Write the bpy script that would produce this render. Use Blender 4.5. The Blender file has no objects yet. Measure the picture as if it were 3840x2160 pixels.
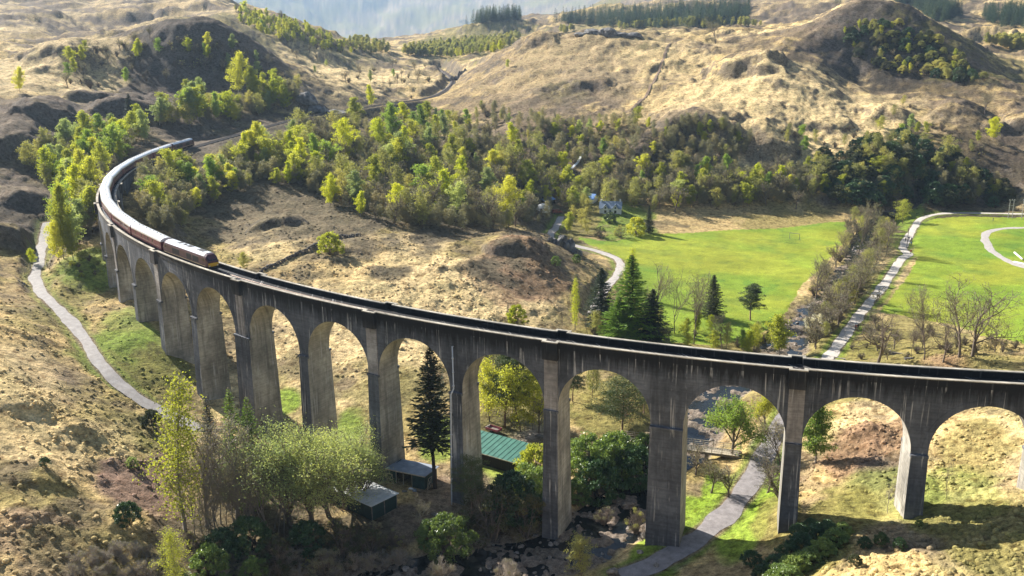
import bpy, bmesh, math, random
import numpy as np
from mathutils import Matrix, Vector

# ------------------------------------------------------------------ camera, sky, sun, exposure
scene = bpy.context.scene
C = scene.collection
PI = math.pi
CAM = np.array([0.0, -373.863, 45.558])
FW = np.array([-0.26746945, 0.92818751, -0.25870455])
RT = np.array([0.96183763, 0.27326209, -0.01400718])
UP = np.array([-0.05769285, 0.25257827, 0.96585493])
FD = 3408.5 * 2576 / 3840            # focal length in the picture units used below (2576 x 1449)
YAW = 0.280562

cam_data = bpy.data.cameras.new('camera')
cam_data.lens = 3408.5 * 36 / 3840
cam_data.sensor_width = 36
cam_data.clip_start = 1.0
cam_data.clip_end = 30000
cam = bpy.data.objects.new('camera', cam_data)
C.objects.link(cam)
cam.matrix_world = Matrix(((RT[0], UP[0], -FW[0], CAM[0]), (RT[1], UP[1], -FW[1], CAM[1]),
                           (RT[2], UP[2], -FW[2], CAM[2]), (0, 0, 0, 1)))
scene.camera = cam

SUN_AZ = math.radians(154)           # direction towards the sun, counter-clockwise from +x
SUN_EL = math.radians(33)
sdir = Vector((math.cos(SUN_AZ) * math.cos(SUN_EL), math.sin(SUN_AZ) * math.cos(SUN_EL), math.sin(SUN_EL)))
world = bpy.data.worlds.new('World')
scene.world = world
world.use_nodes = True
wn = world.node_tree
sky = wn.nodes.new('ShaderNodeTexSky')
sky.sky_type = 'NISHITA'
sky.sun_disc = False
sky.sun_elevation = SUN_EL
sky.sun_rotation = PI / 2 - SUN_AZ
sky.air_density = 1.0
sky.dust_density = 1.0
sky.ozone_density = 1.0
wn.links.new(sky.outputs[0], wn.nodes['Background'].inputs[0])
wn.nodes['Background'].inputs[1].default_value = 0.058
sun_data = bpy.data.lights.new('sun', 'SUN')
sun_data.energy = 5.0
sun_data.angle = math.radians(0.53)
sun_data.color = (1.0, 0.955, 0.88)
sun = bpy.data.objects.new('sun', sun_data)
C.objects.link(sun)
sun.rotation_euler = sdir.to_track_quat('Z', 'Y').to_euler()
scene.view_settings.view_transform = 'Standard'
scene.view_settings.look = 'None'
scene.view_settings.exposure = 1.24
scene.view_settings.gamma = 1
cy = scene.cycles
cy.max_bounces = 6
cy.diffuse_bounces = 3
cy.glossy_bounces = 2
cy.transmission_bounces = 4
cy.transparent_max_bounces = 6
cy.volume_bounces = 0
cy.caustics_reflective = False
cy.caustics_refractive = False
cy.use_denoising = True
cy.use_adaptive_sampling = True
cy.adaptive_threshold = 0.012
cy.sample_clamp_indirect = 6

# ------------------------------------------------------------------ small helpers
rng = random.Random(11)
nrg = np.random.default_rng(5)

def tag(o, label=None, cat=None, group=None, kind=None):
    if label: o['label'] = label
    if cat: o['category'] = cat
    if group: o['group'] = group
    if kind: o['kind'] = kind
    return o

def link(o, parent=None):
    C.objects.link(o)
    if parent is not None: o.parent = parent
    return o

def empty(name, loc=(0, 0, 0), rz=0.0):
    o = bpy.data.objects.new(name, None)
    o.empty_display_size = 0.2
    o.location = loc
    o.rotation_euler = (0, 0, rz)
    return link(o)

def mesh_np(name, V, F, mat=None, smooth=False, uv=None, col=None):
    """mesh from numpy arrays; F is an (n,3) or (n,4) array or a list of tuples"""
    me = bpy.data.meshes.new(name)
    if isinstance(F, np.ndarray):
        n, k = F.shape
        me.vertices.add(len(V)); me.vertices.foreach_set('co', np.asarray(V, np.float32).ravel())
        me.loops.add(n * k); me.loops.foreach_set('vertex_index', F.astype(np.int32).ravel())
        me.polygons.add(n)
        me.polygons.foreach_set('loop_start', np.arange(0, n * k, k, dtype=np.int32))
        me.polygons.foreach_set('loop_total', np.full(n, k, np.int32))
        me.update(calc_edges=True)
    else:
        me.from_pydata([tuple(v) for v in V], [], [tuple(f) for f in F]); me.update()
    if smooth: me.polygons.foreach_set('use_smooth', np.ones(len(me.polygons), bool))
    if uv is not None:
        lay = me.uv_layers.new(name='UVMap')
        idx = np.empty(len(me.loops), np.int32); me.loops.foreach_get('vertex_index', idx)
        lay.data.foreach_set('uv', np.asarray(uv, np.float32)[idx].ravel())
    if col is not None:
        for cname, arr in col.items():
            a = me.color_attributes.new(cname, 'FLOAT_COLOR', 'POINT')
            b = np.ones((len(V), 4), np.float32); b[:, :arr.shape[1]] = arr
            a.data.foreach_set('color', b.ravel())
    if mat is not None: me.materials.append(mat)
    return me

def obj(name, me, parent=None, loc=None, rot=None):
    o = bpy.data.objects.new(name, me)
    if loc is not None: o.location = loc
    if rot is not None: o.rotation_euler = rot
    return link(o, parent)

class MB:
    """collects boxes, tubes and prisms into one mesh"""
    def __init__(s): s.V = []; s.F = []
    def add(s, V, F):
        b = len(s.V); s.V += [tuple(v) for v in V]; s.F += [tuple(i + b for i in f) for f in F]; return s
    def box(s, x0, x1, y0, y1, z0, z1):
        return s.add([(x0,y0,z0),(x1,y0,z0),(x1,y1,z0),(x0,y1,z0),(x0,y0,z1),(x1,y0,z1),(x1,y1,z1),(x0,y1,z1)],
                     [(0,3,2,1),(4,5,6,7),(0,1,5,4),(1,2,6,5),(2,3,7,6),(3,0,4,7)])
    def bar(s, p, q, w, h=None, up=(0,0,1)):
        h = h or w; p = Vector(p); q = Vector(q); d = (q - p).normalized(); u = Vector(up)
        if abs(d.dot(u)) > 0.95: u = Vector((1,0,0))
        a = d.cross(u).normalized(); b = a.cross(d).normalized(); V = []
        for e in (p, q):
            for i, j in ((-1,-1),(1,-1),(1,1),(-1,1)): V.append(e + a * (i * w / 2) + b * (j * h / 2))
        return s.add(V, [(3,2,1,0),(4,5,6,7),(0,1,5,4),(1,2,6,5),(2,3,7,6),(3,0,4,7)])
    def tube(s, pts, rad, n=8, cap=True):
        pts = [Vector(p) for p in pts]
        if not hasattr(rad, '__len__'): rad = [rad] * len(pts)
        V = []; F = []
        for i, p in enumerate(pts):
            d = (pts[min(i+1, len(pts)-1)] - pts[max(i-1, 0)]).normalized()
            u = Vector((0,0,1)) if abs(d.z) < 0.9 else Vector((1,0,0))
            a = d.cross(u).normalized(); b = a.cross(d)
            for k in range(n):
                t = 2 * PI * k / n; V.append(p + a * (math.cos(t) * rad[i]) + b * (math.sin(t) * rad[i]))
        for i in range(len(pts) - 1):
            for k in range(n):
                F.append((i*n+k, i*n+(k+1)%n, (i+1)*n+(k+1)%n, (i+1)*n+k))
        if cap: F.append(tuple(range(n-1, -1, -1))); F.append(tuple(range((len(pts)-1)*n, len(pts)*n)))
        return s.add(V, F)
    def prism(s, poly, axis, a0, a1):
        """polygon (list of 2-tuples) extruded along axis 'x', 'y' or 'z'"""
        def P(u, v, a): return {'x': (a, u, v), 'y': (u, a, v), 'z': (u, v, a)}[axis]
        n = len(poly); V = [P(u, v, a0) for u, v in poly] + [P(u, v, a1) for u, v in poly]
        F = [tuple(range(n-1, -1, -1)), tuple(range(n, 2*n))] + [(i, (i+1)%n, n+(i+1)%n, n+i) for i in range(n)]
        return s.add(V, F)
    def mesh(s, name, mat=None, smooth=False, bevel=0.0, seg=1):
        me = mesh_np(name, s.V, s.F, None, smooth)
        bm = bmesh.new(); bm.from_mesh(me)
        bmesh.ops.recalc_face_normals(bm, faces=bm.faces)
        if bevel: bmesh.ops.bevel(bm, geom=list(bm.edges), offset=bevel, segments=seg, affect='EDGES', profile=0.6)
        bm.to_mesh(me); bm.free()
        if mat is not None: me.materials.append(mat)
        return me
    def build(s, name, mat, parent=None, loc=None, rot=None, **k):
        return obj(name, s.mesh(name, mat, **k), parent, loc, rot)

def _hash(ix, iy, seed):
    h = (ix.astype(np.int64) * 374761393 + iy.astype(np.int64) * 668265263 + seed * 974711) & 0xFFFFFFFF
    h = ((h ^ (h >> 13)) * 1274126177) & 0xFFFFFFFF
    h = h ^ (h >> 16)
    return (h & 0xFFFF) / 65535.0

def vnoise(x, y, seed=0):
    ix = np.floor(x); iy = np.floor(y); fx = x - ix; fy = y - iy
    u = fx*fx*fx*(fx*(fx*6-15)+10); v = fy*fy*fy*(fy*(fy*6-15)+10)
    a = _hash(ix, iy, seed); b = _hash(ix+1, iy, seed); c = _hash(ix, iy+1, seed); d = _hash(ix+1, iy+1, seed)
    return (a*(1-u)+b*u)*(1-v) + (c*(1-u)+d*u)*v

def fbm(x, y, seed=0, octv=4, gain=0.5):
    s = 0; a = 1; t = 0
    for i in range(octv):
        s = s + a * vnoise(x * 2**i + 17.3*i, y * 2**i - 9.1*i, seed + i*31); t += a; a *= gain
    return s / t

def lumps(x, y, seed=0):
    """rounded tussock mounds: 1 - distance to the nearest jittered cell point"""
    ix = np.floor(x); iy = np.floor(y); best = np.full(x.shape, 9.0)
    for dx in (-1, 0, 1):
        for dy in (-1, 0, 1):
            cx = ix + dx; cy_ = iy + dy
            px = cx + 0.15 + 0.7 * _hash(cx, cy_, seed); py = cy_ + 0.15 + 0.7 * _hash(cx, cy_, seed + 7)
            best = np.minimum(best, (px - x)**2 + (py - y)**2)
    return np.clip(1 - np.sqrt(best) * 1.15, 0, 1)

def sstep(a, b, x):
    t = np.clip((x - a) / (b - a), 0, 1); return t * t * (3 - 2 * t)

# ------------------------------------------------------------------ picture coordinate -> line of sight
def ray(x, y):
    v = FW + RT * ((x - 1288.0) / FD) + UP * ((724.5 - y) / FD)
    return v / np.linalg.norm(v)

def at_z(x, y, z):
    v = ray(x, y); return CAM + v * ((z - CAM[2]) / v[2])

def at_r(x, y, r):
    v = ray(x, y); return CAM + v * (r / math.hypot(v[0], v[1]))

# ------------------------------------------------------------------ the viaduct's line (a 12-chain curve on a 1 in 53 grade)
RAD = 241.4
GRADE = 0.018793
def arc(s, off=0.0, z=0.0):
    """point at distance s along the curve, off metres outside the centre line, z above the parapet top"""
    a = -PI / 2 - s / RAD
    return np.array([(RAD + off) * math.cos(a), (RAD + off) * math.sin(a), z + GRADE * s])
# ------------------------------------------------------------------ terrain: surveyed spots (x, y in the picture, height z or distance r)
Z_, R_ = 0, 1
SPOTS = [
 # left hillside, camera side of the viaduct
 (0,1449,Z_,-21),(0,1200,Z_,-17),(0,1000,Z_,-13.5),(0,850,Z_,-11.5),(0,700,Z_,-12),(0,600,Z_,-9),(0,500,Z_,-3),(0,400,Z_,5),
 (0,300,R_,450),(0,200,R_,540),(0,150,R_,650),(0,100,R_,800),(0,50,R_,1000),(0,0,R_,1250),
 (-300,1449,Z_,-17),(-300,1000,Z_,-10),(-300,700,Z_,-5),(-300,400,Z_,12),(-300,200,R_,540),(-300,50,R_,1000),(-300,-40,R_,1400),
 (100,900,Z_,-15),(100,760,Z_,-15),(100,700,Z_,-15.2),(120,620,Z_,-14),(130,520,Z_,-9),(150,440,Z_,-2),(200,380,Z_,4),
 (250,850,Z_,-19.5),(350,970,Z_,-24.5),(440,1050,Z_,-28),(200,1000,Z_,-19),(300,1000,Z_,-22.5),(200,1200,Z_,-22),(300,1300,Z_,-24.5),
 (400,1150,Z_,-26.5),(450,1250,Z_,-28),(150,1449,Z_,-24),(300,1449,Z_,-28),(500,1449,Z_,-31.5),(100,1300,Z_,-20.5),
 (600,1200,Z_,-30),(700,1350,Z_,-31),(700,1100,Z_,-30.5),(620,1020,Z_,-29.6),(500,905,Z_,-26),(700,1449,Z_,-33),(850,1250,Z_,-31),
 (900,1350,Z_,-31.2),(1000,1300,Z_,-31.2),(1050,1230,Z_,-31),(1150,1260,Z_,-31),(1250,1250,Z_,-31),(1000,1449,Z_,-33.2),(1300,1449,Z_,-33.4),
 (1500,1449,Z_,-33),(1620,1449,Z_,-31.5),(1700,1390,Z_,-31.2),(1800,1330,Z_,-30.6),(1385,1340,Z_,-32),(1300,1360,Z_,-32),
 # pier feet
 (417,879,Z_,-20.8),(345,800,Z_,-17.6),(297,750,Z_,-17),(267,700,Z_,-16),
 (2310,1312,Z_,-22.6),(1975,1335,Z_,-26.2),(1690,1372,Z_,-31.3),
 # right foreground
 (2576,1250,Z_,-19.5),(2576,1449,Z_,-17),(2400,1449,Z_,-18),(2250,1449,Z_,-19),(2100,1449,Z_,-21.5),(2050,1370,Z_,-25),(1930,1400,Z_,-28.5),
 (2150,1330,Z_,-23),(2400,1350,Z_,-20.3),(2900,1449,Z_,-13),(2900,1200,Z_,-15),(1880,1449,Z_,-29),
 # behind the viaduct, right
 (1900,1220,Z_,-30),(1960,1100,Z_,-29.3),(2020,1180,Z_,-28),(1960,1020,Z_,-29),(2100,1200,Z_,-26),(2200,1100,Z_,-25.5),(2250,1020,Z_,-26),
 (2400,1080,Z_,-22),(2576,1050,Z_,-19),(2450,1180,Z_,-21.5),(2350,905,Z_,-25),(2500,925,Z_,-22.5),(2250,880,Z_,-28.5),(2576,880,Z_,-26),
 (2900,1000,Z_,-14),(2900,850,Z_,-20),(2100,880,Z_,-30),
 # river flats and meadows
 (1460,640,Z_,-29.5),(1480,600,Z_,-29.5),(1600,600,Z_,-30.6),(1800,600,Z_,-31),(2100,560,Z_,-31),(2100,700,Z_,-31),(1800,760,Z_,-31),(1620,800,Z_,-30.8),
 (2300,600,Z_,-31),(2300,720,Z_,-31),(2500,600,Z_,-31),(2576,700,Z_,-30.6),(2500,820,Z_,-30),(2900,600,Z_,-30),(2900,720,Z_,-28),(2200,800,Z_,-31),
 (1950,820,Z_,-31.3),(1500,780,Z_,-30),(1700,860,Z_,-30.5),(1880,880,Z_,-31),(1600,960,Z_,-30),(1450,960,Z_,-30.3),(1300,960,Z_,-30),(1250,1080,Z_,-31),(1400,1120,Z_,-31),(1550,1050,Z_,-30.6),
 (1750,990,Z_,-31),(1110,1150,Z_,-31),
 # pasture with its knoll
 (1050,950,Z_,-27.5),(900,900,Z_,-26),(1100,870,Z_,-25.5),(1200,770,Z_,-22.5),(1350,800,Z_,-26),(1420,840,Z_,-29),(1400,700,Z_,-23),(1300,600,Z_,-16),(1400,612,Z_,-19.5),(1200,620,Z_,-16.5),
 (1440,640,Z_,-27),(1330,660,Z_,-18.8),(1100,700,Z_,-18.5),(1100,620,Z_,-15.5),(900,700,Z_,-16.8),(900,620,Z_,-14),(650,690,Z_,-16),(750,600,Z_,-12.5),(700,560,Z_,-11),(560,520,Z_,-9),
 (560,600,Z_,-14),(800,760,Z_,-20),(1000,800,Z_,-22.5),(470,800,Z_,-19.5),(620,860,Z_,-24.5),
 # inside the curve
 (350,430,R_,360),(450,420,R_,385),(420,480,R_,345),(500,470,R_,362),(420,560,R_,300),(480,620,Z_,-15),(600,400,R_,398),(600,470,R_,352),(560,375,R_,405),(700,340,R_,452),
 (800,430,R_,380),(800,520,R_,330),(800,350,R_,450),
 # wood behind the pasture
 (1000,580,Z_,-13.5),(1200,590,Z_,-17.5),(1000,500,R_,345),(1000,400,R_,430),(1000,330,R_,520),(1000,280,R_,600),(1200,500,R_,372),(1200,400,R_,450),(1250,330,R_,520),(1350,520,Z_,-23.5),(1380,580,Z_,-29),(1300,560,Z_,-21),
 (1450,560,Z_,-29),(1420,510,Z_,-27),(1540,535,Z_,-27),(1640,560,Z_,-29.5),(1400,440,R_,462),(1500,450,R_,452),
 # railway beyond and the knoll above it
 (490,352,Z_,5.0),(560,335,Z_,5.8),(640,318,Z_,7),(720,302,Z_,8.5),(820,284,Z_,9.3),(930,266,Z_,10.2),(1075,245,R_,630),(1130,222,R_,690),(1140,203,R_,770),(1112,176,R_,900),
 (400,300,R_,472),(350,252,R_,510),(500,250,R_,515),(500,290,R_,482),(640,270,R_,520),(400,205,R_,560),(250,215,R_,555),(500,215,R_,560),(150,220,R_,525),(100,300,R_,455),(200,300,R_,452),
 (580,205,R_,560),(650,200,R_,572),(500,130,R_,578),(350,130,R_,586),(250,135,R_,592),(600,130,R_,588),
 (180,105,R_,600),(260,92,R_,605),(350,75,R_,600),(430,66,R_,590),(500,60,R_,588),(560,62,R_,590),(620,92,R_,600),(690,150,R_,600),(735,215,R_,565),(800,240,R_,575),(900,240,R_,600),
 (250,80,R_,760),(400,58,R_,780),(550,52,R_,800),(680,85,R_,850),(60,90,R_,850),(150,60,R_,950),(300,20,R_,1150),(200,-30,R_,1500),(450,10,R_,1150),(550,-20,R_,1300),
 (620,18,R_,1000),(690,40,R_,980),(760,66,R_,960),(850,100,R_,950),(925,130,R_,940),(700,140,R_,760),(780,165,R_,770),(850,190,R_,780),(900,170,R_,860),(1000,165,R_,900),(1000,200,R_,730),(930,215,R_,680),(1050,140,R_,1000),(960,138,R_,990),
 # right tan hill
 (1120,160,R_,880),(1160,158,R_,860),(1250,138,R_,740),(1350,110,R_,700),(1440,82,R_,715),(1520,66,R_,725),(1600,80,R_,725),(1700,84,R_,735),(1800,74,R_,740),(1860,68,R_,738),(1930,84,R_,735),(1990,72,R_,720),(2060,38,R_,705),(2140,10,R_,700),(2200,14,R_,700),(2260,40,R_,695),(2330,78,R_,690),(2400,125,R_,675),(2470,175,R_,650),(2530,220,R_,620),
 (1170,230,R_,640),(1300,200,R_,610),(1500,200,R_,605),(1650,200,R_,600),(1800,150,R_,655),(1850,200,R_,600),(2000,180,R_,600),(2000,230,R_,552),(2150,110,R_,684),(2150,190,R_,655),(2250,200,R_,648),(2330,195,R_,650),(2420,215,R_,632),(2120,225,R_,612),(2250,260,R_,585),(2350,262,R_,585),(2450,262,R_,590),(2480,225,R_,625),(2400,330,R_,530),(2576,280,R_,590),(2576,340,R_,560),
 (1300,300,R_,520),(1450,300,R_,512),(1600,300,R_,510),(1800,300,R_,505),(1760,340,R_,486),(1900,330,R_,484),(2050,330,R_,515),(2500,400,R_,512),(2576,430,R_,500),
 (1600,400,R_,470),(1750,420,R_,462),(1900,430,R_,470),(2100,400,R_,480),(2250,340,R_,520),(2250,400,R_,474),(2350,430,R_,478),(2150,430,R_,466),(2450,455,R_,485),(2350,360,R_,525),
 (1600,500,Z_,-26.5),(1800,530,Z_,-29.5),(2000,540,Z_,-30.5),(2100,535,Z_,-31),(2250,525,Z_,-31),(2400,528,Z_,-31),(2576,530,Z_,-30.5),(2500,508,Z_,-30),
 (2450,548,Z_,-31),(2520,545,Z_,-31),(2576,560,Z_,-31),(2480,562,Z_,-31),(2400,546,Z_,-31),(2650,555,Z_,-30.8),(2900,500,Z_,-22),(2900,350,R_,520),(2900,150,R_,750),(2900,40,R_,1100),
 # far ground
 (1000,118,R_,1300),(1150,118,R_,1250),(1300,105,R_,1200),(1400,80,R_,1250),(1080,95,R_,1550),(950,112,R_,1700),(1150,60,R_,1650),(1250,52,R_,1700),(1350,38,R_,1800),(1480,40,R_,1700),(1650,10,R_,1750),
 (1600,58,R_,1350),(1750,50,R_,1350),(1700,30,R_,1500),(1900,60,R_,1200),(1850,10,R_,1600),(1950,2,R_,1450),(2050,14,R_,1300),(2080,-30,R_,1900),(2300,-10,R_,1800),(2350,62,R_,1150),(2460,40,R_,1300),(2520,20,R_,1350),(2576,8,R_,1400),(2500,95,R_,1100),(2576,110,R_,950),(2480,140,R_,850),(2576,180,R_,800),(2540,215,R_,700),
 (2150,-60,R_,2600),(2500,-60,R_,2600),(1600,-40,R_,3200),
 (700,-45,R_,7800),(1000,-45,R_,8200),(1300,-40,R_,8200),(400,-60,R_,6000),(0,-70,R_,4000),(-300,-80,R_,3600),(1700,-55,R_,7500),(2200,-60,R_,6500),(2600,-60,R_,6000),(2950,-70,R_,5800),(850,75,R_,6800),(1100,50,R_,7000),
]
# hollows hidden from this side (azimuth from picture x, distance, height)
HIDDEN = [(800,1300,40),(900,1350,38),(1000,2000,30),(700,2000,25),(950,2900,15),(950,4500,20),(650,2900,30),(650,4500,40),(1150,4500,30),(950,6000,25),(1200,6000,40),(1250,2400,55),(1250,3200,40),(1400,2700,60),(1400,4500,90),(300,900,47),(450,950,50),(300,700,38),(450,690,38),(580,700,36),(680,690,30),
          (1440,340,-30),(1380,360,-29),(1320,352,-25),(1500,800,50),(1500,1000,42),(1700,900,44),(1850,900,46),(2140,820,58),(2140,1000,50),(2300,820,44),(2400,800,38),(2450,740,30),(1350,900,38),(1250,900,36),
          (1700,2400,110),(2300,2300,120),(2100,2300,130),(1288,60,-34),(600,60,-24),(1900,60,-26),(2500,60,-15),(1288,25,-20),(0,60,-15),(2576,25,-10),(-900,150,-5),(-900,400,20),(-900,900,70),(-900,3000,260),
          (3600,150,-8),(3600,400,-10),(3600,900,40),(3600,3000,260),(-2500,100,0),(-2500,600,60),(-2500,3000,300),(6000,100,0),(6000,600,40),(6000,3000,300),
          (0,9500,400),(1288,10500,480),(2576,9500,450)]

def azl(x, y):
    """azimuth (left positive) and log distance from the survey origin"""
    dx = x - CAM[0]; dy = y - CAM[1]
    return np.arctan2(-dx, dy), np.log(np.maximum(np.hypot(dx, dy), 1.0))

P3 = [at_z(x, y, v) if k == Z_ else at_r(x, y, v) for x, y, k, v in SPOTS]
for x, r, z in HIDDEN:
    a = YAW - math.atan2(x - 1288.0, FD * 0.96)
    P3.append(np.array([CAM[0] - math.sin(a) * r, CAM[1] + math.cos(a) * r, z]))
# ground meets the far abutment of the viaduct and the embankment beyond it
for s, off, z in ((262, 6, -5), (262, -6, -5.5), (276, 5, -3), (276, -5, -3.5), (290, 5, -2.0), (290, -6, -2.6), (330, 5, -1.8), (330, -6, -2.4), (205, 8, -15), (230, 8, -12), (230, -8, -13), (205, -8, -16.5), (180, -9, -19)):
    P3.append(arc(s, off, z))
P3 = np.array(P3)
A0, L0 = azl(P3[:, 0], P3[:, 1])
KX, KL, EPS = 1.0, 0.55, 0.012
def kern(a1, l1, a2, l2): return -np.sqrt(((a1 - a2) * KX)**2 + ((l1 - l2) * KL)**2 + EPS**2)
n = len(P3)
M = np.zeros((n + 3, n + 3))
M[:n, :n] = kern(A0[:, None], L0[:, None], A0[None], L0[None]) + np.eye(n) * 0.006
M[:n, n] = 1; M[:n, n+1] = A0; M[:n, n+2] = L0; M[n, :n] = 1; M[n+1, :n] = A0; M[n+2, :n] = L0
WGT = np.linalg.solve(M, np.concatenate([P3[:, 2], [0, 0, 0]]))

# the grid: columns by bearing, rows by distance, denser where the ground is seen close
core = np.linspace(YAW - math.radians(34.5), YAW + math.radians(34.5), 720)
GA = np.concatenate([np.linspace(YAW - 1.5, core[0], 46)[:-1], core, np.linspace(core[-1], YAW + 1.5, 46)[1:]])
rows = [22.0]
while rows[-1] < 11000:
    r = rows[-1]
    rows.append(r * (1 + (0.02 if r < 85 else 0.0034 if r < 330 else 0.0042 if r < 760 else 0.009 if r < 1900 else 0.022)))
GL = np.log(np.array(rows))
NA, NL = len(GA), len(GL)
ca = np.linspace(GA[0], GA[-1], 260); cl = np.linspace(GL[0], GL[-1], 300)
ca = np.sort(np.concatenate([ca, np.linspace(core[0], core[-1], 260)])); ca = np.unique(ca)
cg = np.zeros((len(cl), len(ca)))
for i, l in enumerate(cl):
    K = kern(ca[:, None], l, A0[None], L0[None])
    cg[i] = K @ WGT[:n] + WGT[n] + WGT[n+1] * ca + WGT[n+2] * l
def bil(grid, ya, xa, yq, xq):
    i = np.clip(np.searchsorted(ya, yq) - 1, 0, len(ya) - 2); j = np.clip(np.searchsorted(xa, xq) - 1, 0, len(xa) - 2)
    t = np.clip((yq - ya[i]) / (ya[i+1] - ya[i]), 0, 1); u = np.clip((xq - xa[j]) / (xa[j+1] - xa[j]), 0, 1)
    return (grid[i, j] * (1-u) + grid[i, j+1] * u) * (1-t) + (grid[i+1, j] * (1-u) + grid[i+1, j+1] * u) * t
AA, LL = np.meshgrid(GA, GL)
RR = np.exp(LL)
X = CAM[0] - np.sin(AA) * RR
Y = CAM[1] + np.cos(AA) * RR
Z = bil(cg, cl, ca, LL.ravel(), AA.ravel()).reshape(AA.shape)
def cast_raw(x, y, zz):
    """first point where the line of sight through (x, y) meets the height grid zz"""
    v = ray(x, y); hz = math.hypot(v[0], v[1]); a = math.atan2(-v[0], v[1])
    j = int(np.clip(np.searchsorted(GA, a) - 1, 0, NA - 2)); u = (a - GA[j]) / (GA[j+1] - GA[j])
    zc = zz[:, j] * (1-u) + zz[:, j+1] * u; zr = CAM[2] + RRC * v[2] / hz
    k = np.nonzero((zr < zc) & (RRC > 40))[0]
    i = k[0] if len(k) else NL - 1
    if 0 < i:
        d0 = zr[i-1] - zc[i-1]; d1 = zr[i] - zc[i]; t = d0 / (d0 - d1 + 1e-9); r = RRC[i-1] + (RRC[i] - RRC[i-1]) * min(max(t, 0), 1)
    else: r = RRC[0]
    return np.array([CAM[0] + v[0] / hz * r, CAM[1] + v[1] / hz * r, CAM[2] + r * v[2] / hz])
RRC = np.exp(GL)
Z_base = Z.copy()
def cast0(x, y): return cast_raw(x, y, Z_base)

def dist_poly(px, py, pts):
    """distance of many points to a polyline (only those near it), and position along it"""
    best = np.full(px.shape, 1e9); along = np.zeros(px.shape); acc = 0.0
    xs = [p[0] for p in pts]; ys = [p[1] for p in pts]
    near = (px > min(xs) - 30) & (px < max(xs) + 30) & (py > min(ys) - 30) & (py < max(ys) + 30)
    qx = px[near]; qy = py[near]; b = np.full(qx.shape, 1e9); al = np.zeros(qx.shape)
    for (x0, y0), (x1, y1) in zip(pts[:-1], pts[1:]):
        dx, dy = x1 - x0, y1 - y0; L = math.hypot(dx, dy) + 1e-9
        k = np.nonzero((qx > min(x0, x1) - 30) & (qx < max(x0, x1) + 30) & (qy > min(y0, y1) - 30) & (qy < max(y0, y1) + 30))[0]
        if len(k):
            t = np.clip(((qx[k] - x0) * dx + (qy[k] - y0) * dy) / (L * L), 0, 1)
            d = np.hypot(qx[k] - x0 - t * dx, qy[k] - y0 - t * dy); m = d < b[k]
            b[k[m]] = d[m]; al[k[m]] = acc + t[m] * L
        acc += L
    best[near] = b; along[near] = al
    return best, along

def smooth_line(pts, step):
    """Catmull-Rom through 3-D points, resampled every step metres"""
    P = [np.array(p, float) for p in pts]; P = [2*P[0]-P[1]] + P + [2*P[-1]-P[-2]]; out = []
    for i in range(1, len(P) - 2):
        L = np.linalg.norm(P[i+1] - P[i]); m = max(2, int(L / step))
        for k in range(m):
            t = k / m; out.append(0.5 * (2*P[i] + (P[i+1]-P[i-1])*t + (2*P[i-1]-5*P[i]+4*P[i+1]-P[i+2])*t*t + (-P[i-1]+3*P[i]-3*P[i+1]+P[i+2])*t**3))
    out.append(P[-2]); return np.array(out)

def smooth_z(L, it=30):
    L = L.copy()
    for _ in range(it): L[1:-1, 2] = 0.25 * L[:-2, 2] + 0.5 * L[1:-1, 2] + 0.25 * L[2:, 2]
    return L

# lines on the ground -----------------------------------------------------------------
PATHS = {   # name: (picture points, half width)
 'hill_track': ([(118,560),(112,590),(105,620),(98,660),(88,700),(110,742),(160,790),(210,850),(250,910),(300,965),(360,1010),(430,1052),(500,1080)], 1.4),
 'valley_road': ([(1560,1449),(1640,1420),(1735,1370),(1815,1305),(1872,1235),(1905,1180),(1935,1125),(1960,1080),(1985,1040),(2010,985)], 1.9),
 'riverside_path': ([(2020,960),(2080,905),(2120,850),(2180,770),(2225,715),(2265,655),(2285,640),(2272,622),(2290,590),(2310,558),(2345,540),(2420,536),(2576,538)], 1.45),
 'loop_path': ([(2700,570),(2576,573),(2510,577),(2478,592),(2490,625),(2520,648),(2576,672),(2700,700)], 1.5),
 'cottage_drive': ([(1412,545),(1398,572),(1385,590),(1392,606),(1440,618),(1500,632),(1545,648),(1562,668),(1552,692),(1520,730),(1490,790)], 1.5),
}
LINES = {}
for k, (pp, hw) in PATHS.items():
    LINES[k] = (smooth_z(smooth_line([cast0(x, y) for x, y in pp], 1.0), 60), hw)
# river centre line: (x, y, water height, half width)
RIV = [(2330,522,-31.8,2.2),(2240,537,-31.9,2.4),(2195,580,-32.0,2.4),(2160,640,-32.1,2.6),(2120,700,-32.2,2.8),(2075,760,-32.3,3),(2020,815,-32.4,3.4),(1990,860,-32.5,4),(1930,920,-32.6,4.5),(1800,1000,-32.7,5),(1735,1060,-32.7,6),(1690,1130,-32.9,6),(1640,1190,-33.1,5.5),(1600,1240,-33.3,5),(1570,1290,-33.5,5.5),(1520,1340,-33.6,6),(1440,1378,-33.7,5.5),(1300,1405,-33.8,5),(1150,1425,-33.9,4.5),(950,1465,-34.0,5),(750,1520,-34.2,5)]
RIVL = smooth_line([np.append(at_z(x, y, z), w) for x, y, z, w in RIV], 1.5)

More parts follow.
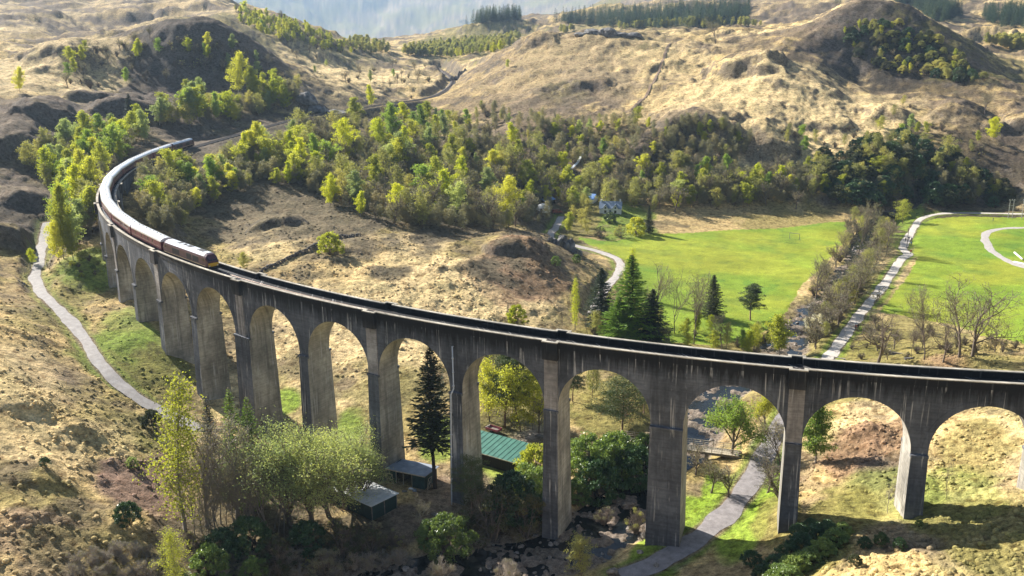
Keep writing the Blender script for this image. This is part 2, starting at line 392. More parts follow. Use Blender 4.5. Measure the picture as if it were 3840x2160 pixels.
# small-scale relief ---------------------------------------------------------------
far = sstep(250, 900, RR)
warp = (fbm(X/90, Y/90, 3, 3) - 0.5)
relief = (fbm(X/70, Y/70, 21, 5) - 0.5) * (2.6 + 10 * far) * sstep(60, 200, RR)
ridg = 1 - np.abs(2 * fbm(X/45 + warp*2, Y/45 - warp, 40, 4) - 1)
relief += (ridg - 0.72) * (1.2 + 6.0 * far) * sstep(80, 260, RR)
knob = np.clip(fbm(X/17 + warp*3, Y/17, 52, 4) - 0.46, 0, 1)
relief += knob * (2.0 + 4.0 * far) * sstep(90, 240, RR) * np.clip(2.6 * fbm(X/95, Y/95, 57, 2) - 0.8, 0, 1)
big = sstep(900, 1500, RR)
relief += (1 - np.abs(2 * fbm(X/420, Y/420, 61, 5) - 1) - 0.75) * (24 * big + 90 * sstep(6000, 7200, RR))
flat = sstep(-26.5, -29.0, Z_base) * sstep(700, 500, RR)         # valley floor is level
hummock = lumps(X/3.1 + warp, Y/3.1, 5) * 0.62 + lumps(X/1.25, Y/1.25 + warp, 9) * 0.50 * sstep(360, 200, RR) + lumps(X/7.5, Y/7.5, 2) * 1.25 * sstep(80, 180, RR)
clod = np.clip(fbm(X/14, Y/14, 77, 3) * 2.2 - 0.55, 0, 1.3)
rough = hummock * clod + (fbm(X/2.2, Y/2.2, 88, 3) - 0.5) * 0.8
Z = Z_base + relief * (1 - 0.97 * flat) + rough * (1 - 0.93 * flat) * (0.75 + 0.5 * far)
ph_ = (Z + (fbm(X/16, Y/16, 91, 3) - 0.5) * 5) / 1.9; ph_ = ph_ - np.floor(ph_)      # sheep-track terracettes on the slopes
Z += (sstep(0, 0.55, ph_) - ph_) * 0.75 * (1 - flat) * sstep(0.42, 0.6, fbm(X/60, Y/60, 93, 2)) * sstep(180, 330, RR) * sstep(1300, 900, RR)
# knolls with a steep near face: (x, y of the foot, width in picture units, height m, depth m)
for mx, my, mw, mh, md in ((1865,212,210,11,60),(1480,235,150,6,40),(1750,372,240,9,45),(2060,345,150,4,30),(2230,320,130,5,35),(2420,305,120,4,35),(1400,355,120,4,25),(1640,420,140,7,25),(1950,420,120,6,25),
    (330,300,170,7,35),(120,330,140,7,35),(60,420,160,8,35),(90,540,130,6,25),(40,640,120,6,22),(230,255,120,5,30),(480,330,90,3,20),(140,150,160,5,60),(330,60,240,7,120),(520,30,200,7,120),(80,60,200,7,120),(740,120,140,8,60),(820,165,120,5,50),
    (640,430,160,5,25),(860,370,170,6,30),(1000,450,170,5,25),(1180,400,170,6,30),(1290,480,130,5,22),(760,290,190,7,30),(1300,655,170,3.5,20),(700,575,150,2.5,14),(880,640,140,1.5,12),(1150,690,140,1.5,12),
    (2600,350,160,8,40),(1120,200,40,6,30),(1350,130,120,6,60),(1250,90,200,14,160),(1500,50,220,16,160),(1750,40,200,16,160),(2480,110,150,12,90),(2300,1060,140,2.0,9),(2180,1120,120,1.6,8),(2400,940,150,2.2,9),(120,1240,160,0.9,9),(60,1060,150,1.2,10),(220,1120,120,0.8,7)):
    mp = cast0(mx, my); md_ = mp - CAM; mr = math.hypot(md_[0], md_[1]); ux, uy = md_[0] / mr, md_[1] / mr; mm_ = mw * mr / FD / 2
    i0, i1 = np.searchsorted(RRC, mr - 12), np.searchsorted(RRC, mr + md * 2.2); j0, j1 = np.searchsorted(GA, math.atan2(-md_[0], md_[1]) - mw / FD), np.searchsorted(GA, math.atan2(-md_[0], md_[1]) + mw / FD)
    sx_ = X[i0:i1, j0:j1]; sy_ = Y[i0:i1, j0:j1]; wv = (fbm(sx_/9, sy_/9, 71, 3) - 0.5) * 0.7
    u_ = ((sx_ - mp[0]) * uy - (sy_ - mp[1]) * ux) / mm_ + wv; v_ = ((sx_ - mp[0]) * ux + (sy_ - mp[1]) * uy) / md + wv * 0.25 + 0.18 * u_ * u_
    Z[i0:i1, j0:j1] += mh * np.clip(1 - u_ * u_, 0, 1) ** 0.8 * sstep(0, 0.26, v_) * (1 - sstep(0.35, 1.6, v_))
# keep the ground below the railway ------------------------------------------------
TRACK = [arc(s, 0, -1.1) for s in range(-90, 345, 6)]
tail = [at_r(735, 299.5, 488), at_r(840, 281, 530), at_r(960, 262, 585), at_r(1075, 245, 630), at_r(1120, 226, 690), at_r(1139, 205, 770), at_r(1128, 188, 840), at_r(1100, 170, 960)]
TAILZ = [9.3, 10.1, 11.2, 12.0, 13.4, 15.2, 17.0, 19.5]
tail = [np.array([p[0], p[1], p[2]]) for p in tail]
TRACKL = smooth_z(smooth_line(TRACK + tail, 2.0), 25)
dt, _ = dist_poly(X, Y, [(p[0], p[1]) for p in smooth_line([arc(s, 0, 0) for s in range(276, 345, 6)] + tail, 6.0)])
tz = np.zeros_like(Z); tb = np.full(Z.shape, 1e9)
sel = dt < 16
idx = np.argwhere(sel)
tp = TRACKL[::2]
for c0 in range(0, len(idx), 4000):
    ii = idx[c0:c0+4000]; dx = X[ii[:,0], ii[:,1]][:,None] - tp[None,:,0]; dy = Y[ii[:,0], ii[:,1]][:,None] - tp[None,:,1]
    m = (dx*dx + dy*dy).argmin(1); tz[ii[:,0], ii[:,1]] = tp[m, 2]
Z = np.where(sel, Z + (tz - 0.55 - Z) * sstep(10, 3.2, dt), Z)
# beneath the viaduct the ground stays under the arches
# paths are level across ------------------------------------------------------------
PATHD = {}
for k, (L, hw) in LINES.items():
    d, al = dist_poly(X, Y, [(p[0], p[1]) for p in L[::3]])
    PATHD[k] = d
    sel = d < hw + 4; idx = np.argwhere(sel); zz = np.zeros_like(Z)
    for c0 in range(0, len(idx), 4000):
        ii = idx[c0:c0+4000]; dx = X[ii[:,0], ii[:,1]][:,None] - L[None,:,0]; dy = Y[ii[:,0], ii[:,1]][:,None] - L[None,:,1]
        zz[ii[:,0], ii[:,1]] = L[(dx*dx + dy*dy).argmin(1), 2]
    Z = np.where(sel, Z + (zz - Z) * sstep(hw + 3.5, hw + 0.3, d), Z)
# river channel ----------------------------------------------------------------------
dr, _ = dist_poly(X, Y, [(p[0], p[1]) for p in RIVL[::2]])
sel = dr < 26; idx = np.argwhere(sel); rz = np.zeros_like(Z); rw = np.full(Z.shape, 4.0)
for c0 in range(0, len(idx), 4000):
    ii = idx[c0:c0+4000]; dx = X[ii[:,0], ii[:,1]][:,None] - RIVL[None,:,0]; dy = Y[ii[:,0], ii[:,1]][:,None] - RIVL[None,:,1]
    m = (dx*dx + dy*dy).argmin(1); rz[ii[:,0], ii[:,1]] = RIVL[m, 2]; rw[ii[:,0], ii[:,1]] = RIVL[m, 3]
bed = rz - 0.22 + (fbm(X/2.6, Y/2.6, 140, 3) - 0.5) * 1.5 + lumps(X/1.3, Y/1.3, 33) * 0.4
edge = dr + (fbm(X/9, Y/9, 150, 2) - 0.5) * 5
Z = np.where(sel, np.minimum(Z, bed) + (Z - np.minimum(Z, bed)) * sstep(rw * 0.95, rw + 4.5, edge), Z)
in_river = np.where(sel, sstep(rw + 2.2, rw + 0.2, edge), 0.0)

def Hxy(x, y):
    a, l = azl(np.asarray(x, float), np.asarray(y, float))
    return bil(Z, GL, GA, l, a)
def H(x, y): return float(Hxy(np.array([x]), np.array([y]))[0])
def cast(x, y): return cast_raw(x, y, Z)
def wpoly(pp): return [tuple(cast(x, y)[:2]) for x, y in pp]
def inside(px, py, poly):
    r = np.zeros(px.shape, bool); m = len(poly)
    for i in range(m):
        (x0, y0), (x1, y1) = poly[i], poly[(i+1) % m]
        c = ((y0 > py) != (y1 > py)) & (px < (x1 - x0) * (py - y0) / (y1 - y0 + 1e-12) + x0); r ^= c
    return r
# ------------------------------------------------------------------ materials
def nodes(name):
    m = bpy.data.materials.new(name); m.use_nodes = True
    nt = m.node_tree; b = nt.nodes['Principled BSDF']; return m, nt, b
def N(nt, t, **k):
    n_ = nt.nodes.new('ShaderNode' + t)
    for a, v in k.items():
        if a.startswith('i_'): n_.inputs[a[2:].replace('_', ' ')].default_value = v
        else: setattr(n_, a, v)
    return n_
def noise_tex(nt, vec, scale, detail=4, rough=0.55, dist=0.0):
    t = N(nt, 'TexNoise'); t.inputs['Scale'].default_value = scale; t.inputs['Detail'].default_value = detail
    t.inputs['Roughness'].default_value = rough; t.inputs['Distortion'].default_value = dist
    if vec is not None: nt.links.new(vec, t.inputs['Vector'])
    return t.outputs[0]
def ramp(nt, fac, stops):
    r_ = N(nt, 'ValToRGB'); e = r_.color_ramp.elements
    while len(e) < len(stops): e.new(0.5)
    for i, (p, c) in enumerate(stops):
        e[i].position = p; e[i].color = (*c, 1) if len(c) == 3 else c
    nt.links.new(fac, r_.inputs[0]); return r_.outputs[0]
def mixc(nt, fac, a, b, mode='MIX'):
    m_ = N(nt, 'Mix', data_type='RGBA', blend_type=mode)
    for s_, v in ((0, fac), (6, a), (7, b)):
        if hasattr(v, 'node'): nt.links.new(v, m_.inputs[s_])
        elif s_ == 0: m_.inputs[0].default_value = v
        else: m_.inputs[s_].default_value = (*v, 1)
    return m_.outputs[2]
def math_(nt, op, a, b=None, clamp=False):
    m_ = N(nt, 'Math', operation=op, use_clamp=clamp)
    for i, v in enumerate((a, b)):
        if v is None: continue
        if hasattr(v, 'node'): nt.links.new(v, m_.inputs[i])
        else: m_.inputs[i].default_value = v
    return m_.outputs[0]
def bump(nt, b, h, strength=0.5, dist=0.1):
    n_ = N(nt, 'Bump'); n_.inputs['Strength'].default_value = strength; n_.inputs['Distance'].default_value = dist
    nt.links.new(h, n_.inputs['Height']); nt.links.new(n_.outputs[0], b.inputs['Normal'])
def spec(b, v): b.inputs['Specular IOR Level'].default_value = v
def plain(name, col, rough=0.7, var=0.25, scale=3.0, metal=0.0, bmp=0.0, sp=0.3, coord='Object', col2=None, detail=4):
    m, nt, b = nodes(name)
    tc = N(nt, 'TexCoord'); f = noise_tex(nt, tc.outputs[coord], scale, detail)
    lo = tuple(c * (1 - var) for c in col) if col2 is None else col2; hi = tuple(min(1, c * (1 + var)) for c in col)
    nt.links.new(ramp(nt, f, [(0.3, lo), (0.7, hi)]), b.inputs['Base Color'])
    b.inputs['Roughness'].default_value = rough; b.inputs['Metallic'].default_value = metal; spec(b, sp)
    if bmp: bump(nt, b, noise_tex(nt, tc.outputs[coord], scale * 4, 3), 0.6, bmp)
    return m

def ground_mat(name, bmp=0.5, contrast=1.0, fine=1.0):
    m, nt, b = nodes(name)
    at = N(nt, 'Attribute', attribute_name='soil'); geo = N(nt, 'NewGeometry'); p = geo.outputs['Position']
    n1 = noise_tex(nt, p, 0.9 * fine, 5, 0.62); n2 = noise_tex(nt, p, 0.13, 4, 0.6); n3 = noise_tex(nt, p, 4.0 * fine, 3, 0.6)
    lo = 1 - 0.5 * contrast; hi = 1 + 0.45 * contrast
    g1 = ramp(nt, n1, [(0.3, (lo, lo, lo * 0.98)), (0.7, (hi, hi, hi))])
    g2 = ramp(nt, n2, [(0.32, (0.80, 0.80, 0.74)), (0.68, (1.16, 1.10, 1.06))])
    g3 = ramp(nt, n3, [(0.3, (0.62, 0.62, 0.60)), (0.7, (1.36, 1.36, 1.36))])
    g4 = ramp(nt, noise_tex(nt, p, 0.42 * fine, 6, 0.68), [(0.36, (1 - 0.48 * contrast, 1 - 0.54 * contrast, 1 - 0.60 * contrast)), (0.48, (1.06, 1.06, 1.06))])
    c = mixc(nt, 1.0, at.outputs['Color'], g1, 'MULTIPLY'); c = mixc(nt, 1.0, c, g4, 'MULTIPLY'); c = mixc(nt, 1.0, c, g2, 'MULTIPLY'); c = mixc(nt, 1.0, c, g3, 'MULTIPLY')
    nt.links.new(c, b.inputs['Base Color']); b.inputs['Roughness'].default_value = 0.95; spec(b, 0.12)
    h = math_(nt, 'ADD', n1, math_(nt, 'MULTIPLY', n3, 0.35)); bump(nt, b, h, bmp, 0.8)
    return m

# ------------------------------------------------------------------ what grows where
SOIL = dict(straw=(0.56, 0.415, 0.19), pale=(0.69, 0.535, 0.285), olive=(0.19, 0.175, 0.05), green=(0.17, 0.24, 0.035), lush=(0.20, 0.30, 0.03),
            heather=(0.135, 0.105, 0.082), bracken=(0.27, 0.17, 0.105), dark=(0.045, 0.038, 0.028), rock=(0.125, 0.108, 0.092), floor=(0.13, 0.108, 0.07),
            earth=(0.22, 0.165, 0.12), gravel=(0.40, 0.35, 0.31), stone=(0.24, 0.20, 0.165), field=(0.175, 0.26, 0.028), mauve=(0.25, 0.165, 0.125))
SOIL = {k: np.array(v) for k, v in SOIL.items()}
col = np.empty(Z.shape + (3,)); col[:] = SOIL['straw']
def blend(w, kind):
    global col
    w = np.clip(w, 0, 1)[..., None]; col = col * (1 - w) + SOIL[kind] * w
gz_l, gz_a = np.gradient(Z); slope = np.hypot(gz_l / np.gradient(RRC)[:, None], gz_a / (np.gradient(GA)[None, :] * RR))
n_a = fbm(X/38, Y/38, 201, 4); n_b = fbm(X/13, Y/13, 207, 4); n_c = fbm(X/120, Y/120, 211, 3); n_d = fbm(X/5, Y/5, 219, 3)
blend(sstep(0.45, 0.65, n_a) * 0.8, 'pale')
blend(sstep(0.50, 0.66, n_b) * 0.55 * sstep(700, 250, RR), 'olive')
blend(sstep(0.50, 0.58, fbm(X/30 + 40, Y/22, 233, 5)) * 0.8 * sstep(280, 480, RR), 'heather')
blend(sstep(0.53, 0.60, fbm(X/11 + 4, Y/11, 237, 5)) * 0.55 * sstep(150, 420, RR), 'dark')
blend(sstep(0.52, 0.62, fbm(X/7 + 4, Y/7, 241, 4)) * 0.45 * sstep(420, 200, RR), 'heather')
blend(sstep(0.55, 0.7, n_d) * 0.35, 'heather')
def blob(x, y, rad, kind, w=1.0, asp=1.0, seed=0):
    """a patch of ground cover round the spot seen at (x, y); rad in picture units across, asp = depth / width"""
    p = cast(x, y); d = p - CAM; r = math.hypot(d[0], d[1]); ux, uy = d[0] / r, d[1] / r; m = rad * r / FD
    a0 = math.atan2(-d[0], d[1]); e = 2.0 * rad / FD; i0, i1 = np.searchsorted(RRC, r - 2.0 * m * asp), np.searchsorted(RRC, r + 2.0 * m * asp); j0, j1 = np.searchsorted(GA, a0 - e), np.searchsorted(GA, a0 + e); S_ = np.s_[i0:i1, j0:j1]
    u = ((X[S_] - p[0]) * uy - (Y[S_] - p[1]) * ux) / m; v = ((X[S_] - p[0]) * ux + (Y[S_] - p[1]) * uy) / (m * asp)
    q = np.sqrt(u*u + v*v) + (n_b[S_] - 0.5) * 1.3 + (n_d[S_] - 0.5) * 0.5
    k_ = (sstep(1.15, 0.75, q) * w)[..., None]; col[S_] = col[S_] * (1 - k_) + SOIL[kind] * k_
for b_ in [
 # green flushes round the viaduct's left piers and along the tracks
 (215,690,95,'green',.85,1.5),(330,820,70,'green',.7,2),(300,900,90,'green',.75,2),(380,880,70,'green',.8,2),(430,960,80,'olive',.8,2),(330,970,70,'olive',.7,2),(180,745,60,'olive',.6,2),
 (720,1010,60,'lush',.9,1.5),(880,1080,60,'green',.9,2),(1000,1000,130,'olive',.55,1.5),(1250,900,150,'olive',.6,2),(1110,1110,60,'green',.9,2),(1250,1200,70,'lush',.8,2),
 (130,800,70,'olive',.6,2),(330,1080,90,'olive',.6,1.5),(60,1000,130,'straw',.6,1.5),(120,950,90,'heather',.55,1.5),(150,1100,120,'straw',.6,1),
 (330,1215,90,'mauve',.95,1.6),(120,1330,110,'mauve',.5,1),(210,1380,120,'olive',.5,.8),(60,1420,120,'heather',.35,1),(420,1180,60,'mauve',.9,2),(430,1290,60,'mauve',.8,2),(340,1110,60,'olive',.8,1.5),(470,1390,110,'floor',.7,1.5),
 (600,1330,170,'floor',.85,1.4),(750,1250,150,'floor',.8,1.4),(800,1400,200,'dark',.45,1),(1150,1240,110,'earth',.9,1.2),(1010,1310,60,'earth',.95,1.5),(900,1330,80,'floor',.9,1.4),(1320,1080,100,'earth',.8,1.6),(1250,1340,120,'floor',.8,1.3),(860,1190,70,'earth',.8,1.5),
 (1000,690,260,'pale',.75,1.6),(700,610,140,'pale',.7,1.6),(1250,740,160,'pale',.7,1.6),(850,640,150,'straw',.7,1.6),(620,560,90,'pale',.6,1.6),(60,950,140,'pale',.5,1.4),(100,1120,110,'pale',.5,1.2),(280,1100,90,'pale',.4,1.3),
 # bracken and heath
 (1330,640,110,'bracken',.85,2),(1250,690,90,'bracken',.5,2),(1420,640,50,'heather',.7,2),(2150,1130,90,'bracken',.9,2),(2230,1170,70,'heather',.7,2),(2250,1090,80,'bracken',.8,2),(2400,1080,100,'straw',.7,2),(2450,1130,90,'olive',.6,2),
 (2370,910,110,'bracken',.75,2),(2500,920,110,'olive',.6,2),(2250,1230,120,'green',.5,1.5),(2400,1250,120,'green',.55,1.5),(2120,1290,80,'olive',.9,2),(2300,1360,130,'heather',.55,1.2),(2250,1420,120,'straw',.9,1),(2500,1400,140,'olive',.75,1.2),(2480,1310,140,'olive',.7,1.2),(2060,1400,90,'olive',.9,1.5),
 (1990,1180,70,'earth',.6,2),(1790,1240,45,'lush',.95,4),(1740,1290,60,'lush',.95,3),(1930,1230,40,'lush',.95,4),(1850,1330,60,'lush',.9,3),(1640,1400,60,'lush',.9,3),(1960,1290,50,'olive',.8,3),
 (1945,1120,60,'gravel',.95,2.2),(1960,1085,40,'gravel',.9,2),(1700,1385,40,'gravel',.8,2),(1330,1075,70,'gravel',.8,1.5),
 # woodland floor
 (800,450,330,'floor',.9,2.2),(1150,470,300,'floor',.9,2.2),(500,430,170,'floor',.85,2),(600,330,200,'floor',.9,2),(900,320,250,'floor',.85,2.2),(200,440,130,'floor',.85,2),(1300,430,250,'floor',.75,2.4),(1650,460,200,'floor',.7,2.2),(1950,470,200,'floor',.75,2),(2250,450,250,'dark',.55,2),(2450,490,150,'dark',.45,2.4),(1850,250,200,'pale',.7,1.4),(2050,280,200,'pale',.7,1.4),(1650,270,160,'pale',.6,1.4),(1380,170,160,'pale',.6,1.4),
 (1900,545,260,'straw',.75,2.5),(1990,560,120,'olive',.6,3),(1480,545,70,'olive',.8,3),(1580,560,70,'green',.9,3),(2160,640,50,'olive',.9,4),(2200,720,50,'olive',.9,4),(2250,600,40,'green',.9,4),(2290,560,40,'green',.9,4),
 (2060,880,150,'olive',.8,2.5),(1800,880,200,'olive',.7,2.2),(2300,870,160,'olive',.75,2.2),(1560,860,150,'olive',.8,2),(1330,980,150,'olive',.85,2),(1550,1010,130,'olive',.85,2),(1260,1060,50,'dark',.4,2),
 # heather on the knoll and the left hill; dark on the knoll paints shade
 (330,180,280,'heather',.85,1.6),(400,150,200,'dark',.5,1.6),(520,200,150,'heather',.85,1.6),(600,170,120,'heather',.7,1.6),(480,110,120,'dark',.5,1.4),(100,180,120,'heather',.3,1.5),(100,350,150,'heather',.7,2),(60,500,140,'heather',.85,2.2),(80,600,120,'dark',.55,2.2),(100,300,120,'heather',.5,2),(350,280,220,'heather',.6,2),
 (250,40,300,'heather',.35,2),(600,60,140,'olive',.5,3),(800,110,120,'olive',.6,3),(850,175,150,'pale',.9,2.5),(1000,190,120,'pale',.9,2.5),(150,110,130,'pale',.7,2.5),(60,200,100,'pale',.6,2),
 # the tan hill; dark patches on the peak paint in its shaded face
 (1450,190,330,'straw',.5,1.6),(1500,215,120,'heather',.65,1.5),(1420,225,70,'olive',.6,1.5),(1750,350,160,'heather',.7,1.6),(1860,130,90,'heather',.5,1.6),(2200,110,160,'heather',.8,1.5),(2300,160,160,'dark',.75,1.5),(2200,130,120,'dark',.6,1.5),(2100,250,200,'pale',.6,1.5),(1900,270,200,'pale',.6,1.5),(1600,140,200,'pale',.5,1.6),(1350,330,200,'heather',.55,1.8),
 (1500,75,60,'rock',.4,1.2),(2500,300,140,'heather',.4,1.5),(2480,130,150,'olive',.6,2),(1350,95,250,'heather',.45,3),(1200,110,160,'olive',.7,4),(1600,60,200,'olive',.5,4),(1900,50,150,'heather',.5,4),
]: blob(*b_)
# far mountains: forest and heath
blend(sstep(1400, 1900, RR) * 0.7, 'heather')
blend(sstep(1900, 2600, RR) * sstep(0.4, 0.6, n_c) * 0.8, 'olive')
# bare rock where it is steep
blend(sstep(0.55, 0.85, slope + (n_d - 0.5) * 0.7) * 0.75 * sstep(200, 300, RR), 'rock')
blend(np.maximum(sstep(0.55, 0.95, n_b) * 0.0, in_river), 'stone')
for k, d in PATHD.items():
    hw = LINES[k][1]
    blend(sstep(hw + 2.6, hw + 0.4, d + (n_d - 0.5) * 2.5) * (0.9 if k != 'hill_track' else 0.55), 'green' if k != 'riverside_path' else 'field')
    blend(sstep(hw + 0.9, hw - 0.3, d + (n_d - 0.5) * 0.8), 'earth')

# the two mown meadows ----------------------------------------------------------------
MEADOWS = {
 'playing_field': [(1448,597),(1530,608),(1600,597),(1650,588),(1750,585),(1850,577),(1950,575),(2000,570),(2060,562),(2125,558),(2132,600),(2100,640),(2050,690),(2012,722),(1995,760),(1965,800),(1900,850),(1800,868),(1660,862),(1605,805),(1592,745),(1585,690),(1572,655),(1520,628),(1470,612)],
 'riverside_meadow': [(2322,560),(2350,550),(2420,545),(2576,546),(2720,552),(2720,900),(2576,868),(2480,845),(2400,818),(2290,800),(2215,785),(2250,735),(2290,690),(2306,650),(2296,630),(2300,600)],
}
wig = 2.4 * (n_d - 0.5)
fx = (X[:-1,:-1] + X[1:,1:]) / 2; fy = (Y[:-1,:-1] + Y[1:,1:]) / 2; fz = (Z[:-1,:-1] + Z[1:,1:]) / 2
part_of = np.zeros(fx.shape, np.int8)
for i, (k, pp) in enumerate(MEADOWS.items()):
    w_ = wpoly(pp); m_ = inside(fx + wig[:-1,:-1], fy + wig[1:,1:], w_) & (in_river[:-1,:-1] < 0.1)
    part_of[m_] = i + 1
    mv = inside(X + wig, Y + wig, w_)
    fcol = SOIL['field'] * (0.70 + 0.40 * n_b[..., None] + 0.2 * n_d[..., None]) + np.array([0.07, 0.02, 0.004]) * sstep(0.45, 0.72, n_a)[..., None] - np.array([0.05, 0.04, 0]) * sstep(0.58, 0.7, fbm(X/9, Y/9, 259, 4))[..., None]
    col[mv] = fcol[mv]
rb = (in_river[:-1,:-1] > 0.5)
part_of[rb] = 3
grid = np.arange(NL * NA).reshape(NL, NA)
quads = np.stack([grid[:-1,:-1], grid[:-1,1:], grid[1:,1:], grid[1:,:-1]], -1)
VV = np.stack([X, Y, Z], -1).reshape(-1, 3); CC = col.reshape(-1, 3)
M_HILL = ground_mat('rough_grass_and_heath', 0.75); M_FIELD = ground_mat('mown_grass', 0.12, 0.25, 0.7); M_BED = ground_mat('river_stones', 0.8, 1.0, 1.6)
for pid, nm, mt in ((0, 'terrain', M_HILL), (1, 'playing_field', M_FIELD), (2, 'riverside_meadow', M_FIELD), (3, 'river_bed', M_BED)):
    Q = quads[part_of == pid]
    used = np.zeros(NL * NA, bool); used[Q.ravel()] = True; remap = np.cumsum(used) - 1
    o = obj(nm, mesh_np(nm, VV[used], remap[Q][:, ::-1], mt, True, col={'soil': CC[used]}))
    o['kind'] = 'structure'

# ------------------------------------------------------------------ paths, river
def ribbon(name, L, hw, mat, lift=0.07, jag=0.55, seed=0):
    t = np.gradient(L[:, :2], axis=0); t /= np.linalg.norm(t, axis=1)[:, None]; nn = np.stack([-t[:, 1], t[:, 0]], 1); m = len(L); V = []; uv = []
    al = np.concatenate([[0], np.cumsum(np.linalg.norm(np.diff(L[:, :2], axis=0), axis=1))])
    wl = hw * (1 + jag * (fbm(al/6, al*0 + seed, 301, 3) - 0.5) * 1.4); wr = hw * (1 + jag * (fbm(al/6, al*0 + seed + 9, 305, 3) - 0.5) * 1.4)
    for q in (-1, -0.5, 0, 0.5, 1):
        off = np.where(q < 0, q * wl, q * wr); p = L[:, :2] + nn * off[:, None]
        z = Hxy(p[:, 0], p[:, 1]); z = np.maximum(z, 0.5 * z + 0.5 * np.maximum(np.append(z[0], z[:-1]), np.append(z[1:], z[-1]))) + lift - (0.05 if abs(q) == 1 else 0)
        V.append(np.column_stack([p, z])); uv.append(np.column_stack([off, al]))
    V = np.concatenate(V); uv = np.concatenate(uv); F = []
    for a in range(4):
        i = np.arange(m - 1); F.append(np.stack([a*m+i, a*m+i+1, (a+1)*m+i+1, (a+1)*m+i], 1))
    o = obj(name, mesh_np(name, V, np.concatenate(F)[:, ::-1], mat, True, uv)); o['kind'] = 'structure'; return o
def gravel_mat(name, c1, c2, tracks=0.0):
    m, nt, b = nodes(name); geo = N(nt, 'NewGeometry'); p = geo.outputs['Position']
    f = noise_tex(nt, p, 0.8, 5, 0.65); g = noise_tex(nt, p, 9.0, 3, 0.7)
    c = ramp(nt, f, [(0.3, c1), (0.7, c2)]); c = mixc(nt, 0.6, c, ramp(nt, g, [(0.3, (0.6,)*3), (0.7, (1.3,)*3)]), 'MULTIPLY')
    nt.links.new(c, b.inputs['Base Color']); b.inputs['Roughness'].default_value = 0.93; spec(b, 0.2); bump(nt, b, g, 0.5, 0.06); return m
M_TRACK = gravel_mat('grey_gravel', (0.30, 0.27, 0.25), (0.46, 0.43, 0.40)); M_PALE = gravel_mat('pale_gravel', (0.44, 0.395, 0.335), (0.62, 0.565, 0.495)); M_ROAD = gravel_mat('worn_tarmac', (0.20, 0.18, 0.175), (0.34, 0.31, 0.30)); M_DRIVE = gravel_mat('drive_gravel', (0.34, 0.30, 0.27), (0.50, 0.46, 0.42))
for k, m_ in (('hill_track', M_TRACK), ('valley_road', M_ROAD), ('riverside_path', M_PALE), ('loop_path', M_DRIVE), ('cottage_drive', M_DRIVE)):
    ribbon(k, LINES[k][0], LINES[k][1], m_)
m, nt, b = nodes('peaty_water'); geo = N(nt, 'NewGeometry')
b.inputs['Base Color'].default_value = (0.012, 0.014, 0.014, 1); b.inputs['Roughness'].default_value = 0.08; b.inputs['IOR'].default_value = 1.33
h = noise_tex(nt, geo.outputs['Position'], 1.6, 4, 0.6, 0.6); bump(nt, b, h, 0.35, 0.12)
M_WATER = m
wl = RIVL[:, 3] + 3.0
t_ = np.gradient(RIVL[:, :2], axis=0); t_ /= np.linalg.norm(t_, axis=1)[:, None]; nn = np.stack([-t_[:, 1], t_[:, 0]], 1)
Vw = np.concatenate([np.column_stack([RIVL[:, :2] + nn * (q * wl)[:, None], RIVL[:, 2] - 0.02]) for q in (-1, 0, 1)]); mm = len(RIVL); i = np.arange(mm - 1)
o = obj('river', mesh_np('river', Vw, np.concatenate([np.stack([a*mm+i, (a+1)*mm+i, (a+1)*mm+i+1, a*mm+i+1], 1) for a in (0, 1)]), M_WATER, True)); o['kind'] = 'structure'
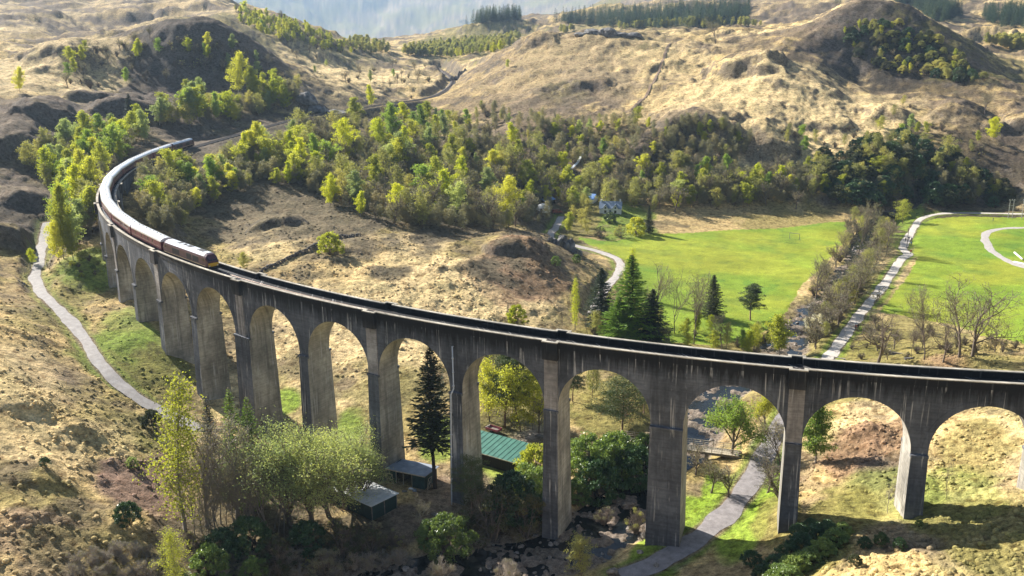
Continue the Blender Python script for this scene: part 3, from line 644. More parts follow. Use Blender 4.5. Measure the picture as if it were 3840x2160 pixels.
# ------------------------------------------------------------------ the viaduct
def concrete(name, base, dark_top=True, white=1.0, dark=0.0):
    m, nt, b = nodes(name); uvn = N(nt, 'UVMap'); sep = N(nt, 'SeparateXYZ'); nt.links.new(uvn.outputs[0], sep.inputs[0]); u, v = sep.outputs[0], sep.outputs[1]
    def vec(su, sv, ofs=0.0):
        c = N(nt, 'CombineXYZ'); nt.links.new(math_(nt, 'MULTIPLY', u, su), c.inputs[0]); nt.links.new(math_(nt, 'MULTIPLY', v, sv), c.inputs[1]); c.inputs[2].default_value = ofs; return c.outputs[0]
    big = noise_tex(nt, vec(0.16, 0.11), 1.0, 5, 0.6); fine = noise_tex(nt, vec(1.3, 1.3, 4), 1.0, 4, 0.65)
    c = ramp(nt, big, [(0.30, tuple(x * 0.5 for x in base)), (0.5, base), (0.70, tuple(x * 1.75 for x in base))])
    c = mixc(nt, 0.6, c, ramp(nt, fine, [(0.3, (0.62,)*3), (0.7, (1.25,)*3)]), 'MULTIPLY')
    # shuttering board marks
    brd = noise_tex(nt, vec(0.12, 3.2, 9), 1.0, 2, 0.5); c = mixc(nt, 0.5, c, ramp(nt, brd, [(0.35, (0.72,)*3), (0.65, (1.15,)*3)]), 'MULTIPLY')
    # dark water stains running down
    st = noise_tex(nt, vec(1.1, 0.07, 2), 1.0, 4, 0.6); c = mixc(nt, math_(nt, 'MULTIPLY', ramp(nt, st, [(0.50, (0,)*3), (0.68, (1,)*3)]), math_(nt, 'MULTIPLY', noise_tex(nt, vec(0.09, 0.05, 12), 1.0, 3), 1.0)), c, (0.035, 0.035, 0.038))
    if dark_top:
        t = math_(nt, 'ADD', v, math_(nt, 'MULTIPLY', math_(nt, 'SUBTRACT', noise_tex(nt, vec(1.4, 0.10, 6), 1.0, 5, 0.7), 0.5), 6.0))
        k = math_(nt, 'MULTIPLY', math_(nt, 'ADD', math_(nt, 'MULTIPLY', t, 0.40), 1.6, True), math_(nt, 'SUBTRACT', 3.3, math_(nt, 'MULTIPLY', u, 0.0245), True), True)
        c = mixc(nt, math_(nt, 'MULTIPLY', k, 0.93), c, (0.012, 0.012, 0.012))
    # white lime runs
    w1 = noise_tex(nt, vec(2.3, 0.075, 5), 1.0, 3, 0.5, 0.5); w2 = noise_tex(nt, vec(0.28, 0.13, 8), 1.0, 4, 0.65)
    k = math_(nt, 'MULTIPLY', ramp(nt, w1, [(0.575, (0,)*3), (0.64, (1,)*3)]), ramp(nt, w2, [(0.46, (0,)*3), (0.58, (1,)*3)]))
    c = mixc(nt, math_(nt, 'MULTIPLY', k, 0.72 * white), c, (0.52, 0.50, 0.48))
    if dark: c = mixc(nt, dark, c, (0.012, 0.012, 0.013))
    nt.links.new(c, b.inputs['Base Color']); b.inputs['Roughness'].default_value = 0.9; spec(b, 0.25)
    bump(nt, b, math_(nt, 'ADD', fine, math_(nt, 'MULTIPLY', brd, 0.7)), 0.35, 0.06); return m
M_CONC = concrete('weathered_shade_blue_concrete', (0.108, 0.113, 0.128))  # bluish base puts the cool shade of the faces into the colour
M_SOF = concrete('soffit_concrete', (0.32, 0.295, 0.25), False, 0.8)  # lightened to paint the strong sun on the pier flanks
M_PARA = concrete('blackened_concrete', (0.12, 0.11, 0.105), True, 0.25, 0.45)
M_COPE = concrete('lichened_coping', (0.40, 0.36, 0.29), False, 0.0)

M_PALEC = concrete('pale_concrete', (0.30, 0.275, 0.26), True, 0.8)
PITCH, DBL, S5 = 17.1257, 2.5916, 40.087
def spos(k):
    a = DBL * (1 if k > 8.5 else 0.5 if k == 8.5 else 0) - DBL * (1 if k < 3.5 else 0.5 if k == 3.5 else 0)
    return S5 + (k - 5) * PITCH + a
PW = 2.35; RA = (PITCH - PW) / 2; CROWN = -3.6; SPR = CROWN - RA; FACE = 2.60; LEDGE = -11.72; DECK = -1.15
class CV:
    """curved masonry: vertices given as (s, off, z) on the viaduct's line, with uv = (s + off, z)"""
    def __init__(s): s.V = []; s.U = []; s.F = []
    def v(s, ss, off, z, u=None):
        s.V.append(arc(ss, off, z)); s.U.append((ss + (off if u is None else u), z)); return len(s.V) - 1
    def quad(s, a, b, c, d, flip=False):
        i = [s.v(*p) for p in (a, b, c, d)]; s.F.append(tuple(i[::-1] if flip else i))
    def block(s, s0, s1, o0, o1, z0, z1, taper=(0, 0), n=1, z0b=None):
        """curved block; taper = growth of half widths (along, across) at its foot"""
        ts, to = taper; st = np.linspace(0, 1, n + 1); sa = [s0 - ts + (s1 - s0 + 2*ts) * t for t in st]; sb = [s0 + (s1 - s0) * t for t in st]
        for i in range(n):
            a0, a1, b0, b1 = sa[i], sa[i+1], sb[i], sb[i+1]
            s.quad((a0, o1+to, z0, 0), (a1, o1+to, z0, 0), (b1, o1, z1, 0), (b0, o1, z1, 0), True)
            s.quad((a0, o0-to, z0, 0), (a1, o0-to, z0, 0), (b1, o0, z1, 0), (b0, o0, z1, 0))
            s.quad((b0, o0, z1), (b1, o0, z1), (b1, o1, z1), (b0, o1, z1))
            s.quad((a0, o0-to, z0), (a1, o0-to, z0), (a1, o1+to, z0), (a0, o1+to, z0), True)
        s.quad((sa[0], o0-to, z0), (sa[0], o1+to, z0), (sb[0], o1, z1), (sb[0], o0, z1), True)
        s.quad((sa[-1], o0-to, z0), (sa[-1], o1+to, z0), (sb[-1], o1, z1), (sb[-1], o0, z1))
        return s
    def build(s, name, mat, parent, smooth=False):
        me = mesh_np(name, s.V, s.F, mat, smooth, uv=s.U)
        bm = bmesh.new(); bm.from_mesh(me); bmesh.ops.remove_doubles(bm, verts=bm.verts, dist=1e-4); bmesh.ops.recalc_face_normals(bm, faces=bm.faces); bm.to_mesh(me); bm.free()
        return obj(name, me, parent)
viaduct = empty('viaduct', tuple(arc(40, 0, -31)))
VI = viaduct.matrix_world.inverted() if False else None
tag(viaduct, 'long curved concrete railway viaduct of tall round arches across the glen', 'viaduct')
VLOC = Vector(viaduct.location)
def fix(o):      # world-space mesh under the viaduct's root
    o.location = -VLOC; return o
K_ALL = range(-2, 19)
for k in K_ALL:
    sc = spos(k); cv = CV(); n_ = 28; th = [PI * i / n_ for i in range(n_ + 1)]
    for i in range(n_):
        a, b_ = th[i], th[i+1]; sa, sb = sc - RA * math.cos(a), sc - RA * math.cos(b_); za, zb = SPR + RA * math.sin(a), SPR + RA * math.sin(b_)
        for off, fl in ((FACE, False), (-FACE, True)):
            cv.quad((sa, off, za, 0), (sb, off, zb, 0), (sb, off, DECK, 0), (sa, off, DECK, 0), fl)
    cv.quad((sc - RA, -FACE, DECK), (sc + RA, -FACE, DECK), (sc + RA, FACE, DECK), (sc - RA, FACE, DECK))
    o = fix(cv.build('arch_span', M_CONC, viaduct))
    cv = CV()
    for i in range(n_):
        a, b_ = th[i], th[i+1]; sa, sb = sc - RA * math.cos(a), sc - RA * math.cos(b_); za, zb = SPR + RA * math.sin(a), SPR + RA * math.sin(b_)
        for j in range(4):
            o0 = -FACE + j * FACE / 2; o1 = o0 + FACE / 2
            cv.quad((sa, o0, za), (sb, o0, zb), (sb, o1, zb), (sa, o1, za))
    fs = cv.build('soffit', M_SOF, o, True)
    cv = CV()
    for i in range(n_):     # arch ring a hand's breadth proud of the spandrel
        for off, dd in ((FACE, 0.05), (-FACE, -0.05)):
            q = []
            for t in (th[i], th[i+1]):
                for rr in (RA - 0.004, RA + 0.85): q.append((sc - rr * math.cos(t), SPR + rr * math.sin(t)))
            (s0, z0), (s1, z1), (s2, z2), (s3, z3) = q
            if abs(s1 - sc) > PITCH / 2 and abs(s3 - sc) > PITCH / 2: continue
            cv.quad((s0, off+dd, z0, 0), (s2, off+dd, z2, 0), (s3, off+dd, z3, 0), (s1, off+dd, z1, 0)); cv.quad((s1, off+dd, z1, 0), (s3, off+dd, z3, 0), (s3, off, z3, 0), (s1, off, z1, 0)); cv.quad((s0, off+dd, z0, 0), (s2, off+dd, z2, 0), (s2, off, z2, 0), (s0, off, z0, 0))
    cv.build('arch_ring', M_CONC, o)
REFUGES = [k + 0.5 for k in range(-2, 18, 2)]
for k in K_ALL:
    kk = k + 0.5
    if kk > 18: continue
    sc = spos(kk); hw = PW / 2 + (DBL / 2 if kk in (3.5, 8.5) else 0)
    p = empty('pier'); p.parent = viaduct
    g0 = min(H(*arc(sc, o_)[:2]) for o_ in (-4, 0, 4)) - 1.2 - GRADE * sc; dep = LEDGE - g0
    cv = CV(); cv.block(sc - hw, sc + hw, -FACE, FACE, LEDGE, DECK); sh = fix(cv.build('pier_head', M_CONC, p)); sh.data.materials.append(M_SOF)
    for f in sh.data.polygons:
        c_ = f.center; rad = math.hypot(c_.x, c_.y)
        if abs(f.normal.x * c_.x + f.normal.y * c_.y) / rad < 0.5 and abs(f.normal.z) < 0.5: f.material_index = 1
    if dep > 0.5:
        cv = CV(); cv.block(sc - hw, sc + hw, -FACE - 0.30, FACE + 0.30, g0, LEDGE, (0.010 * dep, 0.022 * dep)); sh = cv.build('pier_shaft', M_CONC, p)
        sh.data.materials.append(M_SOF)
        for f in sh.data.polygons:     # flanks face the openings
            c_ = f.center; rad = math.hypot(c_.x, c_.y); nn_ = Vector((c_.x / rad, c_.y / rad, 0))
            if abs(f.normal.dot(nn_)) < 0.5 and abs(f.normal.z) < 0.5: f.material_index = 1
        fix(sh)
        for sg in (1, -1):
            cv = CV(); cv.block(sc - hw - 0.03, sc + hw + 0.03, min(sg * (FACE - 0.1), sg * (FACE + 0.55)), max(sg * (FACE - 0.1), sg * (FACE + 0.55)), LEDGE - 0.3, LEDGE + 0.12); fix(cv.build('ledge', M_CONC, p))
    if kk in REFUGES:
        for sg in (1, -1):
            cv = CV(); cv.block(sc - 1.12, sc + 1.12, min(sg * FACE, sg * (FACE + 0.22)), max(sg * FACE, sg * (FACE + 0.22)), LEDGE + 0.12, -3.0); fix(cv.build('pilaster', M_PALEC, p))
    if kk == 4.5:
        cv = CV(); cv.block(sc - hw - 1.3, sc + hw + 1.6, -FACE - 2.6, FACE + 3.2, g0 - 1.5, g0 + 1.2, (0.5, 0.7)); fix(cv.build('footing', M_CONC, p))
# solid abutments
for s0, s1 in ((spos(18) + RA, 287.0), (-120.0, spos(-2) - RA)):
    cv = CV(); cv.block(s0, s1, -FACE, FACE, -22, DECK, n=6); fix(cv.build('abutment', M_CONC, viaduct))
# parapets between refuges, both sides
ends = [-120.0] + [spos(k) for k in REFUGES] + [287.0]
for sg in (1, -1):
    i0, i1 = sg * 2.18, sg * 2.66
    for j in range(len(ends) - 1):
        a = ends[j] + (1.25 if j else 0); b_ = ends[j+1] - (1.25 if j < len(ends) - 2 else 0); n_ = max(2, int((b_ - a) / 2.5))
        cv = CV(); cv.block(a, b_, min(i0, i1), max(i0, i1), DECK - 0.01, -0.14, n=n_); o = fix(cv.build('parapet', M_PARA, viaduct))
        cv = CV(); cv.block(a, b_, min(i0, i1) - 0.07, max(i0, i1) + 0.07, -0.14, 0.0, n=n_); cv.build('coping', M_COPE, o)
    for k in REFUGES:
        sc = spos(k); cv = CV(); q = 0.72
        lo, hi = sorted((sg * (2.66 + q - 0.4), sg * (2.66 + q)))
        cv.block(sc - 1.25, sc + 1.25, lo, hi, -3.0, -0.14)
        for e in (-1.25, 0.85): l2, h2 = sorted((sg * 2.18, sg * (2.66 + q - 0.4))); cv.block(sc + e, sc + e + 0.4, l2, h2, -3.0, -0.14)
        l2, h2 = sorted((sg * FACE, sg * (2.66 + q - 0.4))); cv.block(sc - 0.85, sc + 0.85, l2, h2, -3.0, -1.3)
        o = fix(cv.build('refuge', M_PARA, viaduct)); cv = CV(); cv.block(sc - 1.32, sc + 1.32, min(lo, hi) - 0.06, max(lo, hi) + 0.06, -0.14, 0.03)
        for e in (-1.32, 0.82): l2, h2 = sorted((sg * 2.12, sg * (2.66 + q - 0.41))); cv.block(sc + e, sc + e + 0.5, l2, h2, -0.14, 0.03)
        cv.build('coping', M_COPE, o)
# down pipe on one pier
M_PIPE = plain('pale_pipe', (0.55, 0.58, 0.62), 0.5, 0.1)
sp_ = spos(5.5) + 0.35; gp = H(*arc(sp_, 4)[:2]) - GRADE * sp_
pb = MB(); pts = [arc(sp_, FACE + 0.0, -3.6), arc(sp_, FACE + 0.25, -3.5), arc(sp_, FACE + 0.25, -11.0), arc(sp_ + 0.15, FACE + 0.95, -11.9)] + [arc(sp_ + 0.15 + 0.004 * i, FACE + 0.95 + 0.04 * i, -11.9 - i) for i in range(1, int(-11.9 - gp) + 1)]
pb.tube(pts, 0.12, 8)
for z_ in (-5.5, -8, -10.4): pb.tube([arc(sp_, FACE + 0.25, z_), arc(sp_, FACE + 0.25, z_ - 0.22)], 0.18, 8)
for i in (3, 7, 11, 15): pb.tube([arc(sp_ + 0.15, FACE + 0.95 + 0.04 * i, -11.9 - i), arc(sp_ + 0.15, FACE + 0.96 + 0.04 * i, -12.1 - i)], 0.18, 8)
fix(pb.build('drain_pipe', M_PIPE, viaduct, smooth=True))

# ------------------------------------------------------------------ railway track
track = empty('railway_track', tuple(arc(0, 0, -1.4))); tag(track, 'single line of rails on grey ballast across the viaduct and up the glen', 'track')
TLOC = Vector(track.location)
M_BAL = gravel_mat('ballast', (0.07, 0.064, 0.058), (0.15, 0.135, 0.12)); M_RAIL = plain('worn_rail', (0.22, 0.15, 0.11), 0.4, 0.2, metal=0.7); M_SLEEP = plain('sleeper', (0.16, 0.14, 0.125), 0.9)
tt = np.gradient(TRACKL[:, :2], axis=0); tt /= np.linalg.norm(tt, axis=1)[:, None]; tn = np.stack([-tt[:, 1], tt[:, 0]], 1)
def sweep(prof, base=TRACKL):
    """profile of (across, up) points swept along the track"""
    m_ = len(base); k = len(prof); V = np.concatenate([np.column_stack([base[:, :2] + tn * a, base[:, 2] + z]) for a, z in prof]); F = []; i = np.arange(m_ - 1)
    for j in range(k): j2 = (j + 1) % k; F.append(np.stack([j*m_+i, j*m_+i+1, j2*m_+i+1, j2*m_+i], 1))
    return V - np.array(TLOC), np.concatenate(F)
V, F = sweep([(-2.16, -0.75), (-2.16, -0.30), (-1.5, -0.2), (1.5, -0.2), (2.16, -0.30), (2.16, -0.75)]); obj('ballast', mesh_np('ballast', V, F, M_BAL), track)
for sg in (-1, 1):
    V, F = sweep([(sg*0.74-0.07, -0.16), (sg*0.74-0.035, 0.0), (sg*0.74+0.035, 0.0), (sg*0.74+0.07, -0.16)]); obj('rail', mesh_np('rail', V, F, M_RAIL), track)
al = np.concatenate([[0], np.cumsum(np.linalg.norm(np.diff(TRACKL, axis=0), axis=1))]); q = np.arange(0, al[-1], 0.68); sx = np.interp(q, al, TRACKL[:, 0]); sy = np.interp(q, al, TRACKL[:, 1]); sz = np.interp(q, al, TRACKL[:, 2]); tx = np.interp(q, al, tt[:, 0]); ty = np.interp(q, al, tt[:, 1])
V = []; 
for a, l, z in ((-1.25,-.12,-.26),(1.25,-.12,-.26),(1.25,.12,-.26),(-1.25,.12,-.26),(-1.25,-.12,-.14),(1.25,-.12,-.14),(1.25,.12,-.14),(-1.25,.12,-.14)): V.append(np.column_stack([sx - ty*a + tx*l, sy + tx*a + ty*l, sz + z]))
V = np.stack(V, 1).reshape(-1, 3) - np.array(TLOC); bb = np.arange(len(q))[:, None, None] * 8; F = (bb + np.array([(4,5,6,7),(0,1,5,4),(1,2,6,5),(2,3,7,6),(3,0,4,7)])[None]).reshape(-1, 4)
o = obj('sleepers', mesh_np('sleepers', V, F, M_SLEEP), track); o['kind'] = 'stuff'
# ------------------------------------------------------------------ the train
def copy_tree(o, parent=None):
    c = o.copy(); C.objects.link(c); c.parent = parent
    for ch in list(o.children): copy_tree(ch, c)
    return c
def gloss(name, colr, rough=0.3, coat=0.3, metal=0.0, var=0.12):
    m, nt, b = nodes(name); tc = N(nt, 'TexCoord'); f = noise_tex(nt, tc.outputs['Object'], 1.7, 4)
    nt.links.new(ramp(nt, f, [(0.3, tuple(c * (1 - var) for c in colr)), (0.7, tuple(c * (1 + var) for c in colr))]), b.inputs['Base Color'])
    b.inputs['Roughness'].default_value = rough; b.inputs['Metallic'].default_value = metal; b.inputs['Coat Weight'].default_value = coat; b.inputs['Coat Roughness'].default_value = 0.15; return m
M_MAROON = gloss('maroon_paint', (0.14, 0.032, 0.042), 0.45, 0.12); M_ROOF = gloss('glare_white_roof', (0.78, 0.78, 0.79), 0.28, 0.4, 0.1); M_UNDER = plain('dirty_underframe', (0.035, 0.03, 0.028), 0.75); M_PANE = gloss('dark_window', (0.02, 0.022, 0.026), 0.06, 0.2)  # coach roof whitened so its diffuse colour stands in for sun glare
M_CREAM = plain('cream_lining', (0.62, 0.50, 0.28), 0.5); M_YEL = gloss('warning_yellow', (0.78, 0.42, 0.02), 0.4, 0.2); M_LOCO = gloss('dark_claret_paint', (0.07, 0.02, 0.028), 0.4, 0.2); M_LROOF = gloss('loco_roof', (0.74, 0.74, 0.75), 0.22, 0.5, 0.2); M_GRILLE = plain('grille', (0.03, 0.03, 0.032), 0.6); M_LAMP = plain('lamp_glass', (0.75, 0.75, 0.72), 0.15); M_STEEL = plain('wheel_steel', (0.14, 0.12, 0.11), 0.45, metal=0.6)

wheel_me = MB(); 
def wheel_mesh(rad):
    mb = MB(); mb.tube([(0, -0.07, 0), (0, 0.03, 0), (0, 0.031, 0), (0, 0.07, 0)], [rad, rad, rad + 0.05, rad + 0.05], 16); mb.tube([(0, -0.1, 0), (0, -0.07, 0)], [0.12, 0.2], 10); return mb.mesh('wheel', M_STEEL, True)
W_ME = wheel_mesh(0.46); W_ME2 = wheel_mesh(0.53)
def bogie(parent, x, axles, wm, rad, length):
    mb = MB()
    for sg in (-1, 1):
        y = sg * 1.02
        mb.prism([(-length/2, 0.55), (-length/2, 0.78), (-length/4, 0.95), (length/4, 0.95), (length/2, 0.78), (length/2, 0.55), (length/4, 0.42), (-length/4, 0.42)], 'y', y - 0.09, y + 0.09)
        for a in axles: mb.box(a - 0.17, a + 0.17, y - 0.16 if sg < 0 else y - 0.02, y + 0.02 if sg < 0 else y + 0.16, rad - 0.16, rad + 0.18)
        mb.tube([(0, y + sg * 0.1, 0.5), (0, y + sg * 0.1, 0.9)], 0.13, 8)
    mb.box(-0.35, 0.35, -1.0, 1.0, 0.6, 0.92)
    b_ = mb.build('bogie', M_UNDER, parent, loc=(x, 0, 0))
    for a in axles:
        for sg in (-1, 1): obj('wheel', wm, b_, loc=(a, sg * 0.76, rad), rot=(0, 0, 0 if sg > 0 else PI))
    return b_
def body_profile(hw, z0, zs, ztop, n=9, bulge=0.03):
    """half-section from sill up over the roof"""
    left = [(-hw + 0.06, z0), (-hw, z0 + 0.25), (-hw - bulge, (z0 + zs) / 2), (-hw, zs)]
    roof = [(-hw * math.cos(PI * i / n), zs + (ztop - zs) * math.sin(PI * i / n) ** 0.75) for i in range(1, n)]
    return left, roof
def make_coach(windows, doors):
    root = empty('railway_coach'); L = 19.9; hw = 1.38; h = L / 2
    left, roof = body_profile(hw, 1.0, 2.95, 3.78)
    mb = MB(); mb.prism(left + [(-a, z) for a, z in left[::-1]], 'x', -h, h); body = mb.build('body', M_MAROON, root, bevel=0.03)
    rp = [(-hw - 0.02, 2.955)] + [(a * 1.015, z + 0.01) for a, z in roof] + [(hw + 0.02, 2.955)]
    mb = MB(); mb.prism(rp, 'x', -h - 0.05, h + 0.05); rf = mb.build('roof', M_ROOF, root, smooth=False)
    vm = MB()
    for i in range(8): x = -h + 1.6 + i * (L - 3.2) / 7; vm.box(x - 0.16, x + 0.16, -0.3, -0.06, 3.74, 3.86); vm.box(x - 0.1, x + 0.1, 0.25, 0.45, 3.72, 3.82)
    v_ = vm.build('roof_vents', M_UNDER, rf)
    v_['kind'] = 'stuff'
    wme = MB().box(-0.5, 0.5, -0.02, 0.02, -0.42, 0.42).mesh('window', M_PANE, bevel=0.015); wsm = MB().box(-0.27, 0.27, -0.02, 0.02, -0.40, 0.40).mesh('window', M_PANE, bevel=0.015); dme = MB().box(-0.36, 0.36, -0.012, 0.012, -0.95, 0.95).mesh('door', M_MAROON, bevel=0.01)
    for sg in (-1, 1):
        for x, small in windows: obj('window', wsm if small else wme, root, loc=(x, sg * (hw + 0.018), 2.35))
        for x in doors: obj('door', dme, root, loc=(x, sg * (hw + 0.02), 2.0))
        for z in (1.72, 2.88): MB().box(-h + 0.1, h - 0.1, sg * (hw + 0.012) - 0.012, sg * (hw + 0.012) + 0.012, z - 0.018, z + 0.018).build('lining', M_CREAM, root)
    uf = MB().box(-h + 0.3, h - 0.3, -1.15, 1.15, 0.82, 1.02)
    for x0, x1, y in ((-3.2, -1.2, 1), (0.4, 2.6, 1), (-2.0, 0.2, -1), (1.0, 3.0, -1)): uf.box(x0, x1, min(y * 0.5, y * 1.2), max(y * 0.5, y * 1.2), 0.42, 0.84)
    uf.build('underframe', M_UNDER, root)
    for e in (-1, 1):
        MB().prism([(-0.5, 1.05), (-0.5, 3.1), (-0.25, 3.35), (0.25, 3.35), (0.5, 3.1), (0.5, 1.05)], 'x', e * h + (0 if e > 0 else -0.42), e * h + (0.42 if e > 0 else 0)).build('gangway', M_UNDER, root)
        for y in (-0.87, 0.87): MB().tube([(e * h, y, 0.98), (e * (h + 0.35), y, 0.98), (e * (h + 0.36), y, 0.98), (e * (h + 0.42), y, 0.98)], [0.09, 0.09, 0.23, 0.23], 10).build('buffer', M_UNDER, root)
    for x in (-7.1, 7.1): bogie(root, x, (-1.3, 1.3), W_ME, 0.46, 3.7)
    return root
def make_loco():
    root = empty('locomotive'); L = 21.0; h = L / 2; hw = 1.32
    full = [(-hw + 0.05, 0.95), (-hw, 1.15), (-hw, 2.75), (-hw + 0.12, 3.15), (-0.75, 3.68), (0.75, 3.68), (hw - 0.12, 3.15), (hw, 2.75), (hw, 1.15), (hw - 0.05, 0.95)]
    nose = [(-1.15, 0.98), (-1.2, 1.15), (-1.2, 2.08), (-1.15, 2.12), (-0.7, 2.16), (0.7, 2.16), (1.15, 2.12), (1.2, 2.08), (1.2, 1.15), (1.15, 0.98)]
    cabt = [(-hw + 0.05, 0.95), (-hw, 1.15), (-hw, 2.7), (-hw + 0.13, 3.05), (-0.78, 3.52), (0.78, 3.52), (hw - 0.13, 3.05), (hw, 2.7), (hw, 1.15), (hw - 0.05, 0.95)]
    st = [(-h, nose), (-h + 0.75, cabt), (-h + 1.3, full), (h - 1.3, full), (h - 0.75, cabt), (h, nose)]; V = []; F = []; n_ = 10
    for x, pr in st: V += [(x, a, z) for a, z in pr]
    for i in range(len(st) - 1):
        for j in range(n_): F.append((i*n_+j, i*n_+(j+1)%n_, (i+1)*n_+(j+1)%n_, (i+1)*n_+j))
    F += [tuple(range(n_)), tuple(range((len(st)-1)*n_, len(st)*n_))]
    mb = MB(); mb.add(V, F); mb.build('body', M_LOCO, root, bevel=0.025)
    rp = [(-hw + 0.10, 3.19), (-0.76, 3.70), (-0.5, 3.76), (0.5, 3.76), (0.76, 3.70), (hw - 0.10, 3.19)]
    rf = MB().prism(rp, 'x', -h + 1.5, h - 1.5).build('roof', M_LROOF, root)
    for x0, x1 in ((-7.2, -4.6), (-1.5, 0.4), (3.4, 4.6)): MB().box(x0, x1, -0.55, 0.55, 3.75, 3.80).build('roof_grille', M_GRILLE, rf)
    MB().box(1.3, 2.2, -0.3, 0.3, 3.74, 3.84).build('exhaust_port', M_GRILLE, rf)
    for e in (-1, 1):
        f = lambda x: e * x
        MB().box(min(f(h + 0.0), f(h + 0.035)), max(f(h + 0.0), f(h + 0.035)), -1.12, 1.12, 1.12, 1.86).build('warning_panel', M_YEL, root, bevel=0.02)
        for sg in (-1, 1):   # windscreen halves lie on the raked front
            p = lambda a, t: (f(h - 0.75 * t + 0.03), a, 2.16 + t * (3.3 - 2.16) + 0.02)
            q = [p(sg * 0.08, 0.14), p(sg * 1.0, 0.14), p(sg * 1.05, 0.78), p(sg * 0.08, 0.86)]; w = MB(); w.add(q + [(a - f(0.05), b_, c - 0.03) for a, b_, c in q], [(0,1,2,3),(7,6,5,4),(0,4,5,1),(1,5,6,2),(2,6,7,3),(3,7,4,0)]); w.build('windscreen', M_PANE, root)
            MB().tube([(f(h + 0.02), sg * 0.86, 1.30), (f(h + 0.09), sg * 0.86, 1.30)], 0.13, 12).build('headlight', M_LAMP, root)
            MB().tube([(f(h), sg * 0.87, 1.0), (f(h + 0.3), sg * 0.87, 1.0), (f(h + 0.31), sg * 0.87, 1.0), (f(h + 0.38), sg * 0.87, 1.0)], [0.1, 0.1, 0.24, 0.24], 12).build('buffer', M_UNDER, root)
            MB().box(min(f(h - 1.9), f(h - 1.25)), max(f(h - 1.9), f(h - 1.25)), sg * (hw + 0.005) - 0.02, sg * (hw + 0.005) + 0.02, 2.25, 2.85).build('cab_window', M_PANE, root)
            MB().box(min(f(h - 2.7), f(h - 2.05)), max(f(h - 2.7), f(h - 2.05)), sg * (hw + 0.003) - 0.016, sg * (hw + 0.003) + 0.016, 1.1, 2.9).build('cab_door', M_LOCO, root)
        MB().box(min(f(h - 0.35), f(h + 0.02)), max(f(h - 0.35), f(h + 0.02)), -1.15, 1.15, 0.45, 0.98).build('snowplough', M_UNDER, root)
    for sg in (-1, 1):
        for x0, x1 in ((-6.6, -4.0), (-3.4, -1.2), (2.2, 5.6)): MB().box(x0, x1, sg * (hw + 0.004) - 0.02, sg * (hw + 0.004) + 0.02, 1.55, 2.7).build('side_grille', M_GRILLE, root, bevel=0.01)
        MB().box(-h + 0.9, h - 0.9, sg * (hw + 0.012) - 0.012, sg * (hw + 0.012) + 0.012, 1.16, 1.24).build('lining', M_CREAM, root)
    MB().prism([(-2.9, 0.95), (-2.9, 0.5), (-2.5, 0.3), (2.5, 0.3), (2.9, 0.5), (2.9, 0.95)], 'y', -1.2, 1.2).build('fuel_tank', M_UNDER, root, bevel=0.03)
    for x in (-6.9, 6.9): bogie(root, x, (-2.0, 0, 2.0), W_ME2, 0.53, 5.3)
    return root
def place_car(o, s):
    p = arc(s, 0, -1.1); a = -PI / 2 - s / RAD; tx_, ty_ = math.sin(a), -math.cos(a)      # heading towards growing s
    o.location = tuple(p); o.rotation_mode = 'XYZ'; o.rotation_euler = (0, -math.atan(GRADE), math.atan2(ty_, tx_))
S0, CP = 135.0, 20.84
loco = make_loco(); loco2 = copy_tree(loco)
place_car(loco, S0 - 10.6); place_car(loco2, S0 + 9 * CP + 10.7)
tag(loco, 'leading diesel locomotive with yellow front panel at the head of the train', 'locomotive', 'locomotives at the ends of the train')
tag(loco2, 'rear maroon locomotive at the far tail of the train by the trees', 'locomotive', 'locomotives at the ends of the train')
service = make_coach([(-4.6, 1), (-1.5, 1), (0.6, 1), (2.7, 1), (7.0, 1)], (-8.8, 8.8)); saloon = make_coach([(x, 0) for x in (-6.9, -5.1, -3.3, -1.5, 0.3, 2.1, 3.9, 5.7)] + [(7.4, 1)], (-8.9, 8.9))
ORD = ['first', 'second', 'third', 'fourth', 'fifth', 'sixth', 'seventh', 'eighth', 'ninth']
for i in range(9):
    o = service if i == 0 else saloon if i == 1 else copy_tree(service if i in (4, 7) else saloon)
    place_car(o, S0 + CP * (i + 0.5))
    tag(o, f'maroon coach with pale roof, {ORD[i]} behind the leading locomotive', 'train coach', 'coaches of the train')
# ------------------------------------------------------------------ trees and shrubs
def leaf_mat(name, c, trans=0.45, var=0.42, rough=0.6, sp=0.25, huevar=0.04):
    m, nt, b = nodes(name); nt.nodes.remove(b); out = nt.nodes['Material Output']
    oi = N(nt, 'ObjectInfo'); at = N(nt, 'Attribute', attribute_name='tint'); geo = N(nt, 'NewGeometry')
    lo = tuple(x * (1 - var) for x in c); hi = (min(1, c[0] * (1 + var) + huevar), min(1, c[1] * (1 + var * 0.8)), c[2] * (1 + var * 0.3))
    f = math_(nt, 'ADD', math_(nt, 'MULTIPLY', oi.outputs['Random'], 0.68), math_(nt, 'MULTIPLY', at.outputs['Fac'], 0.32))
    colr = ramp(nt, f, [(0.0, lo), (0.5, c), (1.0, hi)])
    d = N(nt, 'BsdfPrincipled'); nt.links.new(colr, d.inputs['Base Color']); d.inputs['Roughness'].default_value = rough; spec(d, sp)
    t = N(nt, 'BsdfTranslucent'); tc_ = mixc(nt, 1.0, colr, (1.25, 1.2, 0.6), 'MULTIPLY'); nt.links.new(tc_, t.inputs['Color'])
    mx = N(nt, 'MixShader'); mx.inputs[0].default_value = trans; nt.links.new(d.outputs[0], mx.inputs[1]); nt.links.new(t.outputs[0], mx.inputs[2]); nt.links.new(mx.outputs[0], out.inputs[0])
    return m
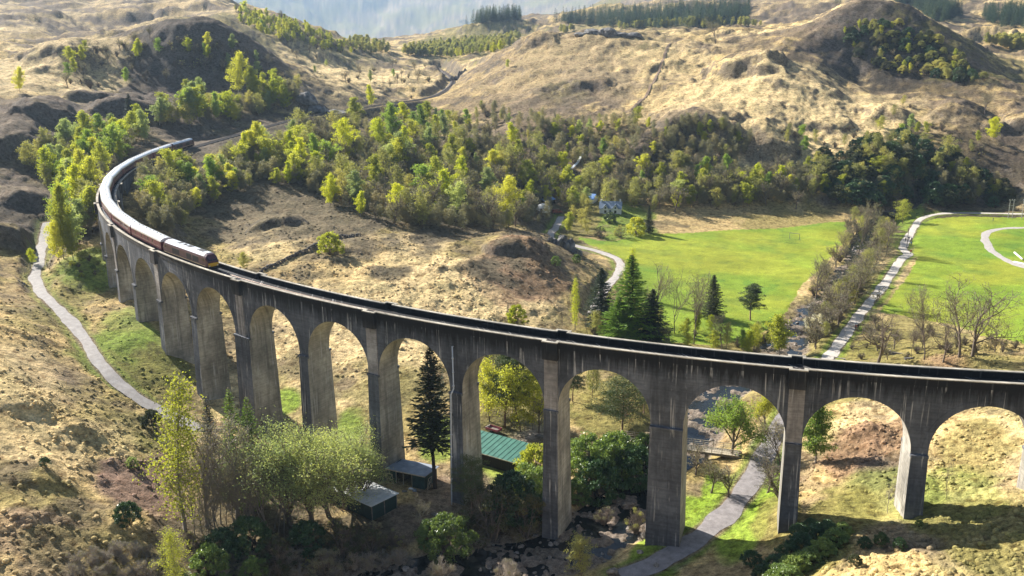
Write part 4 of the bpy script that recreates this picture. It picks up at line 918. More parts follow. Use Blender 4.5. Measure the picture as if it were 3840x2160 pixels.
LEAF = dict(
 birch=leaf_mat('birch_leaf', (0.42, 0.46, 0.085), 0.58), lime=leaf_mat('lime_green_leaf', (0.44, 0.50, 0.05), 0.58), olive=leaf_mat('budding_leaf', (0.37, 0.38, 0.15), 0.48), sage=leaf_mat('willow_leaf', (0.36, 0.44, 0.22), 0.5),
 green=leaf_mat('fresh_green_leaf', (0.25, 0.37, 0.09), 0.55), spruce=leaf_mat('spruce_needle', (0.032, 0.058, 0.024), 0.12), larch=leaf_mat('larch_needle', (0.16, 0.29, 0.035), 0.4), pine=leaf_mat('pine_needle', (0.085, 0.12, 0.045), 0.15),
 rhodo=leaf_mat('rhododendron_leaf', (0.06, 0.125, 0.045), 0.12, 0.5, 0.36, 0.4), gloss=leaf_mat('bright_shrub_leaf', (0.20, 0.29, 0.085), 0.35, 0.5, 0.35, 0.45), farpine=leaf_mat('plantation_needle', (0.055, 0.10, 0.05), 0.2), dusk=leaf_mat('dull_shrub_leaf', (0.085, 0.10, 0.045), 0.2), twig=leaf_mat('twig_haze', (0.29, 0.28, 0.19), 0.35, 0.3), blossom=leaf_mat('blossom', (0.72, 0.70, 0.62), 0.3, 0.15))  # bright shrub leaf lightened to look sunlit where the viaduct shades it
M_BARK = plain('grey_brown_bark', (0.17, 0.135, 0.105), 0.95, 0.35, 2.0); M_PALEBARK = plain('pale_birch_bark', (0.30, 0.26, 0.22), 0.9, 0.4, 2.0); M_DARKBARK = plain('dark_bark', (0.055, 0.042, 0.034), 0.95, 0.3, 2.0); M_PINEBARK = plain('orange_pine_bark', (0.24, 0.15, 0.10), 0.95, 0.35, 2.0)

M_GREYTWIG = plain('grey_twig_bark', (0.25, 0.215, 0.18), 0.95, 0.35, 2.0)
class Plant:
    def __init__(s, seed): s.r = random.Random(seed); s.n = np.random.default_rng(seed); s.segs = []; s.fine = []; s.leaf = []
    def limb(s, p, d, L, r0, r1, n, curl=0.15, up=0.0, fine=False):
        p = np.array(p, float); d = np.array(d, float); d /= np.linalg.norm(d); pts = [p.copy()]
        for i in range(n):
            d = d + s.n.normal(0, curl, 3) + np.array([0, 0, up / n]); d /= np.linalg.norm(d); q = p + d * (L / n)
            (s.fine if fine else s.segs).append((p, q, r0 + (r1 - r0) * i / n, r0 + (r1 - r0) * (i + 1) / n)); p = q; pts.append(p.copy())
        return pts, d
    def leaves(s, pts, k, spread, size, sag=0.0):
        P = np.array(pts); i = s.n.integers(0, len(P) - 1, k) if len(P) > 1 else np.zeros(k, int); t = s.n.random(k)[:, None]
        Q = P[i] * (1 - t) + P[np.minimum(i + 1, len(P) - 1)] * t + s.n.normal(0, spread, (k, 3)); Q[:, 2] -= sag * s.n.random(k)
        s.leaf.append(np.column_stack([Q, size * (0.6 + 0.8 * s.n.random(k))]))
    def seg_mesh(s, name, segs, mat, sides=4):
        A = np.array([x[0] for x in segs]); B = np.array([x[1] for x in segs]); ra = np.array([x[2] for x in segs]); rb_ = np.array([x[3] for x in segs])
        d = B - A; d /= np.linalg.norm(d, axis=1)[:, None] + 1e-9; u = np.where(np.abs(d[:, 2:3]) < 0.9, [[0, 0, 1.0]], [[1.0, 0, 0]]); a = np.cross(d, u); a /= np.linalg.norm(a, axis=1)[:, None]; b_ = np.cross(a, d); V = []
        for c_, r_ in ((A, ra), (B, rb_)):
            for k in range(sides): t = 2 * PI * k / sides; V.append(c_ + (a * math.cos(t) + b_ * math.sin(t)) * r_[:, None])
        V = np.stack(V, 1).reshape(-1, 3); base = np.arange(len(A))[:, None, None] * 2 * sides
        F = (base + np.array([(k, (k+1) % sides, sides + (k+1) % sides, sides + k) for k in range(sides)])[None]).reshape(-1, 4)
        return mesh_np(name, V, F, mat, True)
    def leaf_mesh(s, name, mat, asp=1.0, flat=0.0, dirs=None):
        Q = np.concatenate(s.leaf); k = len(Q); nrm = s.n.normal(0, 1, (k, 3)); nrm[:, 2] += flat * np.sign(nrm[:, 2] + 0.01); nrm /= np.linalg.norm(nrm, axis=1)[:, None]
        a = np.cross(nrm, s.n.normal(0, 1, (k, 3))) if dirs is None else np.concatenate(dirs); a /= np.linalg.norm(a, axis=1)[:, None] + 1e-9; b_ = np.cross(nrm, a); b_ /= np.linalg.norm(b_, axis=1)[:, None] + 1e-9
        h = Q[:, 3:4] * 0.5; c_ = Q[:, :3]; V = np.stack([c_ - a*h*1.15, c_ - b_*h*asp*0.8, c_ + a*h*1.15, c_ + b_*h*asp*0.8], 1).reshape(-1, 3); F = np.arange(k * 4).reshape(k, 4)
        tint = np.repeat(np.clip(0.5 + s.n.normal(0, 0.22, k), 0, 1), 4)
        return mesh_np(name, V, F, mat, False, col={'tint': np.stack([tint] * 3, 1).astype(np.float32)})

def birch(seed, nleaf, size, slim=1.0, h=10.0, mat='birch', bark=None, low=0.16, weep=0.35, twigs=True, nb=34):
    p = Plant(seed); tr, _ = p.limb((0, 0, -0.3), (p.r.uniform(-.06, .06), p.r.uniform(-.06, .06), 1), h + 0.3, 0.13 * h / 10, 0.015, 10, 0.035); T = np.array(tr); ph = p.r.random() * 6
    for i in range(nb):
        t = low + (0.97 - low) * (i + p.r.random()) / nb; j = t * 10; k = min(int(j), 9); pos = T[k] * (1 - (j - k)) + T[k+1] * (j - k); ph += 2.4 + p.r.uniform(-.5, .5)
        prof = (math.sin(PI * min(1, (t - low * 0.6) / (1.02 - low * 0.6)) ** 0.75) ** 0.8) * 0.30 * h * slim * p.r.uniform(0.55, 1.25)
        el = 0.55 + 0.55 * t; d = (math.cos(ph) * math.cos(el), math.sin(ph) * math.cos(el), math.sin(el)); pts, e = p.limb(pos, d, prof, 0.035 * h / 10 * (1.1 - t), 0.008, 4, 0.12, -0.1)
        m = max(3, int(nleaf / nb * (prof / (0.2 * h * slim))))
        p.leaves(pts[1:], int(m * 0.45), 0.27 * h / 10, size, weep * 0.5)
        for q in range(3 if twigs else 0):
            a = pts[p.r.randint(1, 4)]; ph2 = p.r.random() * 6.3; tw, _ = p.limb(a, (math.cos(ph2), math.sin(ph2), 0.1), prof * 0.45 + 0.2, 0.01, 0.004, 3, 0.2, -weep * 1.6, True); p.leaves(tw, int(m * 0.19), 0.24 * h / 10, size, weep * 0.6)
    return p, p.seg_mesh('trunk', p.segs + p.fine, bark or M_PALEBARK), p.leaf_mesh('crown', LEAF[mat])
def bare(seed, levels=4, h=10.0, spread=0.75, bark=None, forks=(4, 5, 5, 4), twig_leaf=0, size=0.2, mat='twig', sides=4, trunk=0.3, thick=1.0, lean=0.0, leaf_low=0.0):
    p = Plant(seed); segs_tw = []
    def rec(pos, d, L, r, lev):
        fine = lev >= 2; pts, e = p.limb(pos, d, L, r, r * 0.55, 4 if lev < 2 else 3, 0.10 + 0.05 * lev, 0.10, fine)
        if lev >= levels:
            if twig_leaf: p.leaves(pts, twig_leaf, 0.12, size)
            return
        for i in range(forks[lev]):
            a = pts[-1] if i == 0 else pts[p.r.randint(1 if lev else 2, len(pts) - 1)]; ph = p.r.random() * 6.28; s_ = spread * p.r.uniform(0.6, 1.2)
            u = np.cross(e, (math.cos(ph), math.sin(ph), 0.3)); u /= np.linalg.norm(u) + 1e-9; nd = e * math.cos(s_ * (0.45 if i == 0 else 1)) + u * math.sin(s_ * (0.45 if i == 0 else 1)) + np.array([0, 0, 0.12])
            rec(a, nd, L * p.r.uniform(0.55, 0.82), r * (0.62 if i == 0 else 0.48), lev + 1)
    rec((0, 0, -0.3), (lean, 0, 1), h * trunk + 0.3, 0.02 * h * thick, 0)
    if twig_leaf == 0: p.leaves([(0, 0, 1), (0, 0, 1.1)], 2, 0.05, 0.02)
    top = max(s_[1][2] for s_ in p.segs + p.fine); k = h / top
    for L_ in (p.segs, p.fine):
        for i, (a, b_, r0, r1) in enumerate(L_): L_[i] = (a * k, b_ * k, max(r0 * k, 0.006), max(r1 * k, 0.005))
    p.leaf = [np.column_stack([q[:, :3] * k, q[:, 3]]) for q in p.leaf]
    if leaf_low: Q_ = np.concatenate(p.leaf); rad_ = np.hypot(Q_[:, 0], Q_[:, 1]); p.leaf = [Q_[Q_[:, 2] > h * leaf_low * (1.15 - 0.5 * rad_ / rad_.max()) + p.n.normal(0, 0.04 * h, len(Q_))]]
    tm = p.seg_mesh('trunk', p.segs, bark or M_BARK, 6); cm = p.seg_mesh('crown', p.fine, bark or M_BARK, 3)
    lm = p.leaf_mesh('leaf', LEAF[mat]) if twig_leaf else None
    return p, tm, cm, lm
def spruce(seed, step=0.3, per=7, wide=0.23, h=10.0, low=0.06, size=0.42, mat='spruce', dens=5, bark=None):
    p = Plant(seed); p.limb((0, 0, -0.3), (0, 0, 1), h + 0.3, 0.16 * h / 10, 0.015, 8, 0.012); dirs = []; z = low * h; ph = 0
    while z < h * 0.985:
        t = z / h; L = wide * h * (1 - t) ** 0.8 * (0.5 + 0.5 * min(1, (t - low) / 0.12 + 0.35))
        for i in range(per):
            ph += 2 * PI / per + p.r.uniform(-.35, .35); l = L * p.r.uniform(0.6, 1.15) + 0.08; el = -0.30 + 0.75 * t
            pts, e = p.limb((0, 0, z + p.r.uniform(-.1, .1)), (math.cos(ph), math.sin(ph), math.sin(el)), l, 0.022, 0.006, 3, 0.05, 0.22, True)
            k = max(2, int(dens * l)); P = np.array(pts); u = p.n.random(k) ** 0.8 * 2.999; ii = u.astype(int); f = (u - ii)[:, None]; Q = P[ii] * (1 - f) + P[np.minimum(ii+1, 3)] * f
            sd = np.cross(e, (0, 0, 1)); sd /= np.linalg.norm(sd); lat = p.n.normal(0, 1, k)[:, None]; Q = Q + sd * lat * 0.12 * l * (1 - 0.5 * u[:, None] / 3); Q[:, 2] -= 0.10 * p.n.random(k) + 0.05 * np.abs(lat[:, 0])
            p.leaf.append(np.column_stack([Q, size * (0.55 + 0.7 * p.n.random(k)) * (0.55 + 0.45 * (1 - t))])); dirs.append(np.tile(e, (k, 1)) + sd * lat * 0.7 + p.n.normal(0, 0.25, (k, 3)) - np.array([0, 0, 0.25]))
        z += step * (0.75 + 0.5 * p.r.random()) * (1.15 - 0.5 * t)
    return p, p.seg_mesh('trunk', p.segs + p.fine, bark or M_DARKBARK), p.leaf_mesh('crown', LEAF[mat], 0.38, 0.7, dirs)
def pine(seed, h=10.0, nl=60, size=0.3, clump=0.42, mat='pine', sp=1.0, per=70):
    p = Plant(seed); tr, _ = p.limb((0, 0, -0.3), (0.05, 0, 1), h * 0.92, 0.17 * h / 10, 0.05, 8, 0.06); T = np.array(tr); ph = 0
    for i in range(nl):
        t = 0.32 + 0.66 * (i + p.r.random()) / nl; k = min(int(t * 8), 7); pos = T[k] + (T[k+1] - T[k]) * (t * 8 - k); ph += 2.4; L = h * 0.30 * sp * math.sin(PI * (0.18 + 0.78 * t)) ** 0.6 * p.r.uniform(0.5, 1.2)
        pts, e = p.limb(pos, (math.cos(ph), math.sin(ph), 0.25 + 0.5 * t), L, 0.05 * (1.2 - t), 0.015, 4, 0.22, 0.25)
        for q in range(3):
            a = pts[-1 - q % 3] + p.n.normal(0, 0.25, 3); m = int(per * p.r.uniform(0.6, 1.2)); w = p.n.normal(0, 1, (m, 3)); w /= np.linalg.norm(w, axis=1)[:, None]
            p.leaf.append(np.column_stack([a + w * np.array([clump, clump, clump * 0.45]) * p.n.random(m)[:, None] ** 0.4 * h / 10 * 1.6, size * (0.6 + 0.6 * p.n.random(m))]))
    return p, p.seg_mesh('trunk', p.segs, M_PINEBARK), p.leaf_mesh('crown', LEAF[mat], 0.35)
def dome(seed, h=3.0, wide=1.3, nleaf=4000, size=0.16, mat='rhodo', stems=14, shell=0.75, low=0.0, bark=None, lumpy=0.35, asp=0.55, twig=0):
    """many-stemmed shrub or low spreading tree: leaves gathered in clumps over an uneven dome"""
    p = Plant(seed); W = h * wide / 2; nc = max(10, nleaf // 90)
    u = p.n.random(nc); th = p.n.random(nc) * 2 * PI; zc = low + (1 - low) * (0.06 + 0.94 * u ** 0.8); rr = np.sqrt(np.clip(1 - ((zc - low) / (1 - low)) ** 2 * 0.96, 0.03, 1)) * W * (1 - lumpy * p.n.random(nc)); fr = shell + (1 - shell) * p.n.random(nc)
    Cn = np.column_stack([np.cos(th) * rr * fr, np.sin(th) * rr * fr, zc * h * (0.78 + 0.22 * fr)])
    for c_ in Cn:
        m = int(nleaf / nc * p.r.uniform(0.5, 1.5)); rad = h * p.r.uniform(0.07, 0.15); w = p.n.normal(0, 1, (m, 3)); w /= np.linalg.norm(w, axis=1)[:, None]
        q = c_ + w * rad * p.n.random(m)[:, None] ** 0.45 * np.array([1, 1, 0.8]); q[:, 2] = np.maximum(q[:, 2], 0.03); p.leaf.append(np.column_stack([q, size * (0.6 + 0.8 * p.n.random(m))]))
    for i in range(stems):
        c_ = Cn[i % nc]; pts, e = p.limb((p.r.uniform(-.1, .1) * W, p.r.uniform(-.1, .1) * W, -0.15), np.array([c_[0] * 0.5, c_[1] * 0.5, c_[2]]), np.linalg.norm(c_) * 0.98, 0.022 * h, 0.006 * h, 5, 0.10, 0.05)
        for q in range(5): p.limb(pts[p.r.randint(2, 5)], p.n.normal(0, 1, 3) + np.array([c_[0], c_[1], c_[2]]) / h * 1.2, h * 0.22, 0.007 * h, 0.003 * h, 3, 0.15, 0.1, True)
    for i in range(twig):
        c_ = Cn[p.r.randrange(nc)]; p.limb(c_ * 0.75, c_ + p.n.normal(0, 0.3 * h, 3), h * 0.3, 0.012, 0.005, 3, 0.2, 0.1, True)
    return p, p.seg_mesh('trunk', p.segs + p.fine, bark or M_BARK), p.leaf_mesh('crown', LEAF[mat], asp)

PROTO = {}
def reg(key, res, h):
    if len(res) == 4: p, tm, cm, lm = res; PROTO.setdefault(key, []).append((h, [('trunk', tm), ('crown', cm)], lm))
    else: p, tm, cm = res; PROTO.setdefault(key, []).append((h, [('trunk', tm), ('crown', cm)], None))
for i in range(4): reg('birch_far', birch(100 + i, 4200, 0.27, (0.85, 1.0, 1.2, 0.95)[i], nb=26), 10)
for i in range(3): reg('birch_mid', birch(120 + i, 6500, 0.21, (0.8, 1.05, 1.25)[i], nb=34), 10)
for i in range(2): reg('birch_near', birch(140 + i, 5200, 0.125, (0.62, 0.74)[i], nb=70, weep=0.2, low=0.1), 10)
for i in range(4): reg('bud_far', birch(160 + i, 2600, 0.24, (1.0, 1.25, 1.4, 1.1)[i], mat='olive', bark=M_BARK, nb=36, low=0.14), 10)
for i in range(3): reg('bud_mid', birch(170 + i, 3800, 0.19, (1.1, 1.35, 1.0)[i], mat='olive', bark=M_BARK, nb=44), 10)
for i in range(3): reg('bare_far', bare(200 + i, 3, spread=(0.6, 0.75, 0.7)[i], forks=(6, 6, 6), twig_leaf=4, size=0.20, trunk=0.28), 10)
for i in range(4): reg('bare_near', bare(220 + i, 4, spread=(0.6, 0.72, 0.5, 0.66)[i], forks=(5, 5, 5, 4), trunk=(0.3, 0.26, 0.36, 0.22)[i], thick=0.62, twig_leaf=5, size=0.11), 10)
for i in range(2): reg('bare_slim', bare(230 + i, 4, spread=0.42, forks=(5, 5, 4, 3), trunk=0.5, thick=0.6), 10)
reg('bare_gnarl', bare(241, 4, spread=0.95, forks=(4, 4, 4, 4), trunk=0.34, thick=1.2, lean=0.35), 10)
for i in range(2): reg('spruce_far', spruce(260 + i, 0.5, 6, (0.2, 0.25)[i], dens=5, size=0.7), 10)
for i in range(2): reg('spruce_near', spruce(270 + i, 0.22, 9, (0.25, 0.29)[i], dens=17, size=0.40), 10)
reg('spruce_bare', spruce(280, 0.23, 9, 0.25, dens=17, size=0.40, low=0.30), 10)
for i in range(2): reg('larch', spruce(290 + i, 0.24, 8, 0.18, dens=18, size=0.28, mat='larch', bark=M_BARK), 10)
for i in range(2): reg('pine', pine(300 + i), 10)
reg('pine_wide', pine(306, nl=70, sp=1.45, clump=0.5, per=70, size=0.24), 10)
for i in range(2): reg('willow', bare(320 + i, 4, spread=0.6, forks=(12, 5, 5, 4), twig_leaf=34, size=0.10, mat='sage', trunk=0.09, thick=0.42, leaf_low=0.5), 10)
reg('sallow', bare(326, 4, spread=0.75, forks=(7, 5, 5, 5), twig_leaf=14, size=0.17, mat='green', trunk=0.16, thick=0.7), 10)
for i in range(3): reg('rhodo', dome(340 + i, 3.0, 1.5, 8000, 0.2, 'rhodo', 8, 0.8, 0, M_DARKBARK, 0.35), 3)
for i in range(2): reg('gloss', dome(350 + i, 3.0, 1.4, 7000, 0.18, 'gloss', 8, 0.75, 0, M_BARK, 0.4), 3)
for i in range(2): reg('dusk', dome(356 + i, 3.0, 1.45, 3000, 0.15, 'dusk', 20, 0.7, 0, M_BARK, 0.4, 0.4, 120), 3)
for i in range(2): reg('scrub', dome(360 + i, 3.0, 1.4, 1100, 0.14, 'olive', 40, 0.6, 0.1, M_BARK, 0.4, 0.3, 260), 3)
for i in range(2): reg('palescrub', dome(364 + i, 2.2, 1.5, 700, 0.10, 'twig', 46, 0.6, 0.1, plain('pale_twig', (0.36, 0.31, 0.25), 0.9), 0.4, 0.3, 320), 2.2)
reg('blossom', dome(370, 4.0, 1.5, 3600, 0.18, 'blossom', 14, 0.7, 0.1, M_BARK, 0.4), 4)

TREES = []
counts = {}
def put_tree(name, key, pos, hm, label, cat, group=None, leaf=None, wide=1.0, rz=None, variant=None, bark=None, sink=0.0):
    vs = PROTO[key]; h, parts, lm = vs[(rng.randrange(len(vs)) if variant is None else variant) % len(vs)]
    k = hm / h; root = bpy.data.objects.new(name, None); root.empty_display_size = 0.3; root.location = (pos[0], pos[1], pos[2] - sink); root.rotation_euler = (0, 0, rng.random() * 6.28 if rz is None else rz); root.scale = (k * wide, k * wide, k); C.objects.link(root)
    for nm, me in parts:
        o = bpy.data.objects.new(nm, me); o.parent = root; C.objects.link(o)
        mt = leaf if nm == 'crown' else bark
        if nm == 'crown' and bark and key.startswith('bare'): mt = bark
        if mt and (nm != 'crown' or lm is None or mt is bark):
            o.material_slots[0].link = 'OBJECT'; o.material_slots[0].material = mt
    if lm is not None:
        o = bpy.data.objects.new('foliage', lm); o.parent = root; C.objects.link(o)
        if leaf: o.material_slots[0].link = 'OBJECT'; o.material_slots[0].material = leaf
    tag(root, label, cat, group); counts[name] = counts.get(name, 0) + 1; TREES.append((pos[0], pos[1])); return root
def px_h(pos, y0, y1):
    d = np.array(pos) - CAM; z = d @ FW; return abs(y1 - y0) * z / FD / 0.97
def tree_at(name, key, x, y, ytop, label, cat, **k):
    p = cast(x, y); return put_tree(name, key, p, px_h(p, y, ytop), label, cat, **k)
TR_XY = TRACKL[:, :2]
LINE_XY = np.concatenate([l[:, :2] for l, _ in LINES.values()]); LINE_XY = LINE_XY[::2]
def free(p, gap, river=True):
    if np.min((TR_XY[:, 0] - p[0])**2 + (TR_XY[:, 1] - p[1])**2) < 26: return False
    if np.min((LINE_XY[:, 0] - p[0])**2 + (LINE_XY[:, 1] - p[1])**2) < 7: return False
    if river and np.min((RIVL[:, 0] - p[0])**2 + (RIVL[:, 1] - p[1])**2) < 13: return False
    for q in TREES:
        if (q[0] - p[0])**2 + (q[1] - p[1])**2 < gap * gap: return False
    return True
def wood(poly, count, mix, gap=2.2, keep=None):
    """plant a wood: mix = list of (weight, name, proto, (hmin, hmax), label, category, group, leaf materials)"""
    xs = [p[0] for p in poly]; ys = [p[1] for p in poly]; tot = sum(m_[0] for m_ in mix); done = 0; tries = 0
    while done < count and tries < count * 30:
        tries += 1; x = rng.uniform(min(xs), max(xs)); y = rng.uniform(min(ys), max(ys))
        if not inside(np.array([x]), np.array([y]), poly)[0]: continue
        p = cast(x, y)
        if not free(p, gap): continue
        r = rng.random() * tot
        for m_ in mix:
            r -= m_[0]
            if r <= 0: break
        _, nm, key, (h0, h1), lab, cat, grp, leaves = m_
        put_tree(nm, key, p, rng.uniform(h0, h1) * 1.25, lab, cat, grp, leaf=LEAF[rng.choice(leaves)] if leaves else None, wide=rng.uniform(0.9, 1.3)); done += 1
def B(where, grp, w=3, key='birch_far', h=(7, 12), leaves=('birch', 'birch', 'lime', 'sage', 'green', 'birch')): return (w, 'birch_tree', key, h, 'yellow-green birch in new leaf ' + where, 'tree', 'birches ' + grp, leaves)
def A(where, grp, w=3, key='bud_far', h=(6, 10), leaves=('olive',)): return (w, 'alder_tree', key, h, 'brown-green alder just coming into bud ' + where, 'tree', 'alders ' + grp, leaves)
def D(where, grp, w=2, key='bare_far', h=(6, 10)): return (w, 'bare_tree', key, h, 'leafless grey-brown tree ' + where, 'tree', 'bare trees ' + grp, None)
def S(where, grp, w=2, key='scrub', h=(1.5, 3.5), leaves=('olive', 'dusk', 'twig')): return (w, 'scrub_bush', key, h, 'low brown scrub bush ' + where, 'bush', 'scrub ' + grp, leaves)

CLUMP = 'thin grey leafless stem in the thicket under the tall foreground birch'
# single trees and shrubs one can point to ------------------------------------------------
tree_at('spruce_tree', 'spruce_bare', 1095, 1228, 862, 'tall dark spruce with bare lower trunk beside the small green shed', 'tree', variant=0, wide=1.15)
tree_at('birch_tree', 'birch_near', 466, 1335, 935, 'tall slender yellow-green birch at left of the foreground clump', 'tree', leaf=LEAF['birch'], variant=0)
tree_at('birch_tree', 'birch_near', 445, 1480, 1318, 'small yellow-green birch at the bottom edge below the tall birch', 'tree', leaf=LEAF['birch'], variant=1, wide=1.2)
for x, y, t, v in ((520,1325,1040,0),(556,1318,1010,1),(600,1335,1050,0),(640,1335,1085,1),(680,1362,1110,0),(575,1345,1130,1),(700,1345,1150,1),(545,1352,1170,0)):
    tree_at('bare_tree', 'bare_slim' if v else 'bare_near', x, y, t, {520:'first',545:'second',556:'third',575:'fourth',600:'fifth',640:'sixth',680:'seventh',700:'eighth'}[x] + ' from the left of the thin leafless trees beside the willows', 'tree', group='bare trees of the foreground clump', wide=0.85, bark=M_GREYTWIG)
for x, y, t in ((490,1345,1130),(508,1340,1100),(532,1338,1085),(562,1360,1150),(588,1322,1070),(618,1345,1110),(632,1318,1070),(660,1350,1120),(668,1322,1090),(690,1330,1130),(715,1350,1170),(610,1368,1180),(648,1372,1190),(530,1372,1200)):
    tree_at('bare_tree', 'bare_slim', x, y, t, CLUMP, 'tree', group='thin stems of the foreground thicket', wide=0.8, bark=M_GREYTWIG)
for x, y, t, lab in ((540,1215,985,'dark-topped young conifer nearest the hill track behind the bare trees'),(602,1262,962,'olive-green larch behind the foreground bare trees'),(645,1275,985,'bright green larch left of the willows')):
    tree_at('larch_tree', 'larch', x, y, t, lab, 'tree', leaf=LEAF['spruce'] if x == 540 else LEAF['larch'], wide=1.2)
for x, y, t, v, lab in ((735,1318,1043,0,'grey-green willow with many stems, leftmost of the willow clump'),(830,1300,1050,1,'grey-green willow in the middle of the clump by the grey-roofed barn'),(905,1262,1085,0,'grey-green willow leaning over the grey barn roof')):
    tree_at('willow_tree', 'willow', x, y, t, lab, 'tree', variant=v, wide=1.1)
tree_at('willow_tree', 'willow', 785, 1312, 1062, 'grey-green willow between the leftmost and the middle one', 'tree', variant=1, wide=1.2)
tree_at('willow_tree', 'willow', 872, 1282, 1068, 'grey-green willow between the middle one and the one over the barn', 'tree', variant=0, wide=1.2)
tree_at('pine_tree', 'pine_wide', 1188, 1292, 1148, 'dark flat-topped pine in front of the piped pier', 'tree', wide=0.9)
tree_at('sapling', 'bare_near', 1062, 1335, 1246, 'small pale leafless tree in the yard before the sheds', 'tree', bark=bpy.data.materials['pale_twig'])
tree_at('river_tree', 'bud_mid', 1462, 1452, 1335, 'small green-budding tree among the stones of the river', 'tree', wide=1.3)
tree_at('pine_tree', 'pine_wide', 1562, 1108, 932, 'wide Scots pine with pale crooked limbs seen through an arch', 'tree', wide=1.1)
tree_at('sallow_tree', 'sallow', 1838, 1152, 985, 'round fresh green tree beside the end of the footbridge', 'tree', leaf=LEAF['green'])
tree_at('sallow_tree', 'sallow', 1925, 1075, 985, 'olive-green bushy tree behind the round tree by the road', 'tree', leaf=LEAF['birch'])
tree_at('sallow_tree', 'birch_mid', 2052, 1165, 1005, 'leaning thin-leaved tree seen through the second arch from the right', 'tree', leaf=LEAF['green'], wide=1.3)
tree_at('sapling', 'bare_slim', 2232, 1292, 1180, 'thin leafless sapling in rough grass left of the sunlit pier', 'tree', bark=bpy.data.materials['pale_twig'])
tree_at('sapling', 'bare_slim', 2382, 1258, 1128, 'thin leaning leafless sapling right of the sunlit pier', 'tree', wide=0.5)
for x, y, t, lab in ((1788,1240,1150,'bare riverside tree between the double pier and the road'),(1832,1250,1160,'bare twiggy tree at the road verge by the river'),(1750,1195,1120,'bare shrub tree below the footbridge'),(1962,1180,1030,'bare grey tree close against the left of the slim pier'),(1930,1240,1140,'low bare tree on the bank right of the road'),(1965,1275,1160,'bare tree below the road bank by the slim pier')):
    tree_at('bare_tree', 'bare_far' if x != 1962 else 'bare_near', x, y, t, lab, 'tree', wide=1.2)
for x, y, t, key, lf, lab in (
 (385,1078,1032,'rhodo','dusk','glossy grey-green rhododendron beside the hill track'),(322,1318,1262,'rhodo','rhodo','round glossy rhododendron dome alone on the left slope'),(113,1172,1150,'rhodo','rhodo','small rhododendron on the left hillside'),(333,1175,1150,'rhodo','sage','small pale shrub on the mauve heath patch'),
 (1130,1395,1290,'gloss','gloss','bright yellow-green shrub above the dark river pool'),(1085,1372,1305,'gloss','gloss','lighter green shrub below the yard at the bottom centre'),(1352,1215,1118,'gloss','birch','yellow-green shrub tree between the green shed and the pier'),(1330,1260,1165,'gloss','gloss','green shrub in front of the green-roofed shed'),
 (1480,1205,1095,'gloss','gloss','tall sunlit rhododendron right of the river pier'),(1545,1200,1090,'rhodo','gloss','dense evergreen shrub under the pine by the river'),(1500,1250,1150,'rhodo','rhodo','dark evergreen shrub low on the river bank'),(1590,1215,1120,'rhodo','rhodo','shaded evergreen shrub left of the double pier'),(1455,1262,1205,'gloss','gloss','small bright shrub against the river pier'),(1620,1170,1095,'rhodo','gloss','shrub at the end of the footbridge left of the double pier'),
 (1240,1350,1210,'dusk','dusk','big grey twiggy thicket at the bottom centre of the river bank'),(1320,1345,1235,'dusk','dusk','grey twiggy thicket left of the river pier foot'),(1290,1300,1190,'rhodo','rhodo','dark shrub between the pine and the river pier'),(1360,1300,1240,'rhodo','rhodo','dark low shrub against the left of the river pier'),
 (560,1410,1330,'rhodo','rhodo','dark glossy shrub below the bare tree clump'),(630,1395,1300,'rhodo','rhodo','dark shrub under the bare trees, right of the glossy one'),(530,1450,1370,'rhodo','gloss','paler shrub at the bottom edge left of centre'),(775,1385,1310,'rhodo','rhodo','dark evergreen shrub under the willows'),(700,1440,1350,'dusk','dusk','grey thicket at the bottom edge under the willows'),(860,1400,1310,'dusk','dusk','grey thicket in front of the grey barn'),(930,1400,1330,'dusk','dusk','grey twiggy thicket left of the dark river pool'),(820,1460,1380,'dusk','twig','bare grey bush at the bottom edge under the thickets'),(990,1385,1330,'scrub','olive','brown bush at the edge of the yard'),(640,1465,1400,'gloss','gloss','green shrub at the bottom edge below the dark ones'),
 (1110,1462,1395,'palescrub','twig','pale leafless bush at the very bottom beside the dark pool'),(1275,1462,1400,'palescrub','twig','pale spreading leafless bush at the very bottom among stones'),(1520,1320,1268,'scrub','twig','small brown bush on the gravel bank between two piers'),(1600,1340,1280,'scrub','olive','thin olive bush by the water left of the double pier'),
 (2050,850,790,'blossom','blossom','white blossoming shrub beside the river'),(1300,812,768,'gloss','lime','bright lime-green young tree just behind the parapet'),(2217,1372,1340,'rhodo','rhodo','dark round shrub in the shade at lower right'),(2262,1380,1352,'rhodo','rhodo','low dark shrub beside the round one at lower right'),(2175,1378,1350,'rhodo','rhodo','small dark shrub left of the round one at lower right'),(2312,1325,1308,'rhodo','gloss','small green shrub at the foot of the sunlit pier'),(2150,1425,1395,'rhodo','dusk','small dull shrub on the pale grass at the bottom right'),
 (1510,598,570,'dusk','dusk','brown hedge bush at the top left edge of the playing field'),(1560,596,566,'dusk','olive','brown hedge bush in the middle of the field hedge'),(1600,590,548,'gloss','birch','yellow-green bush left of the lone cypress'),(1535,560,535,'rhodo','rhodo','dark evergreen bush below the white cottage'),(1398,668,645,'gloss','gloss','small green bush by the rocks of the bracken knoll'),(1450,660,640,'gloss','gloss','small green bush nearest the drive on the bracken knoll'),(830,640,585,'gloss','birch','yellow-green bush at the upper end of the drystone wall'),(615,680,635,'birch_mid','olive','thin olive bush on the pasture right of the locomotive'),
 (2180,520,500,'dusk','dusk','grey bush at the river bend')):
    tree_at('shrub', key, x, y, t, lab, 'shrub', leaf=LEAF[lf])
